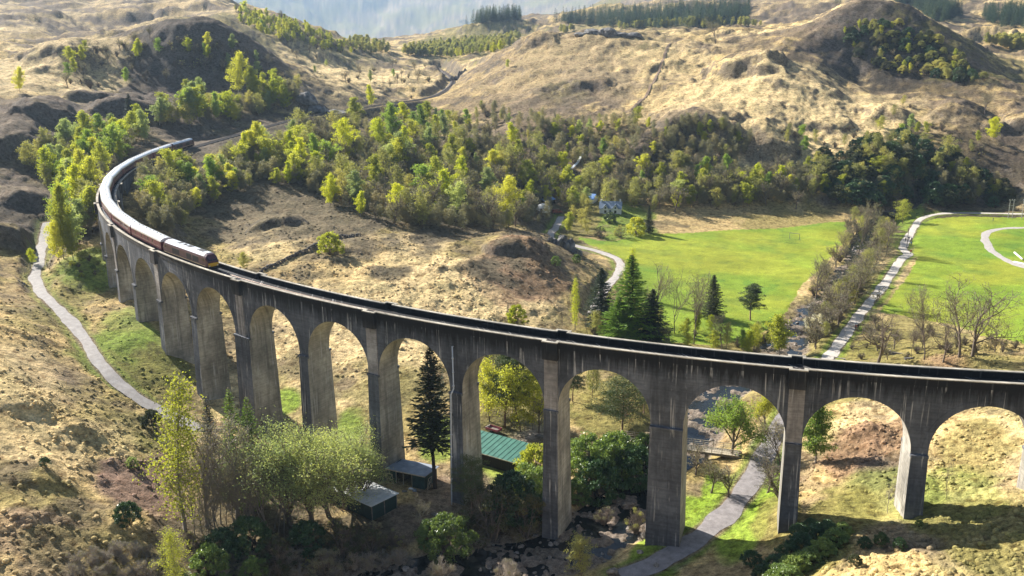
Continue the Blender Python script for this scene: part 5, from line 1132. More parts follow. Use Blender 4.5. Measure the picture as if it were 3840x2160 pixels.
for i, (x, y, t, lf) in enumerate(((2000,1445,1395,'gloss'),(2035,1425,1380,'gloss'),(2070,1400,1355,'gloss'),(2100,1372,1330,'gloss'),(2080,1350,1310,'rhodo'),(2050,1365,1320,'rhodo'),(2015,1390,1340,'rhodo'),(1985,1410,1365,'rhodo'),(1955,1445,1395,'rhodo'),(2120,1345,1315,'gloss'),(1925,1465,1420,'rhodo'),(1890,1420,1385,'rhodo'),(2040,1335,1305,'rhodo'),(2010,1350,1318,'rhodo'),(1960,1470,1420,'gloss'),(1985,1475,1425,'gloss'))):
    tree_at('shrub', 'rhodo', x, y, t, 'sunlit green rhododendron in the bank of shrubs at lower right' if lf == 'gloss' else 'shaded dark rhododendron in the bank of shrubs at lower right', 'shrub', leaf=LEAF[lf], group='bank of rhododendrons, ' + ('sunlit' if lf == 'gloss' else 'shaded'), wide=1.25)  # sunlit and shaded looks are painted by two leaf colours
# behind the viaduct
for x, y, t, key, lf, w, lab in (
 (1512,825,672,'spruce_near',None,1.45,'dark spruce, left one of the conifer group behind the parapet'),(1585,862,640,'spruce_near','larch',1.5,'broad green spruce, tallest of the conifer group behind the parapet'),(1640,862,725,'spruce_near',None,1.7,'dark spruce, right one of the conifer group behind the parapet'),(1555,866,745,'spruce_near','larch',1.8,'light green low conifer in front of the conifer group'),
 (1583,742,622,'birch_near','lime',0.9,'slim bright birch rising behind the conifer group'),(1447,830,700,'birch_near','lime',0.6,'slender pale yellow birch left of the conifer group'),(1278,792,756,'spruce_far',None,0.8,'tiny dark conifer in the pasture behind the parapet'),
 (1792,800,690,'spruce_near',None,1.25,'spire-shaped spruce at the near edge of the playing field'),(1888,806,714,'pine',None,1.3,'round-topped pine at the near corner of the playing field'),(1960,892,786,'birch_mid','birch',1.4,'bushy yellow-green birch between the field and the river'),(1895,880,812,'bud_mid','birch',1.3,'olive-green small tree right of the near field corner'),
 (1632,586,517,'spruce_near',None,0.9,'dark lone cypress at the far corner of the playing field'),(332,322,238,'spruce_near',None,1.25,'dark lone conifer above the curved train'),(2270,562,505,'bud_mid','birch',1.3,'green bushy tree where the path leaves the river'),(2165,580,545,'bud_mid','birch',1.2,'pale green tree on the river bank by the goal')):
    tree_at('spruce_tree' if 'spruce' in key else 'pine_tree' if key == 'pine' else 'birch_tree', key, x, y, t, lab, 'tree', leaf=LEAF[lf] if lf else None, wide=w)
for x, y, t, key, w, lab in (
 (1655,812,655,'bare_near',0.8,'bare tree left of the field, nearest the conifers'),(1697,838,668,'bare_slim',1.0,'tall bare tree standing before the left part of the field'),(1745,866,680,'bare_near',0.75,'tall bare tree before the middle of the field'),(1685,868,800,'bare_near',1.0,'low bare tree behind the parapet below the field'),(1815,882,790,'bare_near',1.2,'spreading bare tree behind the parapet left of the yellow birch'),(1480,850,745,'bare_slim',0.8,'bare thin tree left of the conifer group'),(1410,845,748,'bare_slim',0.6,'lone bare pole-like tree behind the parapet'),
 (2052,752,640,'bare_near',1.0,'bare alder overhanging the river, left of a pair'),(2088,742,632,'bare_near',1.0,'bare alder overhanging the river, right of a pair'),(2150,765,612,'bare_near',1.0,'broad bare tree between river and path'),(2190,700,600,'bare_near',0.9,'bare tree close to the pale path'),(2160,640,500,'bare_near',0.7,'tall bare tree at the far end of the playing field'),(2205,605,545,'bare_near',1.1,'bare tree on the far river bank'),(2230,640,560,'bare_near',0.9,'bare tree above the bend of the path'),(2110,800,700,'bare_slim',0.9,'bare thin tree by the river stones'),(2125,640,575,'bare_near',1.0,'bare tree on the field edge by the river'),
 (2207,915,770,'bare_gnarl',1.0,'gnarled leaning bare oak beside the path'),(2292,905,775,'bare_slim',0.7,'thin upright bare tree right of the gnarled oak'),(2325,905,712,'bare_near',0.75,'twin-stemmed bare tree in the middle of the right row'),(2412,898,685,'bare_near',0.95,'tall round-crowned bare tree in the right row'),(2445,896,712,'bare_near',1.15,'wide bare tree, rightmost of the row by the meadow'),(2372,910,800,'bare_gnarl',0.7,'crooked leaning bare stump tree in the right row'),(1800,110,40,'bare_near',1.2,'lone bare tree on the skyline of the tan hill'),(2475,290,230,'bare_near',1.4,'round bare tree on the slope below the dark peak')):
    tree_at('bare_tree', key, x, y, t, lab, 'tree', wide=w)
for x, y, t, key, lf, lab in ((1270,1075,868,'pine',None,'dark straight pine seen through the arch right of the piped pier'),(1232,1060,900,'bud_mid','birch','olive tree left of the straight pine through the arch'),(1310,1085,905,'bud_mid','birch','olive tree right of the straight pine through the arch'),(1340,1080,930,'birch_mid','birch','yellow-green tree against the right side of that arch'),(1355,1090,980,'bare_near',None,'bare tree low behind the green shed'),(1250,1040,930,'birch_mid','birch','green tree at the back of the arch with the straight pine'),(1440,1010,905,'pine','pine','pine at the left of the arch over the river bank'),(1490,1000,900,'bud_mid','olive','olive tree beside the wide pine through the arch'),(1620,1040,940,'pine','pine','pine right of the wide pine through the arch'),(1290,1040,920,'birch_mid','birch','second green tree at the back of the arch with the pine')):
    tree_at('pine_tree' if key == 'pine' else 'birch_tree' if 'birch' in key else 'alder_tree' if 'bud' in key else 'bare_tree', key, x, y, t, lab, 'tree', leaf=LEAF[lf] if lf else None)
for x, y, t, lf, lab in ((160,650,465,'birch','tall green birch beside the hill track'),(150,662,560,'birch','pale green birch beside the hill track gate'),(185,655,560,'birch','birch between the hill track and the viaduct'),(84,665,625,'lime','small lime-green tree by the track gate'),(50,232,172,'birch','lone birch far left on the heath'),(1277,172,150,'lime','lone small birch on the bare tan slope'),(2498,355,298,'lime','lone lime-green birch on the far right slope'),(600,240,138,'birch','tall birch at the right foot of the dark knoll'),(640,260,170,'birch','broad birch right of the tall one by the dark knoll'),(475,135,98,'lime','small round lime tree high on the dark knoll'),(522,150,115,'lime','slim lime tree high on the dark knoll'),(935,270,215,'lime','lime-green birch by the rock cutting'),(990,370,262,'green','fresh green larch-like tree rising from the wood'),(1065,345,265,'green','bright green tree rising behind the wood'),(955,385,302,'lime','tall lime birch in the middle of the wood'),(1020,400,318,'lime','lime birch right of the fresh green tree'),(870,405,305,'lime','lime birch at the left of the bright trio in the wood'),(1150,500,440,'lime','bright lime tree at the near edge of the wood'),(1000,545,465,'lime','lime tree at the pasture edge of the wood'),(830,520,440,'lime','lime tree near the pasture corner'),(1280,560,450,'birch','tall pale birch near the drive')):
    tree_at('birch_tree', 'birch_mid', x, y, t, lab, 'tree', leaf=LEAF[lf], wide=0.7 if x in (160, 150) else 0.95)

# woods --------------------------------------------------------------------------------
wood([(60,420),(250,330),(390,345),(300,420),(250,470),(235,600),(190,650),(130,600),(140,500)], 62, [B('between the left hillside and the curved train', 'left of the viaduct', 5), A('between the left hillside and the curved train', 'left of the viaduct', 2), S('between the left hillside and the curved train', 'left of the viaduct', 1)])
wood([(395,325),(480,320),(600,312),(720,290),(760,215),(690,230),(560,275),(480,250),(390,290)], 44, [B('above the line at the tail of the train', 'above the tail of the train', 4, h=(7, 13)), A('above the line at the tail of the train', 'above the tail of the train', 2)])
wood([(140,180),(220,120),(400,90),(600,110),(720,190),(700,230),(560,220),(420,210),(250,230),(160,220)], 84, [B('scattered over the dark knoll', 'on the dark knoll', 2, h=(4, 8)), D('scattered over the dark knoll', 'on the dark knoll', 2, h=(4, 7)), S('scattered over the dark knoll', 'on the dark knoll', 4, h=(2, 4), leaves=('dusk', 'olive', 'twig'))])
wood([(345,470),(430,440),(520,440),(620,390),(740,350),(760,470),(640,480),(560,500),(510,540),(430,590),(360,560)], 80, [B('in the hollow inside the curve of the viaduct', 'inside the viaduct curve', 4, h=(5, 10)), A('in the hollow inside the curve of the viaduct', 'inside the viaduct curve', 3, h=(4, 8)), S('in the hollow inside the curve of the viaduct', 'inside the viaduct curve', 3)])
W1 = 'in the big wood between pasture and railway'; G1 = 'of the big wood'
wood([(760,330),(900,300),(1050,290),(1140,290),(1250,360),(1420,420),(1440,500),(1380,560),(1250,588),(1100,582),(960,565),(820,520),(740,470)], 240, [B(W1, G1, 4, h=(4.5, 12)), A(W1, G1, 4, h=(5, 11)), D(W1, G1, 4, h=(5, 11))], gap=1.8)
W2 = 'in the woodland strip behind the white cottage'; G2 = 'behind the cottage'
wood([(1420,480),(1480,440),(1620,430),(1750,430),(1900,450),(2060,440),(2080,500),(2000,530),(1850,525),(1700,545),(1560,520),(1450,530)], 100, [B(W2, G2, 3, h=(6, 10)), A(W2, G2, 4), D(W2, G2, 4), S(W2, G2, 1)], gap=2.0)
W3 = 'on the shaded spur above the path bend'; G3 = 'of the shaded spur'
wood([(2040,430),(2120,370),(2250,340),(2400,390),(2480,450),(2560,500),(2500,520),(2350,515),(2230,520),(2120,520),(2050,490)], 150, [B(W3, G3, 2, h=(5, 9), leaves=('birch', 'olive')), A(W3, G3, 2), (9, 'shrub', 'rhodo', (3, 6.5), 'dark evergreen shrub ' + W3, 'shrub', 'evergreens ' + G3, ('rhodo', 'dusk'))], gap=1.6)
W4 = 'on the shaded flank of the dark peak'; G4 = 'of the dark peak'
wood([(2120,60),(2250,60),(2400,130),(2480,200),(2420,215),(2300,190),(2180,170),(2130,120)], 110, [B(W4, G4, 2, h=(3, 6), leaves=('birch', 'olive')), D(W4, G4, 1, h=(3, 6)), (8, 'shrub', 'rhodo', (2.5, 5), 'dark shrub ' + W4, 'shrub', 'shrubs ' + G4, ('dusk', 'rhodo', 'olive'))], gap=2.5)  # thick dark shrubs deepen the shade painted on the peak
W5 = 'scattered at the foot of the tan hill'; G5 = 'at the foot of the tan hill'
wood([(1190,270),(1400,310),(1600,310),(1800,320),(1900,360),(1850,420),(1600,420),(1450,420),(1300,370),(1200,320)], 85, [B(W5, G5, 2, h=(4, 8)), A(W5, G5, 3, h=(4, 7)), D(W5, G5, 2, h=(4, 7)), S(W5, G5, 4)], gap=3)
W6 = 'along the skyline of the left ridge'; G6 = 'of the left ridge'
wood([(590,25),(690,45),(780,75),(900,125),(880,140),(780,120),(680,95),(600,60)], 40, [B(W6, G6, 1, h=(5, 9)), D(W6, G6, 2, h=(5, 9)), S(W6, G6, 2)], gap=3)
W7 = 'on the lower slope right of the dark hollow'; G7 = 'of the right slope'
wood([(1950,330),(2100,330),(2300,250),(2450,330),(2480,400),(2300,350),(2150,370),(1980,400)], 34, [B(W7, G7, 2, h=(4, 7)), A(W7, G7, 2, h=(4, 7)), S(W7, G7, 4)], gap=3)
W8 = 'along the river between the field and the pale path'; G8 = 'along the river'
wood([(2140,560),(2230,560),(2250,600),(2200,660),(2170,740),(2110,830),(2050,880),(1990,880),(2010,800),(2060,720),(2120,650)], 110, [A(W8, G8, 3, 'bud_mid', (3.5, 6.5)), D(W8, G8, 4, 'bare_far', (4.5, 8)), S(W8, G8, 4)], gap=1.8)
W9 = 'in the rough ground behind the right parapet'; G9 = 'behind the right parapet'
wood([(2080,880),(2180,820),(2300,830),(2420,860),(2560,870),(2560,890),(2300,905),(2150,905)], 34, [D(W9, G9, 1, 'bare_far', (3, 5)), S(W9, G9, 5, h=(1, 2.4))], gap=1.6)
W10 = 'behind the parapet below the playing field'; G10 = 'below the playing field'
wood([(1470,800),(1560,830),(1700,830),(1950,850),(1950,900),(1700,880),(1500,860)], 30, [A(W10, G10, 3, 'bud_mid', (3, 6)), S(W10, G10, 3, h=(1.2, 2.6)), B(W10, G10, 2, 'birch_mid', (3, 6))], gap=1.6)
W11 = 'around the foot of the foreground clump'; G11 = 'of the foreground clump'
wood([(430,1449),(480,1320),(700,1330),(900,1330),(1000,1350),(1000,1400),(800,1440)], 34, [S(W11, G11, 4, h=(1.2, 2.6)), (3, 'shrub', 'dusk', (1.2, 2.6), 'dull green shrub ' + W11, 'shrub', 'shrubs ' + G11, ('dusk', 'rhodo', 'twig'))], gap=1.4)
wood([(500,1462),(520,1405),(700,1400),(900,1400),(1010,1420),(1000,1462)], 18, [(3, 'scrub_bush', 'palescrub', (1.4, 2.6), 'pale leafless bush along the bottom edge below the dark shrubs', 'bush', 'pale bushes of the bottom edge', ('twig',))], gap=1.5)
W12 = 'on the bottom left slope'; G12 = 'of the bottom left slope'
wood([(140,1449),(230,1400),(330,1390),(430,1400),(420,1460),(200,1465)], 26, [(3, 'scrub_bush', 'palescrub', (1.2, 2.2), 'leafless twiggy bush ' + W12, 'bush', 'twiggy bushes ' + G12, ('twig',)), S(W12, G12, 1, h=(0.8, 1.8))], gap=1.6)
W13 = 'around the drive and the cottage garden'; G13 = 'of the cottage garden'
wood([(1380,560),(1440,500),(1500,520),(1480,590),(1430,590),(1420,575)], 12, [B(W13, G13, 3, 'birch_mid', (5, 9)), A(W13, G13, 2, 'bud_mid', (4, 7))], gap=2.5)
W14 = 'under the left arches by the hill track'; G14 = 'under the left arches'
wood([(130,660),(250,640),(262,690),(200,700)], 8, [S(W14, G14, 3, h=(0.8, 1.6)), (2, 'shrub', 'gloss', (0.8, 1.5), 'low green bush ' + W14, 'bush', 'green bushes ' + G14, ('birch', 'gloss'))], gap=1.6)
W15 = 'on the far flat beyond the railway bend'; G15 = 'of the far flat'
wood([(700,110),(900,140),(1060,130),(1110,165),(1060,250),(930,240),(800,190)], 30, [B(W15, G15, 1, h=(4, 8)), D(W15, G15, 2, h=(4, 7)), S(W15, G15, 2)], gap=4)
print('TREES', counts)

# far woods that read as one mass ------------------------------------------------------
def far_wood(name, polys, key, label, mats, hr, sx=1.0, rmin=0):
    """many far trees as one object: points with crowns set on them"""
    src = None
    for o_ in C.objects:
        if o_.name.startswith('crown') and o_.data is PROTO[key][0][1][1][1]: src = o_; break
    g = np.random.default_rng(77); P_ = []; S_ = []
    for poly, cnt in polys:
        xs = [p[0] for p in poly]; ys = [p[1] for p in poly]; k = 0; t = 0
        while k < cnt and t < cnt * 20:
            t += 1; x = g.uniform(min(xs), max(xs)); y = g.uniform(min(ys), max(ys))
            if not inside(np.array([x]), np.array([y]), poly)[0]: continue
            p = cast(x, y)
            if np.min((TR_XY[:, 0] - p[0])**2 + (TR_XY[:, 1] - p[1])**2) < 30: continue
            if math.hypot(p[0] - CAM[0], p[1] - CAM[1]) < rmin: continue
            P_.append(p); S_.append(g.uniform(*hr) / 10); k += 1
    me = bpy.data.meshes.new(name); me.vertices.add(len(P_)); me.vertices.foreach_set('co', np.array(P_, np.float32).ravel()); at_ = me.attributes.new('size', 'FLOAT', 'POINT'); at_.data.foreach_set('value', np.array(S_, np.float32))
    ng = bpy.data.node_groups.new(name, 'GeometryNodeTree'); ng.interface.new_socket('Geometry', in_out='INPUT', socket_type='NodeSocketGeometry'); ng.interface.new_socket('Geometry', in_out='OUTPUT', socket_type='NodeSocketGeometry'); L_ = ng.links.new
    gi = ng.nodes.new('NodeGroupInput'); go = ng.nodes.new('NodeGroupOutput'); oi = ng.nodes.new('GeometryNodeObjectInfo'); oi.transform_space = 'ORIGINAL'; oi.inputs['Object'].default_value = src; sm_ = ng.nodes.new('GeometryNodeSetMaterial'); sm_.inputs['Material'].default_value = mats; L_(oi.outputs['Geometry'], sm_.inputs[0])
    ip = ng.nodes.new('GeometryNodeInstanceOnPoints'); L_(gi.outputs[0], ip.inputs['Points']); L_(sm_.outputs[0], ip.inputs['Instance']); rv = ng.nodes.new('FunctionNodeRandomValue'); rv.data_type = 'FLOAT_VECTOR'; rv.inputs[0].default_value = (0, 0, 0); rv.inputs[1].default_value = (0, 0, 6.28); L_(rv.outputs[0], ip.inputs['Rotation'])
    na = ng.nodes.new('GeometryNodeInputNamedAttribute'); na.data_type = 'FLOAT'; na.inputs['Name'].default_value = 'size'; cx_ = ng.nodes.new('ShaderNodeCombineXYZ'); vs_ = ng.nodes.new('ShaderNodeVectorMath'); vs_.operation = 'MULTIPLY'; vs_.inputs[1].default_value = (sx, sx, 1.0)
    for q_ in range(3): L_(na.outputs['Attribute'], cx_.inputs[q_])
    L_(cx_.outputs[0], vs_.inputs[0]); L_(vs_.outputs[0], ip.inputs['Scale']); L_(ip.outputs[0], go.inputs[0])
    o = obj(name, me); o.modifiers.new('scatter', 'NODES').node_group = ng; tag(o, label, 'wood', kind='stuff')
far_wood('woodland_thicket', [([(760,330),(900,300),(1050,290),(1140,290),(1250,360),(1420,420),(1440,500),(1380,560),(1250,585),(1100,580),(960,560),(820,510),(740,460)], 620), ([(350,450),(520,430),(640,380),(760,340),(760,470),(640,470),(520,520),(430,590),(350,560)], 300), ([(1420,480),(1480,440),(1620,430),(1900,440),(2060,440),(2080,500),(1850,525),(1560,520)], 300), ([(400,315),(600,300),(740,270),(760,220),(560,270),(400,290)], 120), ([(60,400),(250,330),(390,345),(250,460),(230,600),(140,600),(140,500)], 110), ([(1190,270),(1400,310),(1800,320),(1900,360),(1850,420),(1450,420),(1200,320)], 170), ([(2050,430),(2250,350),(2480,450),(2560,505),(2250,520),(2060,495)], 120)], 'bud_far', 'brown leafless undergrowth filling the woods between the trees', LEAF['twig'], (3.5, 8.5), 1.25)
far_wood('conifer_plantation', [([(1148,52),(1310,40),(1312,52),(1160,62)], 200), ([(1390,55),(1560,38),(1890,20),(1880,62),(1640,72),(1480,66)], 700), ([(2080,10),(2300,0),(2420,40),(2330,70),(2260,35),(2140,8)], 420), ([(2470,40),(2576,30),(2576,75),(2500,70)], 160), ([(1000,0),(1380,0),(1380,10),(1000,10)], 1)], 'spruce_far', 'dark conifer plantations on the distant slopes below the skyline', LEAF['farpine'], (13, 22), 1.15, 1080)
far_wood('distant_woodland', [([(1000,140),(1080,115),(1300,95),(1450,75),(1400,100),(1250,130),(1130,145)], 420), ([(1550,70),(1800,55),(1950,70),(1950,85),(1750,80),(1560,78)], 140), ([(2430,110),(2576,110),(2576,200),(2500,190)], 80), ([(860,100),(960,110),(990,140),(920,135)], 60)], 'birch_far', 'hazy pale green birch woods in the valley beyond the hills', LEAF['olive'], (6, 11), 1.3, 900)
far_wood('ridge_woodland', [([(590,25),(690,45),(780,75),(900,125),(880,140),(780,120),(680,95),(600,60)], 150), ([(1010,135),(1130,120),(1300,100),(1260,130),(1130,148)], 130)], 'birch_far', 'yellow-green birch scrub along the far left ridge and valley', LEAF['birch'], (5, 9), 1.2)
# ------------------------------------------------------------------ buildings
M_WHITE = plain('white_render', (0.74, 0.73, 0.70), 0.85, 0.08); M_SLATE = plain('blue_grey_slate', (0.20, 0.25, 0.32), 0.5, 0.2, 4.0, bmp=0.05); M_BLUE = plain('blue_sheet_roof', (0.16, 0.30, 0.62), 0.45, 0.15); M_GREENW = plain('dark_green_boards', (0.022, 0.05, 0.045), 0.75, 0.35, 1.2); M_GREENR = plain('green_sheet_roof', (0.06, 0.17, 0.13), 0.5, 0.2, 0.8); M_FELT = plain('grey_felt_roof', (0.25, 0.28, 0.33), 0.7, 0.25, 0.7); M_TIN = plain('weathered_tin_roof', (0.66, 0.67, 0.66), 0.45, 0.25, 0.6); M_TIMBER = plain('pale_timber', (0.42, 0.36, 0.27), 0.85, 0.3, 2.5); M_OLDWOOD = plain('grey_timber', (0.20, 0.175, 0.15), 0.9, 0.35, 2.0); M_BLACK = plain('dark_interior', (0.012, 0.012, 0.012), 0.9); M_DARKBOARD = plain('dark_boards', (0.03, 0.026, 0.022), 0.85, 0.3, 1.5)
def frame_at(name, A, Bp, z):
    """an Empty at A whose x axis runs to Bp on the ground"""
    return empty(name, (A[0], A[1], z), math.atan2(Bp[1] - A[1], Bp[0] - A[0])), math.hypot(Bp[0] - A[0], Bp[1] - A[1])
def boards(root, L, z0, z1, y, mat, step=0.45, axis='x', gap=0.012, lo=0.0, face=-1, thick=0.05):
    """upright wall boards, one object each, sharing a mesh"""
    n_ = max(1, int(round((L - lo) / step))); w = (L - lo) / n_
    me = MB().box(gap, w - gap, 0, thick, 0, z1 - z0).mesh('board', mat)
    for i in range(n_):
        o = obj('board', me, root, loc=(lo + i * w, y, z0) if axis == 'x' else (y, lo + i * w, z0))
        if axis == 'y': o.rotation_euler = (0, 0, PI / 2)
# small open shed under the spruce
A_, B_ = at_z(978, 1213, -31.0), at_z(1068, 1232, -31.0); r_, L = frame_at('open_shed', A_, B_, -31.15); Dp = 4.6
tag(r_, 'small dark green timber shed with flat grey roof and open front bay', 'shed')
L = max(L, 6.5)
MB().box(0.05, L - 0.05, 0.1, Dp, 0.0, 0.12).build('floor', M_BLACK, r_)
MB().box(0, L, Dp - 0.1, Dp, 0, 2.45).build('back_wall', M_GREENW, r_)
for x in (0.0, L - 0.1): MB().box(x, x + 0.1, 0.0, Dp - 0.1, 0, 2.75).build('end_wall', M_GREENW, r_)
MB().box(0.1, L * 0.22, 0.0, 0.1, 0, 2.75).build('front_wall', M_GREENW, r_); MB().box(L * 0.66, L - 0.1, 0.0, 0.1, 0, 2.75).build('front_wall', M_GREENW, r_)
for x in (L * 0.22, L * 0.42, L * 0.66): MB().box(x - 0.05, x + 0.05, -0.03, 0.09, 0, 2.75).build('post', M_TIMBER, r_)
MB().prism([(-0.35, 2.86), (Dp + 0.3, 2.5), (Dp + 0.3, 2.6), (-0.35, 2.98)], 'x', -0.4, L + 0.4).build('roof', M_FELT, r_)
MB().box(-0.42, L + 0.42, -0.42, -0.35, 2.78, 2.99).build('fascia', M_TIMBER, r_)
def braced_door(parent, loc, rz, w=1.25, h=2.2, tilt=0.14):
    d = MB()
    for a, b in (((0,0,0),(w,0,0)), ((0,0,h),(w,0,h)), ((0,0,0),(0,0,h)), ((w,0,0),(w,0,h)), ((0,0,0),(w,0,h)), ((w,0,0),(0,0,h)), ((0,0,h/2),(w,0,h/2))): d.bar(a, b, 0.09, 0.05, (0, 1, 0))
    return d.build('braced_door', M_TIMBER, parent, loc=loc, rot=(tilt, 0, rz))
braced_door(r_, (0.05, -0.45, 0.12), 0.0); braced_door(r_, (L + 0.45, 0.2, 0.12), PI / 2)
# long green-roofed shed
A_, B_ = at_z(1160, 1153, -31), at_z(1296, 1193, -31); r_, L = frame_at('green_roofed_shed', A_, B_, -31.2); Dp = 6.2; Hh = 2.6; Hb = 3.5
tag(r_, 'long low dark shed with a green ribbed sheet roof behind the viaduct', 'shed')
MB().box(0, L, 0.06, Dp, 0.02, Hh).build('frame', M_BLACK, r_)
boards(r_, L, 0, Hh, 0.0, M_DARKBOARD, 0.5); 
MB().prism([(0, 0), (Dp, 0), (Dp, Hb), (0, Hh)], 'x', L - 0.02, L + 0.08).build('gable_wall', M_DARKBOARD, r_)
rf = MB().prism([(-0.4, Hh - 0.02), (Dp + 0.3, Hb + 0.04), (Dp + 0.3, Hb + 0.12), (-0.4, Hh + 0.07)], 'x', -0.4, L + 0.45).build('roof', M_GREENR, r_)
rib = MB().bar((0, -0.39, Hh + 0.10), (0, Dp + 0.29, Hb + 0.15), 0.09, 0.07).mesh('roof_rib', M_GREENR)
for i in range(int(L / 1.1) + 1): obj('roof_rib', rib, rf, loc=(-0.2 + i * 1.1, 0, 0))
MB().bar((-0.4, -0.42, Hh + 0.02), (L + 0.45, -0.42, Hh + 0.02), 0.06, 0.16).build('eaves_trim', M_TIMBER, rf); MB().bar((L + 0.48, -0.42, Hh + 0.03), (L + 0.48, Dp + 0.3, Hb + 0.1), 0.06, 0.16).build('verge_trim', M_TIMBER, rf)
# grey barn behind the willows
F_ = at_z(934, 1272, -28.3); R_c = at_z(996, 1236, -28.0); L_c = at_z(842, 1190, -27.6)
r_ = empty('grey_barn', (F_[0], F_[1], -31.4), math.atan2(R_c[1] - F_[1], R_c[0] - F_[0])); Wd = math.hypot(R_c[0] - F_[0], R_c[1] - F_[1]); Ln = 15.0
tag(r_, 'barn with pale weathered metal roof half hidden by the willows', 'barn')
MB().box(0, Wd, 0.05, Ln, 0, 2.9).build('walls', M_GREENW, r_)
boards(r_, Wd, 0, 2.9, -0.01, M_GREENW, 0.5)
for x in (0.0, Wd * 0.5, Wd): MB().box(x - 0.07, x + 0.07, -0.12, -0.01, 0, 2.95).build('post', M_OLDWOOD, r_)
rf = MB().prism([(-0.4, 3.12), (Wd + 0.35, 2.96), (Wd + 0.35, 3.04), (-0.4, 3.20)], 'y', -0.4, Ln + 0.3).build('roof', M_TIN, r_)
rib = MB().bar((-0.39, 0, 3.22), (Wd + 0.34, 0, 3.06), 0.08, 0.04).mesh('roof_rib', M_TIN)
for i in range(int(Ln / 0.9)): obj('roof_rib', rib, rf, loc=(0, -0.2 + i * 0.9, 0))
# white cottage
pc = cast(1508, 537); qc = cast(1562, 540); r_, L = frame_at('cottage', pc, qc, min(pc[2], qc[2]) - 0.3)
L = max(L, 9.0); Dp = 6.0; Hh = 3.1; Rg = 5.6
tag(r_, 'white cottage with slate roof and two front gables among the trees', 'house')
MB().prism([(0, 0), (Dp, 0), (Dp, Hh), (Dp / 2, Rg - 0.15), (0, Hh)], 'x', 0, L).build('walls', M_WHITE, r_)
rf = MB().add([(-0.3,-0.35,Hh-0.3),(L+0.3,-0.35,Hh-0.3),(L+0.3,Dp/2,Rg),(-0.3,Dp/2,Rg),(-0.3,-0.35,Hh-0.15),(L+0.3,-0.35,Hh-0.15),(L+0.3,Dp/2,Rg+0.15),(-0.3,Dp/2,Rg+0.15)], [(0,3,2,1),(4,5,6,7),(0,1,5,4),(1,2,6,5),(2,3,7,6),(3,0,4,7)]).add([(-0.3,Dp+0.35,Hh-0.3),(L+0.3,Dp+0.35,Hh-0.3),(L+0.3,Dp/2,Rg-0.01),(-0.3,Dp/2,Rg-0.01),(-0.3,Dp+0.35,Hh-0.15),(L+0.3,Dp+0.35,Hh-0.15),(L+0.3,Dp/2,Rg+0.14),(-0.3,Dp/2,Rg+0.14)], [(0,1,2,3),(4,7,6,5),(0,4,5,1),(1,5,6,2),(2,6,7,3),(3,7,4,0)]).build('roof', M_SLATE, r_)
for x in (0.25, L - 0.9): MB().box(x, x + 0.65, Dp / 2 - 0.3, Dp / 2 + 0.3, Rg - 0.5, Rg + 0.9).build('chimney', M_WHITE, rf)
for x in (L * 0.28, L * 0.74):
    g_ = MB().prism([(x - 1.1, 0), (x + 1.1, 0), (x + 1.1, 3.2), (x, 4.6), (x - 1.1, 3.2)], 'y', -0.6, 1.8).build('front_gable', M_WHITE, r_)
    for sg in (-1, 1): MB().bar((x + sg * 1.35, -0.75, 2.98), (x, -0.75, 4.72), 0.12, 0.12).bar((x + sg * 0.7, 0.6, 3.9), (x + sg * 0.71, 0.6, 3.9), 0.02, 0.02).build('bargeboard', M_SLATE, g_); MB().add([(x, -0.75, 4.72), (x + sg * 1.4, -0.75, 2.92), (x + sg * 1.4, 1.8, 2.92), (x, 1.8, 4.72), (x, -0.75, 4.84), (x + sg * 1.4, -0.75, 3.04), (x + sg * 1.4, 1.8, 3.04), (x, 1.8, 4.84)], [(0,1,2,3),(7,6,5,4),(0,4,5,1),(1,5,6,2),(2,6,7,3),(3,7,4,0)]).build('gable_roof', M_SLATE, g_)
    MB().box(x - 0.5, x + 0.5, -0.64, -0.6, 1.0, 2.2).build('window', M_PANE, g_); MB().box(x - 0.35, x + 0.35, -0.64, -0.6, 2.9, 3.7).build('window', M_PANE, g_)
MB().box(L / 2 - 0.45, L / 2 + 0.45, -0.05, 0.0, 0.2, 2.2).build('door', plain('cottage_door', (0.10, 0.12, 0.18), 0.5), r_)
for y in (1.6, 4.2): MB().box(L, L + 0.04, y - 0.45, y + 0.45, 1.0, 2.2).build('window', M_PANE, r_)
# outbuildings
def shedlet(name, x0, x1, y, h, dp, mat_w, mat_r, label, cat, rise=1.2):
    p, q = cast(x0, y), cast(x1, y); r, L = frame_at(name, p, q, min(p[2], q[2]) - 0.3); L = max(L, 2)
    MB().prism([(0, 0), (dp, 0), (dp, h), (dp / 2, h + rise), (0, h)], 'x', 0, L).build('walls', mat_w, r); 
    for a, b in ((-0.3, dp / 2), (dp + 0.3, dp / 2)): MB().add([(-0.3,a,h-0.15),(L+0.3,a,h-0.15),(L+0.3,b,h+rise+0.05),(-0.3,b,h+rise+0.05),(-0.3,a,h-0.03),(L+0.3,a,h-0.03),(L+0.3,b,h+rise+0.17),(-0.3,b,h+rise+0.17)], [(0,3,2,1),(4,5,6,7),(0,1,5,4),(1,2,6,5),(2,3,7,6),(3,0,4,7)]).build('roof', mat_r, r)
    MB().box(L * 0.35, L * 0.65, -0.05, 0.0, 0.1, h * 0.8).build('door', M_DARKBOARD, r); tag(r, label, cat); return r
shedlet('outbuilding', 1464, 1492, 513, 2.6, 5.0, M_WHITE, M_BLUE, 'outbuilding with bright blue sheet roof left of the cottage', 'outbuilding', 2.2)
shedlet('outbuilding', 1372, 1396, 512, 2.4, 4.0, M_DARKBOARD, M_BLUE, 'small dark hut with blue roof above the white dome tent', 'hut', 1.0)
p = cast(1366, 532); r_ = empty('dome_tent', (p[0], p[1], p[2] - 0.1)); tag(r_, 'white dome tent among trees at the top of the drive', 'tent')
V = []; F = []; n1, n2 = 18, 7
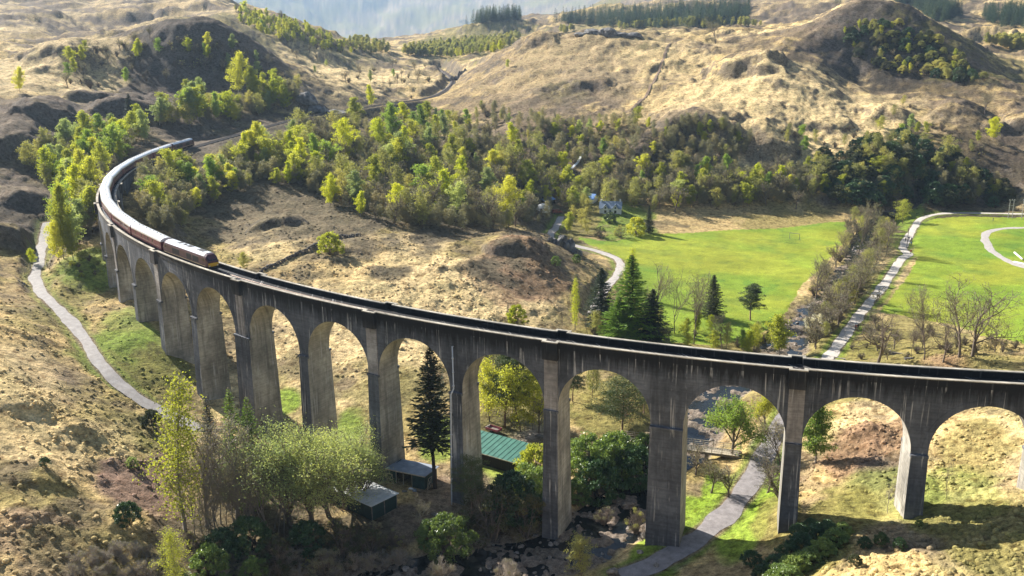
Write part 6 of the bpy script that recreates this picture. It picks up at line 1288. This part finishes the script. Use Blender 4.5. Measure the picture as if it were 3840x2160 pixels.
for j in range(n2 + 1):
    for i in range(n1): a = 2 * PI * i / n1; e = PI / 2 * j / n2; V.append((3.1 * math.cos(a) * math.cos(e), 3.1 * math.sin(a) * math.cos(e), 0.9 + 2.7 * math.sin(e)))
for j in range(n2):
    for i in range(n1): F.append((j*n1+i, j*n1+(i+1)%n1, (j+1)*n1+(i+1)%n1, (j+1)*n1+i))
obj('canopy', mesh_np('canopy', V, F, M_WHITE, True), r_); MB().tube([(0, 0, 0), (0, 0, 0.92)], 3.12, 18).build('wall', M_WHITE, r_); MB().box(-0.5, 0.5, -3.2, -3.08, 0.05, 1.9).build('door', M_OLDWOOD, r_)
# parked van by the drive
p = cast(1402, 537); r_ = empty('parked_van', tuple(p), 0.5); tag(r_, 'dark red van parked at the top of the drive', 'van'); M_RED = gloss('dark_red_paint', (0.16, 0.015, 0.02), 0.3, 0.5); M_TYRE = plain('tyre', (0.02, 0.02, 0.02), 0.85)
MB().prism([(-2.3, 0.4), (2.3, 0.4), (2.35, 1.0), (1.5, 1.15), (0.95, 1.95), (-2.2, 2.0), (-2.35, 1.0)], 'y', -0.9, 0.9).build('body', M_RED, r_, bevel=0.06, seg=2)
MB().add([(1.52, -0.75, 1.2), (1.52, 0.75, 1.2), (1.02, 0.7, 1.88), (1.02, -0.7, 1.88), (1.56, -0.75, 1.2), (1.56, 0.75, 1.2), (1.06, 0.7, 1.88), (1.06, -0.7, 1.88)], [(0,1,2,3),(7,6,5,4),(0,4,5,1),(1,5,6,2),(2,6,7,3),(3,7,4,0)]).build('windscreen', M_PANE, r_)
for sg in (-1, 1):
    MB().box(-0.1, 0.9, sg * 0.9 - 0.015, sg * 0.9 + 0.015, 1.25, 1.8).build('side_window', M_PANE, r_)
    for x in (-1.45, 1.45): MB().tube([(x, sg * 0.72, 0.34), (x, sg * 0.94, 0.34)], 0.34, 14).build('wheel', M_TYRE, r_)

# ------------------------------------------------------------------ footbridge
A_, B_ = at_z(1566, 1112, -29.6), at_z(1862, 1147, -29.5); r_, L = frame_at('footbridge', A_, B_, -29.6); Wb = 2.6
tag(r_, 'pale timber footbridge with railings over the river behind the double pier', 'bridge')
pk = MB().box(0, 0.42, 0, Wb, -0.08, 0).mesh('plank', M_TIMBER)
for i in range(int(L / 0.45)): obj('plank', pk, r_, loc=(i * 0.45, 0, 0.002 * (i % 3)))
for y in (0.2, Wb - 0.2): MB().box(-0.2, L + 0.1, y - 0.12, y + 0.12, -0.55, -0.09).build('beam', M_OLDWOOD, r_)
post = MB().box(-0.05, 0.05, -0.05, 0.05, -0.3, 1.15).mesh('post', M_TIMBER)
for y in (-0.06, Wb + 0.06):
    for i in range(int(L / 1.9) + 1): obj('post', post, r_, loc=(min(i * 1.9, L), y, 0))
    for z, h_ in ((1.17, 0.09), (0.78, 0.06), (0.42, 0.06)): MB().box(-0.1, L + 0.1, y - 0.045, y + 0.045, z - h_ / 2, z + h_ / 2).build('rail', M_TIMBER, r_)
for x in (L * 0.3, L * 0.72): MB().box(x - 0.25, x + 0.25, 0.1, Wb - 0.1, -4.2, -0.55).build('bridge_pier', M_OLDWOOD, r_)

# ------------------------------------------------------------------ small things on the meadows
M_POST = plain('tarred_pole', (0.10, 0.08, 0.065), 0.9, 0.3, 1.0); M_GREYP = plain('grey_pole', (0.34, 0.33, 0.31), 0.85, 0.2); M_GOAL = plain('goal_frame_paint', (0.20, 0.21, 0.20), 0.6)
p, q = cast(1986, 600), cast(2011, 603); r_, L = frame_at('goal', p, q, p[2]); tag(r_, 'lone goal frame standing on the playing field', 'goal')
for x in (0, L): MB().tube([(x, 0, -0.1), (x, 0, 2.4)], 0.09, 8).build('post', M_GOAL, r_); MB().tube([(x, 0, 0.05), (x, 1.2, 0.05)], 0.05, 6).build('ground_bar', M_GOAL, r_)
MB().tube([(-0.05, 0, 2.4), (L + 0.05, 0, 2.4)], 0.09, 8).build('crossbar', M_GOAL, r_)
p = cast(2281, 623); r_ = empty('telegraph_pole', tuple(p)); tag(r_, 'single wooden pole beside the bend of the pale path', 'pole'); MB().tube([(0, 0, -0.3), (0.05, 0, 7.6)], [0.14, 0.10], 8).build('pole', M_POST, r_); MB().bar((-0.35, 0, 7.2), (0.45, 0, 7.2), 0.08).build('crossarm', M_POST, r_)
for i, x in enumerate((2541, 2575)):
    p = cast(x, 549); r_ = empty('power_pole', tuple(p), 0.25); tag(r_, 'twin-legged power pole at the far right of the meadow, ' + ('left one' if i == 0 else 'right one at the picture edge'), 'power pole')
    for sx_ in (-0.9, 0.9): MB().tube([(sx_, 0, -0.3), (sx_ * 0.92, 0, 8.2)], [0.16, 0.12], 8).build('leg', M_GREYP, r_)
    for z in (8.0, 5.6): MB().box(-1.3, 1.3, -0.08, 0.08, z - 0.08, z + 0.08).build('crossarm', M_GREYP, r_)
    for k in (-1.1, 0, 1.1): MB().tube([(k, 0, 8.08), (k, 0, 8.2), (k, 0, 8.21), (k, 0, 8.4)], [0.03, 0.03, 0.09, 0.06], 8).build('insulator', M_WHITE, r_)
    if i: MB().box(-0.4, 0.4, -0.5, -0.1, 4.4, 5.4).build('transformer', M_GREYP, r_, bevel=0.05)
# gate on the hill track with its side fences
p, q = cast(78, 676), cast(118, 672); r_, L = frame_at('field_gate', p, q, min(p[2], q[2])); L = max(3.2, L); tag(r_, 'metal field gate across the hill track with posts', 'gate'); M_GALV = plain('galvanised_steel', (0.36, 0.37, 0.38), 0.45, 0.15, metal=0.5)
for x in (-0.12, L + 0.12): MB().box(x - 0.1, x + 0.1, -0.1, 0.1, -0.3, 1.6).build('gate_post', M_OLDWOOD, r_)
for z in (0.25, 0.5, 0.72, 0.94, 1.2): MB().tube([(0, 0, z), (L, 0, z)], 0.028, 6).build('bar', M_GALV, r_)
for x in (0.03, L / 2, L - 0.03): MB().tube([(x, 0, 0.2), (x, 0, 1.23)], 0.028, 6).build('upright', M_GALV, r_)
for (x0, y0, x1, y1, lab) in ((78,676,62,690,'short timber rail fence left of the track gate'),(118,672,146,660,'short timber rail fence right of the track gate')):
    p, q = cast(x0, y0), cast(x1, y1); r_, L = frame_at('rail_fence', p, q, min(p[2], q[2])); tag(r_, lab, 'fence'); n_ = max(3, int(L / 1.0))
    for i in range(n_ + 1):
        if i * L / n_ < 0.4: continue
        MB().box(i * L / n_ - 0.05, i * L / n_ + 0.05, -0.05, 0.05, -0.8, 1.3).build('post', M_OLDWOOD, r_)
    for z in (0.5, 0.85, 1.2): MB().box(0.35, L, -0.09, -0.05, z - 0.05, z + 0.05).build('rail', M_OLDWOOD, r_)
# drystone wall on the pasture: every stone its own block
M_STONE = plain('wall_stone', (0.13, 0.12, 0.11), 0.95, 0.4, 1.2, bmp=0.04); M_ROCK = plain('boulder_rock', (0.27, 0.235, 0.20), 0.9, 0.45, 1.5, bmp=0.08, col2=(0.10, 0.09, 0.08)); M_CRAG = plain('crag_rock', (0.19, 0.18, 0.17), 0.95, 0.5, 0.5, bmp=0.3, col2=(0.05, 0.047, 0.045), detail=8)
def rock_mesh(seed, mat, sub=2, rough=0.35, name='boulder'):
    g = np.random.default_rng(seed); bm = bmesh.new(); bmesh.ops.create_icosphere(bm, subdivisions=sub, radius=1.0); cuts = [(v / np.linalg.norm(v), g.uniform(0.55, 0.95)) for v in g.normal(0, 1, (9, 3))]
    for v in bm.verts:
        c = np.array(v.co)
        for nrm, d in cuts:
            e = c @ nrm - d
            if e > 0: c = c - nrm * e
        c *= 1 + rough * 0.3 * g.normal(0, 0.25); v.co = c
    me = bpy.data.meshes.new(name); bm.to_mesh(me); bm.free()
    if mat is not None: me.materials.append(mat)
    return me
STONES = [rock_mesh(500 + i, M_STONE, 1, 0.3, 'stone') for i in range(5)]
wl_ = smooth_line([cast(x, y) for x, y in ((655,686),(700,666),(745,644),(790,622),(812,604),(850,598),(905,594))], 0.55); r_ = empty('drystone_wall', tuple(wl_[0])); tag(r_, 'dark drystone wall running up the pasture behind the locomotive', 'wall'); cnt = 0
for i in range(len(wl_)):
    gz_ = H(wl_[i][0], wl_[i][1])
    for lay in range(3):
        if cnt > 295: break
        if rng.random() < 0.07: continue
        o = obj('stone', STONES[rng.randrange(5)], r_, loc=Vector((wl_[i][0] + rng.uniform(-.12, .12), wl_[i][1] + rng.uniform(-.12, .12), gz_ + 0.15 + lay * 0.36)) - Vector(r_.location), rot=(rng.uniform(-.4, .4), rng.uniform(-.4, .4), rng.random() * 6)); k = rng.uniform(0.26, 0.44); o.scale = (k * 1.3, k, k * 0.75); cnt += 1
# boulders of the river
BOUL = [rock_mesh(520 + i, M_ROCK, 2, 0.3) for i in range(7)]; nb = 0; tries = 0
for x, y, s_ in ((1462,1378,1.0),(1400,1370,0.7),(1345,1350,0.6),(1540,1440,1.1),(1490,1410,0.8),(1610,1390,0.7),(1650,1425,0.6),(1515,1395,0.5),(1660,1270,0.9),(1640,1262,0.7),(1648,1245,0.6),(1625,1255,0.5),(1300,1395,0.7),(1230,1430,0.6),(1120,1440,0.6),(1000,1455,0.6),(1595,1300,0.5),(1570,1270,0.5),(1555,1262,0.45),(1580,1330,0.6),(1620,1350,0.9)):
    p = cast(x, y); o = obj('boulder', BOUL[nb % 7], None, loc=(p[0], p[1], p[2] + 0.1 * s_), rot=(rng.random(), rng.random(), rng.random() * 6)); o.scale = (s_, s_ * 0.8, s_ * 0.6); tag(o, 'large rounded boulder standing out of the river below the viaduct', 'boulder', 'large river boulders'); nb += 1
k = 0
while k < 279 and tries < 9000:
    tries += 1; i = rng.randrange(int(len(RIVL) * 0.2), len(RIVL) - 1); tq = RIVL[i+1] - RIVL[i]; tl = math.hypot(tq[0], tq[1]) + 1e-6; off = rng.choice((-1, 1)) * RIVL[i][3] * (rng.random() ** 0.6) * 1.15; x, y = RIVL[i][0] - tq[1] / tl * off, RIVL[i][1] + tq[0] / tl * off; z = H(x, y); s_ = rng.choice((0.22, 0.3, 0.3, 0.4, 0.5, 0.65)); o = obj('boulder', BOUL[rng.randrange(7)], None, loc=(x, y, max(z, RIVL[i][2] - 0.1) + 0.05), rot=(rng.random() * 3, rng.random() * 3, rng.random() * 6)); o.scale = (s_, s_ * rng.uniform(0.6, 1), s_ * rng.uniform(0.5, 0.9)); tag(o, 'weathered stone lying in the bed of the shallow river', 'boulder', 'stones of the river bed'); k += 1
# crags
def crag(x, y, wpx, hpx, label, seed, depth=0.6, nst=8):
    """broken rock: several angular blocks half sunk in the slope, one mesh"""
    p = cast(x, y); m_ = (np.array(p) - CAM) @ FW / FD; g = random.Random(seed); mb = MB(); W = wpx * m_; Hh_ = hpx * m_; ca_, sa_ = math.cos(YAW), math.sin(YAW)
    for i in range(nst):
        u = (i + 0.5) / nst - 0.5 + g.uniform(-.05, .05); a = u * W; d = g.uniform(-.5, .5) * W * depth * 0.4; wx, wy = p[0] + ca_ * a - sa_ * d, p[1] + sa_ * a + ca_ * d; gz = H(wx, wy); hh = Hh_ * (0.55 + 0.6 * (1 - (2 * u) ** 2)) * g.uniform(0.5, 1.0); me = rock_mesh(seed * 13 + i, None, 3, 0.5)
        V = np.array([v.co for v in me.vertices]) * np.array([W / nst * g.uniform(0.8, 1.5), W / nst * g.uniform(0.9, 1.7), hh * 0.62]); th = g.random() * 6; R2 = np.array([[math.cos(th), -math.sin(th), 0], [math.sin(th), math.cos(th), 0], [0, 0, 1]]); V = V @ R2.T + np.array([wx - p[0], wy - p[1], gz - p[2] + hh * 0.02]); mb.add(V, [tuple(f.vertices) for f in me.polygons]); bpy.data.meshes.remove(me)
    o = mb.build('rock_outcrop', M_CRAG, loc=tuple(p)); tag(o, label, 'rock'); return o
for a in ((1525,84,140,30,'dark flat-topped crag on the crest of the tan hill',601),(1152,200,40,26,'dark rock beside the railway bend, lower one',603),(1420,622,75,46,'dark rock face at the end of the bracken knoll',605),(790,262,150,34,'long dark rock wall of the railway cutting',608),(60,716,22,10,'dark block beside the hill track bend',615)): crag(*a)
# timber, trailer and clutter
p, q = cast(2238, 893), cast(2312, 884); r_, L = frame_at('timber_stack', p, q, p[2]); tag(r_, 'stack of old squared beams lying on the grass by the bare trees', 'timber')
for i, (y, z) in enumerate(((0, 0.2), (0.5, 0.2), (0.25, 0.58), (-0.35, 0.18))): MB().box(0.2 * i, L - 0.5 * i, y - 0.18, y + 0.18, z - 0.18, z + 0.18).build('beam', M_OLDWOOD, r_, bevel=0.02)
MB().box(-0.3, 0.25, -0.3, 0.3, 0, 1.1).build('block', M_OLDWOOD, r_, bevel=0.03)
p = cast(2285, 905); o = MB().box(-1.0, 1.0, -0.35, 0.35, 0.35, 0.5).box(-0.8, -0.6, -0.3, 0.3, 0, 0.36).box(0.6, 0.8, -0.3, 0.3, 0, 0.36).mesh('stone_bench', M_STONE); o = obj('stone_bench', o, None, loc=tuple(p), rot=(0, 0, 0.4)); tag(o, 'low stone bench in front of the old beams', 'bench')
p, q = cast(2096, 906), cast(2126, 907); r_, L = frame_at('picnic_bench', p, q, p[2] + 0.0); tag(r_, 'dark bench at the end of the pale path by the parapet', 'bench'); MB().box(0, L, 0, 0.5, 0.7, 0.8).build('seat', M_OLDWOOD, r_); 
for x in (0.2, L - 0.3): MB().box(x, x + 0.12, 0.05, 0.45, 0, 0.7).build('leg', M_OLDWOOD, r_)
for i, (x0, y0, x1, y1, lab) in enumerate(((2552,638,2572,655,'white bleached log at the right edge beyond the loop path'),(2550,660,2585,668,'white bleached planks beside the loop path'))):
    p, q = cast(x0, y0), cast(x1, y1); mb = MB(); mb.tube([(p[0], p[1], p[2] + 0.4), (q[0], q[1], q[2] + 0.4)], [0.35, 0.28], 8) if i == 0 else mb.bar((p[0], p[1], p[2] + 0.3), (q[0], q[1], q[2] + 0.3), 1.0, 0.35); o = mb.build('white_log', M_WHITE); o.data.transform(Matrix.Translation((-p[0], -p[1], -p[2]))); o.location = tuple(p); tag(o, lab, 'log')
p = cast(1242, 1088); r_ = empty('farm_trailer', tuple(p), -0.35); tag(r_, 'small pinkish farm trailer parked beyond the green roof', 'trailer'); M_PINK = plain('faded_red_paint', (0.36, 0.10, 0.13), 0.6)
MB().box(-1.5, 1.5, -0.8, 0.8, 0.6, 0.7).build('floor', M_OLDWOOD, r_)
for sg in (-1, 1): MB().box(-1.5, 1.5, sg * 0.8 - 0.03, sg * 0.8 + 0.03, 0.7, 1.15).build('side_board', M_PINK, r_); MB().tube([(0.1, sg * 0.86, 0.4), (0.1, sg * 1.06, 0.4)], 0.4, 14).build('wheel', M_TYRE, r_); MB().box(sg * 1.5 - 0.03, sg * 1.5 + 0.03, -0.77, 0.77, 0.7, 1.15).build('end_board', M_PINK if sg > 0 else M_WHITE, r_)
MB().bar((-1.5, 0, 0.6), (-2.6, 0, 0.5), 0.09).build('drawbar', M_UNDER, r_)
for nm, x0, y0, x1, y1, lab in (('timber_stack',1345,1098,1368,1104,'stack of dark planks under the trees right of the trailer'),('timber_stack',1082,1296,1112,1312,'stack of brown poles lying in the shaded yard')):
    p, q = cast(x0, y0), cast(x1, y1); r_, L = frame_at(nm, p, q, p[2]); L = max(L, 3); tag(r_, lab, 'timber')
    for i in range(6): MB().box(rng.uniform(0, .3), L - rng.uniform(0, .4), (i % 3) * 0.3, (i % 3) * 0.3 + 0.22, 0.02 + (i // 3) * 0.2, 0.18 + (i // 3) * 0.2).build('beam', M_OLDWOOD, r_)
for x, y, c_, lab in ((1034,1232,M_WHITE,'white sack dropped before the open shed'),(1044,1236,M_FELT,'grey sack dropped before the open shed'),(1018,1238,M_OLDWOOD,'brown bucket-sized block before the open shed')):
    p = cast(x, y); o = obj('sack', rock_mesh(int(x), c_, 2, 0.2, 'sack'), None, loc=(p[0], p[1], p[2] + 0.2)); o.scale = (0.55, 0.4, 0.3); tag(o, lab, 'sack')
# narrow burn falling through the wood, and the ditch line up the tan hill
def burn(name, pp, hw, mat, lift=0.25): ribbon(name, smooth_line([cast(x, y) for x, y in pp], 1.2), hw, mat, lift, 0.6)
M_FOAM = plain('white_water', (0.70, 0.74, 0.78), 0.35, 0.2, 1.5)
burn('stream', [(1470,380),(1458,402),(1440,425),(1415,437),(1392,450),(1368,472)], 0.7, M_FOAM, 0.5)
M_DITCH = gravel_mat('ditch_earth', (0.16, 0.11, 0.075), (0.28, 0.20, 0.13)); burn('hill_ditch', [(1700,108),(1680,118),(1668,150),(1655,185),(1635,220),(1610,255),(1588,278)], 0.8, M_DITCH, 0.3)

# ------------------------------------------------------------------ walkers
M_SKIN = plain('skin', (0.55, 0.36, 0.27), 0.6, 0.05); M_HAIR = plain('hair', (0.05, 0.035, 0.025), 0.7)
def person(x, y, jacket, legs, label, rz, stride=0.22, seed=0):
    p = cast(x, y); s_ = stride
    Vs = [(0,0,0.95),(0,0,1.2),(0,0.01,1.42),(0,0.01,1.52),(0,0.03,1.60),(0,0.03,1.72), (0.10,0,0.90),(0.11,s_*0.5,0.50),(0.11,s_*0.75,0.08),(0.11,s_*0.75+0.14,0.04), (-0.10,0,0.90),(-0.11,-s_*0.35,0.50),(-0.11,-s_*0.95,0.10),(-0.11,-s_*0.95+0.13,0.04), (0.20,0,1.40),(0.25,-s_*0.35,1.14),(0.25,-s_*0.25+0.06,0.90),(0.25,-s_*0.2+0.08,0.80), (-0.20,0,1.40),(-0.25,s_*0.4,1.14),(-0.25,s_*0.6,0.92),(-0.25,s_*0.7,0.82)]
    Rr = [0.15,0.15,0.16,0.06,0.085,0.09, 0.095,0.07,0.05,0.045, 0.095,0.07,0.05,0.045, 0.075,0.055,0.04,0.04, 0.075,0.055,0.04,0.04]
    E = [(0,1),(1,2),(2,3),(3,4),(4,5),(0,6),(6,7),(7,8),(8,9),(0,10),(10,11),(11,12),(12,13),(2,14),(14,15),(15,16),(16,17),(2,18),(18,19),(19,20),(20,21)]
    me = bpy.data.meshes.new('body'); me.from_pydata(Vs, E, []); o = bpy.data.objects.new('person', me); C.objects.link(o); sk = o.modifiers.new('skin', 'SKIN'); sk.use_smooth_shade = True
    for v, r in zip(me.skin_vertices[0].data, Rr): v.radius = (r, r)
    me.skin_vertices[0].data[0].use_root = True; o.modifiers.new('sub', 'SUBSURF').render_levels = 1; o.modifiers['sub'].levels = 1
    dg = bpy.context.evaluated_depsgraph_get(); m2 = bpy.data.meshes.new_from_object(o.evaluated_get(dg)); o.modifiers.clear(); o.data = m2; m2.name = 'person'; m2.materials.clear()
    for mt in (jacket, legs, M_SKIN, M_HAIR): m2.materials.append(mt)
    for f in m2.polygons:
        c = f.center; f.material_index = 1 if c.z < 0.93 and abs(c.x) < 0.19 else 0 if c.z < 1.5 and not (c.z < 0.86) else 2 if c.z < 1.62 or (c.y > 0.07 and c.z < 1.7) or c.z < 0.86 else 3
    bpy.data.meshes.remove(me); o.location = tuple(p); o.rotation_euler = (0, 0, rz); tag(o, label, 'person'); return o
JK = [plain('jacket_' + n_, c, 0.8) for n_, c in (('black', (0.02, 0.02, 0.025)), ('navy', (0.03, 0.04, 0.09)), ('red', (0.35, 0.04, 0.03)), ('grey', (0.16, 0.16, 0.17)), ('blue', (0.08, 0.16, 0.35)))]; TRS = [plain('trousers_dark', (0.03, 0.03, 0.035), 0.85), plain('trousers_denim', (0.06, 0.09, 0.16), 0.85)]
for a in ((2278,608,JK[0],TRS[0],'walker in black at the left side of the path bend by the pole',0.3),(2286,606,JK[1],TRS[0],'walker in dark jacket in the middle of the group by the pole',0.2),(2293,608,JK[0],TRS[0],'walker in black on the right of the group by the pole',-0.1),(2292,618,JK[4],TRS[1],'walker in blue just below the group by the pole',2.9),(2291,639,JK[2],TRS[0],'walker in red jacket alone on the path below the pole',3.0),(2207,752,JK[0],TRS[0],'walker in black on the straight of the path',0.4),(2211,752,JK[3],TRS[0],'walker in grey beside the one in black on the straight',0.4),(2152,830,JK[2],TRS[1],'walker in red behind the gnarled oak branches',0.5),(2158,829,JK[0],TRS[0],'walker in black behind the gnarled oak branches',0.5),(2498,557,JK[3],TRS[1],'person in pale grey alone out on the far right meadow',1.0)): person(*a)

# ------------------------------------------------------------------ grass tussocks on the rough ground (past counting)
g = np.random.default_rng(9); cand = (RRC[:, None] > 88) & (RRC[:, None] < 345) & (np.abs(AA - YAW) < 0.6) & (flat < 0.35) & (in_river < 0.05)
for k, d in PATHD.items(): cand &= d > LINES[k][1] + 0.5
cand &= np.abs(np.hypot(X, Y) - RAD) > 4.5
area = RR * np.gradient(GA)[None, :] * np.gradient(RRC)[:, None]
prob = np.clip(area * 0.55 * np.clip(clod, 0.1, 1) * (0.4 + sstep(300, 120, RR)), 0, 0.9) * cand
pick = np.argwhere(g.random(prob.shape) < prob)
if len(pick) > 60000: pick = pick[g.choice(len(pick), 60000, replace=False)]
pi, pj = pick[:, 0], pick[:, 1]; PX = X[pi, pj] + g.normal(0, 0.15, len(pick)); PY = Y[pi, pj] + g.normal(0, 0.15, len(pick)); PZ = Hxy(PX, PY)
pc_ = col[pi, pj] * (0.65 + 0.75 * g.random((len(pick), 1))) + np.array([0.03, 0.015, 0.0]) * g.random((len(pick), 1))
me = bpy.data.meshes.new('grass_tussocks'); me.vertices.add(len(pick)); me.vertices.foreach_set('co', np.column_stack([PX, PY, PZ]).astype(np.float32).ravel())
a_ = me.attributes.new('soil', 'FLOAT_COLOR', 'POINT'); a_.data.foreach_set('color', np.column_stack([pc_, np.ones(len(pick))]).astype(np.float32).ravel())
a_ = me.attributes.new('size', 'FLOAT', 'POINT'); a_.data.foreach_set('value', (0.16 + 0.34 * g.random(len(pick)) ** 1.5).astype(np.float32))
m, nt, b = nodes('tussock_grass'); at = N(nt, 'Attribute', attribute_name='soil', attribute_type='INSTANCER'); geo = N(nt, 'NewGeometry')
nt.links.new(mixc(nt, 1.0, at.outputs['Color'], ramp(nt, noise_tex(nt, geo.outputs['Position'], 7.0, 3, 0.6), [(0.3, (0.6,)*3), (0.7, (1.4,)*3)]), 'MULTIPLY'), b.inputs['Base Color']); b.inputs['Roughness'].default_value = 0.95; spec(b, 0.1)
M_TUSS = m
ng = bpy.data.node_groups.new('tussocks', 'GeometryNodeTree'); ng.interface.new_socket('Geometry', in_out='INPUT', socket_type='NodeSocketGeometry'); ng.interface.new_socket('Geometry', in_out='OUTPUT', socket_type='NodeSocketGeometry')
gi = ng.nodes.new('NodeGroupInput'); go = ng.nodes.new('NodeGroupOutput'); ico = ng.nodes.new('GeometryNodeMeshIcoSphere'); ico.inputs['Subdivisions'].default_value = 2; sp_n = ng.nodes.new('GeometryNodeSetPosition'); nz = ng.nodes.new('ShaderNodeTexNoise'); nz.inputs['Scale'].default_value = 2.2
vm_ = ng.nodes.new('ShaderNodeVectorMath'); vm_.operation = 'MULTIPLY_ADD'; vm_.inputs[1].default_value = (1.1, 1.1, 1.1); vm_.inputs[2].default_value = (-0.55, -0.55, -0.55); ng.links.new(nz.outputs['Color'], vm_.inputs[0]); ng.links.new(ico.outputs[0], sp_n.inputs['Geometry']); ng.links.new(vm_.outputs[0], sp_n.inputs['Offset'])
sm_ = ng.nodes.new('GeometryNodeSetMaterial'); sm_.inputs['Material'].default_value = M_TUSS; ng.links.new(sp_n.outputs[0], sm_.inputs[0]); ip = ng.nodes.new('GeometryNodeInstanceOnPoints'); ng.links.new(gi.outputs[0], ip.inputs['Points']); ng.links.new(sm_.outputs[0], ip.inputs['Instance'])
rv = ng.nodes.new('FunctionNodeRandomValue'); rv.data_type = 'FLOAT_VECTOR'; rv.inputs[0].default_value = (-0.3, -0.3, 0); rv.inputs[1].default_value = (0.3, 0.3, 6.28); ng.links.new(rv.outputs[0], ip.inputs['Rotation'])
na = ng.nodes.new('GeometryNodeInputNamedAttribute'); na.data_type = 'FLOAT'; na.inputs['Name'].default_value = 'size'; vs_ = ng.nodes.new('ShaderNodeVectorMath'); vs_.operation = 'MULTIPLY'; vs_.inputs[1].default_value = (1.0, 1.0, 0.72); cx_ = ng.nodes.new('ShaderNodeCombineXYZ')
for q_ in range(3): ng.links.new(na.outputs['Attribute'], cx_.inputs[q_])
ng.links.new(cx_.outputs[0], vs_.inputs[0]); ng.links.new(vs_.outputs[0], ip.inputs['Scale']); ng.links.new(ip.outputs[0], go.inputs[0])
o = obj('grass_tussocks', me); o.modifiers.new('scatter', 'NODES').node_group = ng; tag(o, 'dry grass tussocks over the rough pasture and hillside', 'grass', kind='stuff'); print('TUSSOCKS', len(pick))

# ------------------------------------------------------------------ the air between here and the far hills
m = bpy.data.materials.new('haze_air'); m.use_nodes = True; nt = m.node_tree; nt.nodes.remove(nt.nodes['Principled BSDF']); pv = nt.nodes.new('ShaderNodeVolumePrincipled'); pv.inputs['Color'].default_value = (0.54, 0.75, 1.0, 1); pv.inputs['Density'].default_value = 0.00007; pv.inputs['Anisotropy'].default_value = 0.25; nt.links.new(pv.outputs[0], nt.nodes['Material Output'].inputs['Volume'])
zmax = float(Z.max()) + 8; xm = float(np.abs(X).max()) + 50
o = MB().box(-xm, xm, float(Y.min()) - 50, float(Y.max()) + 50, float(Z.min()) - 1.5, zmax).build('haze', m); o['kind'] = 'stuff'
print('ZRANGE', Z.min(), Z.max())
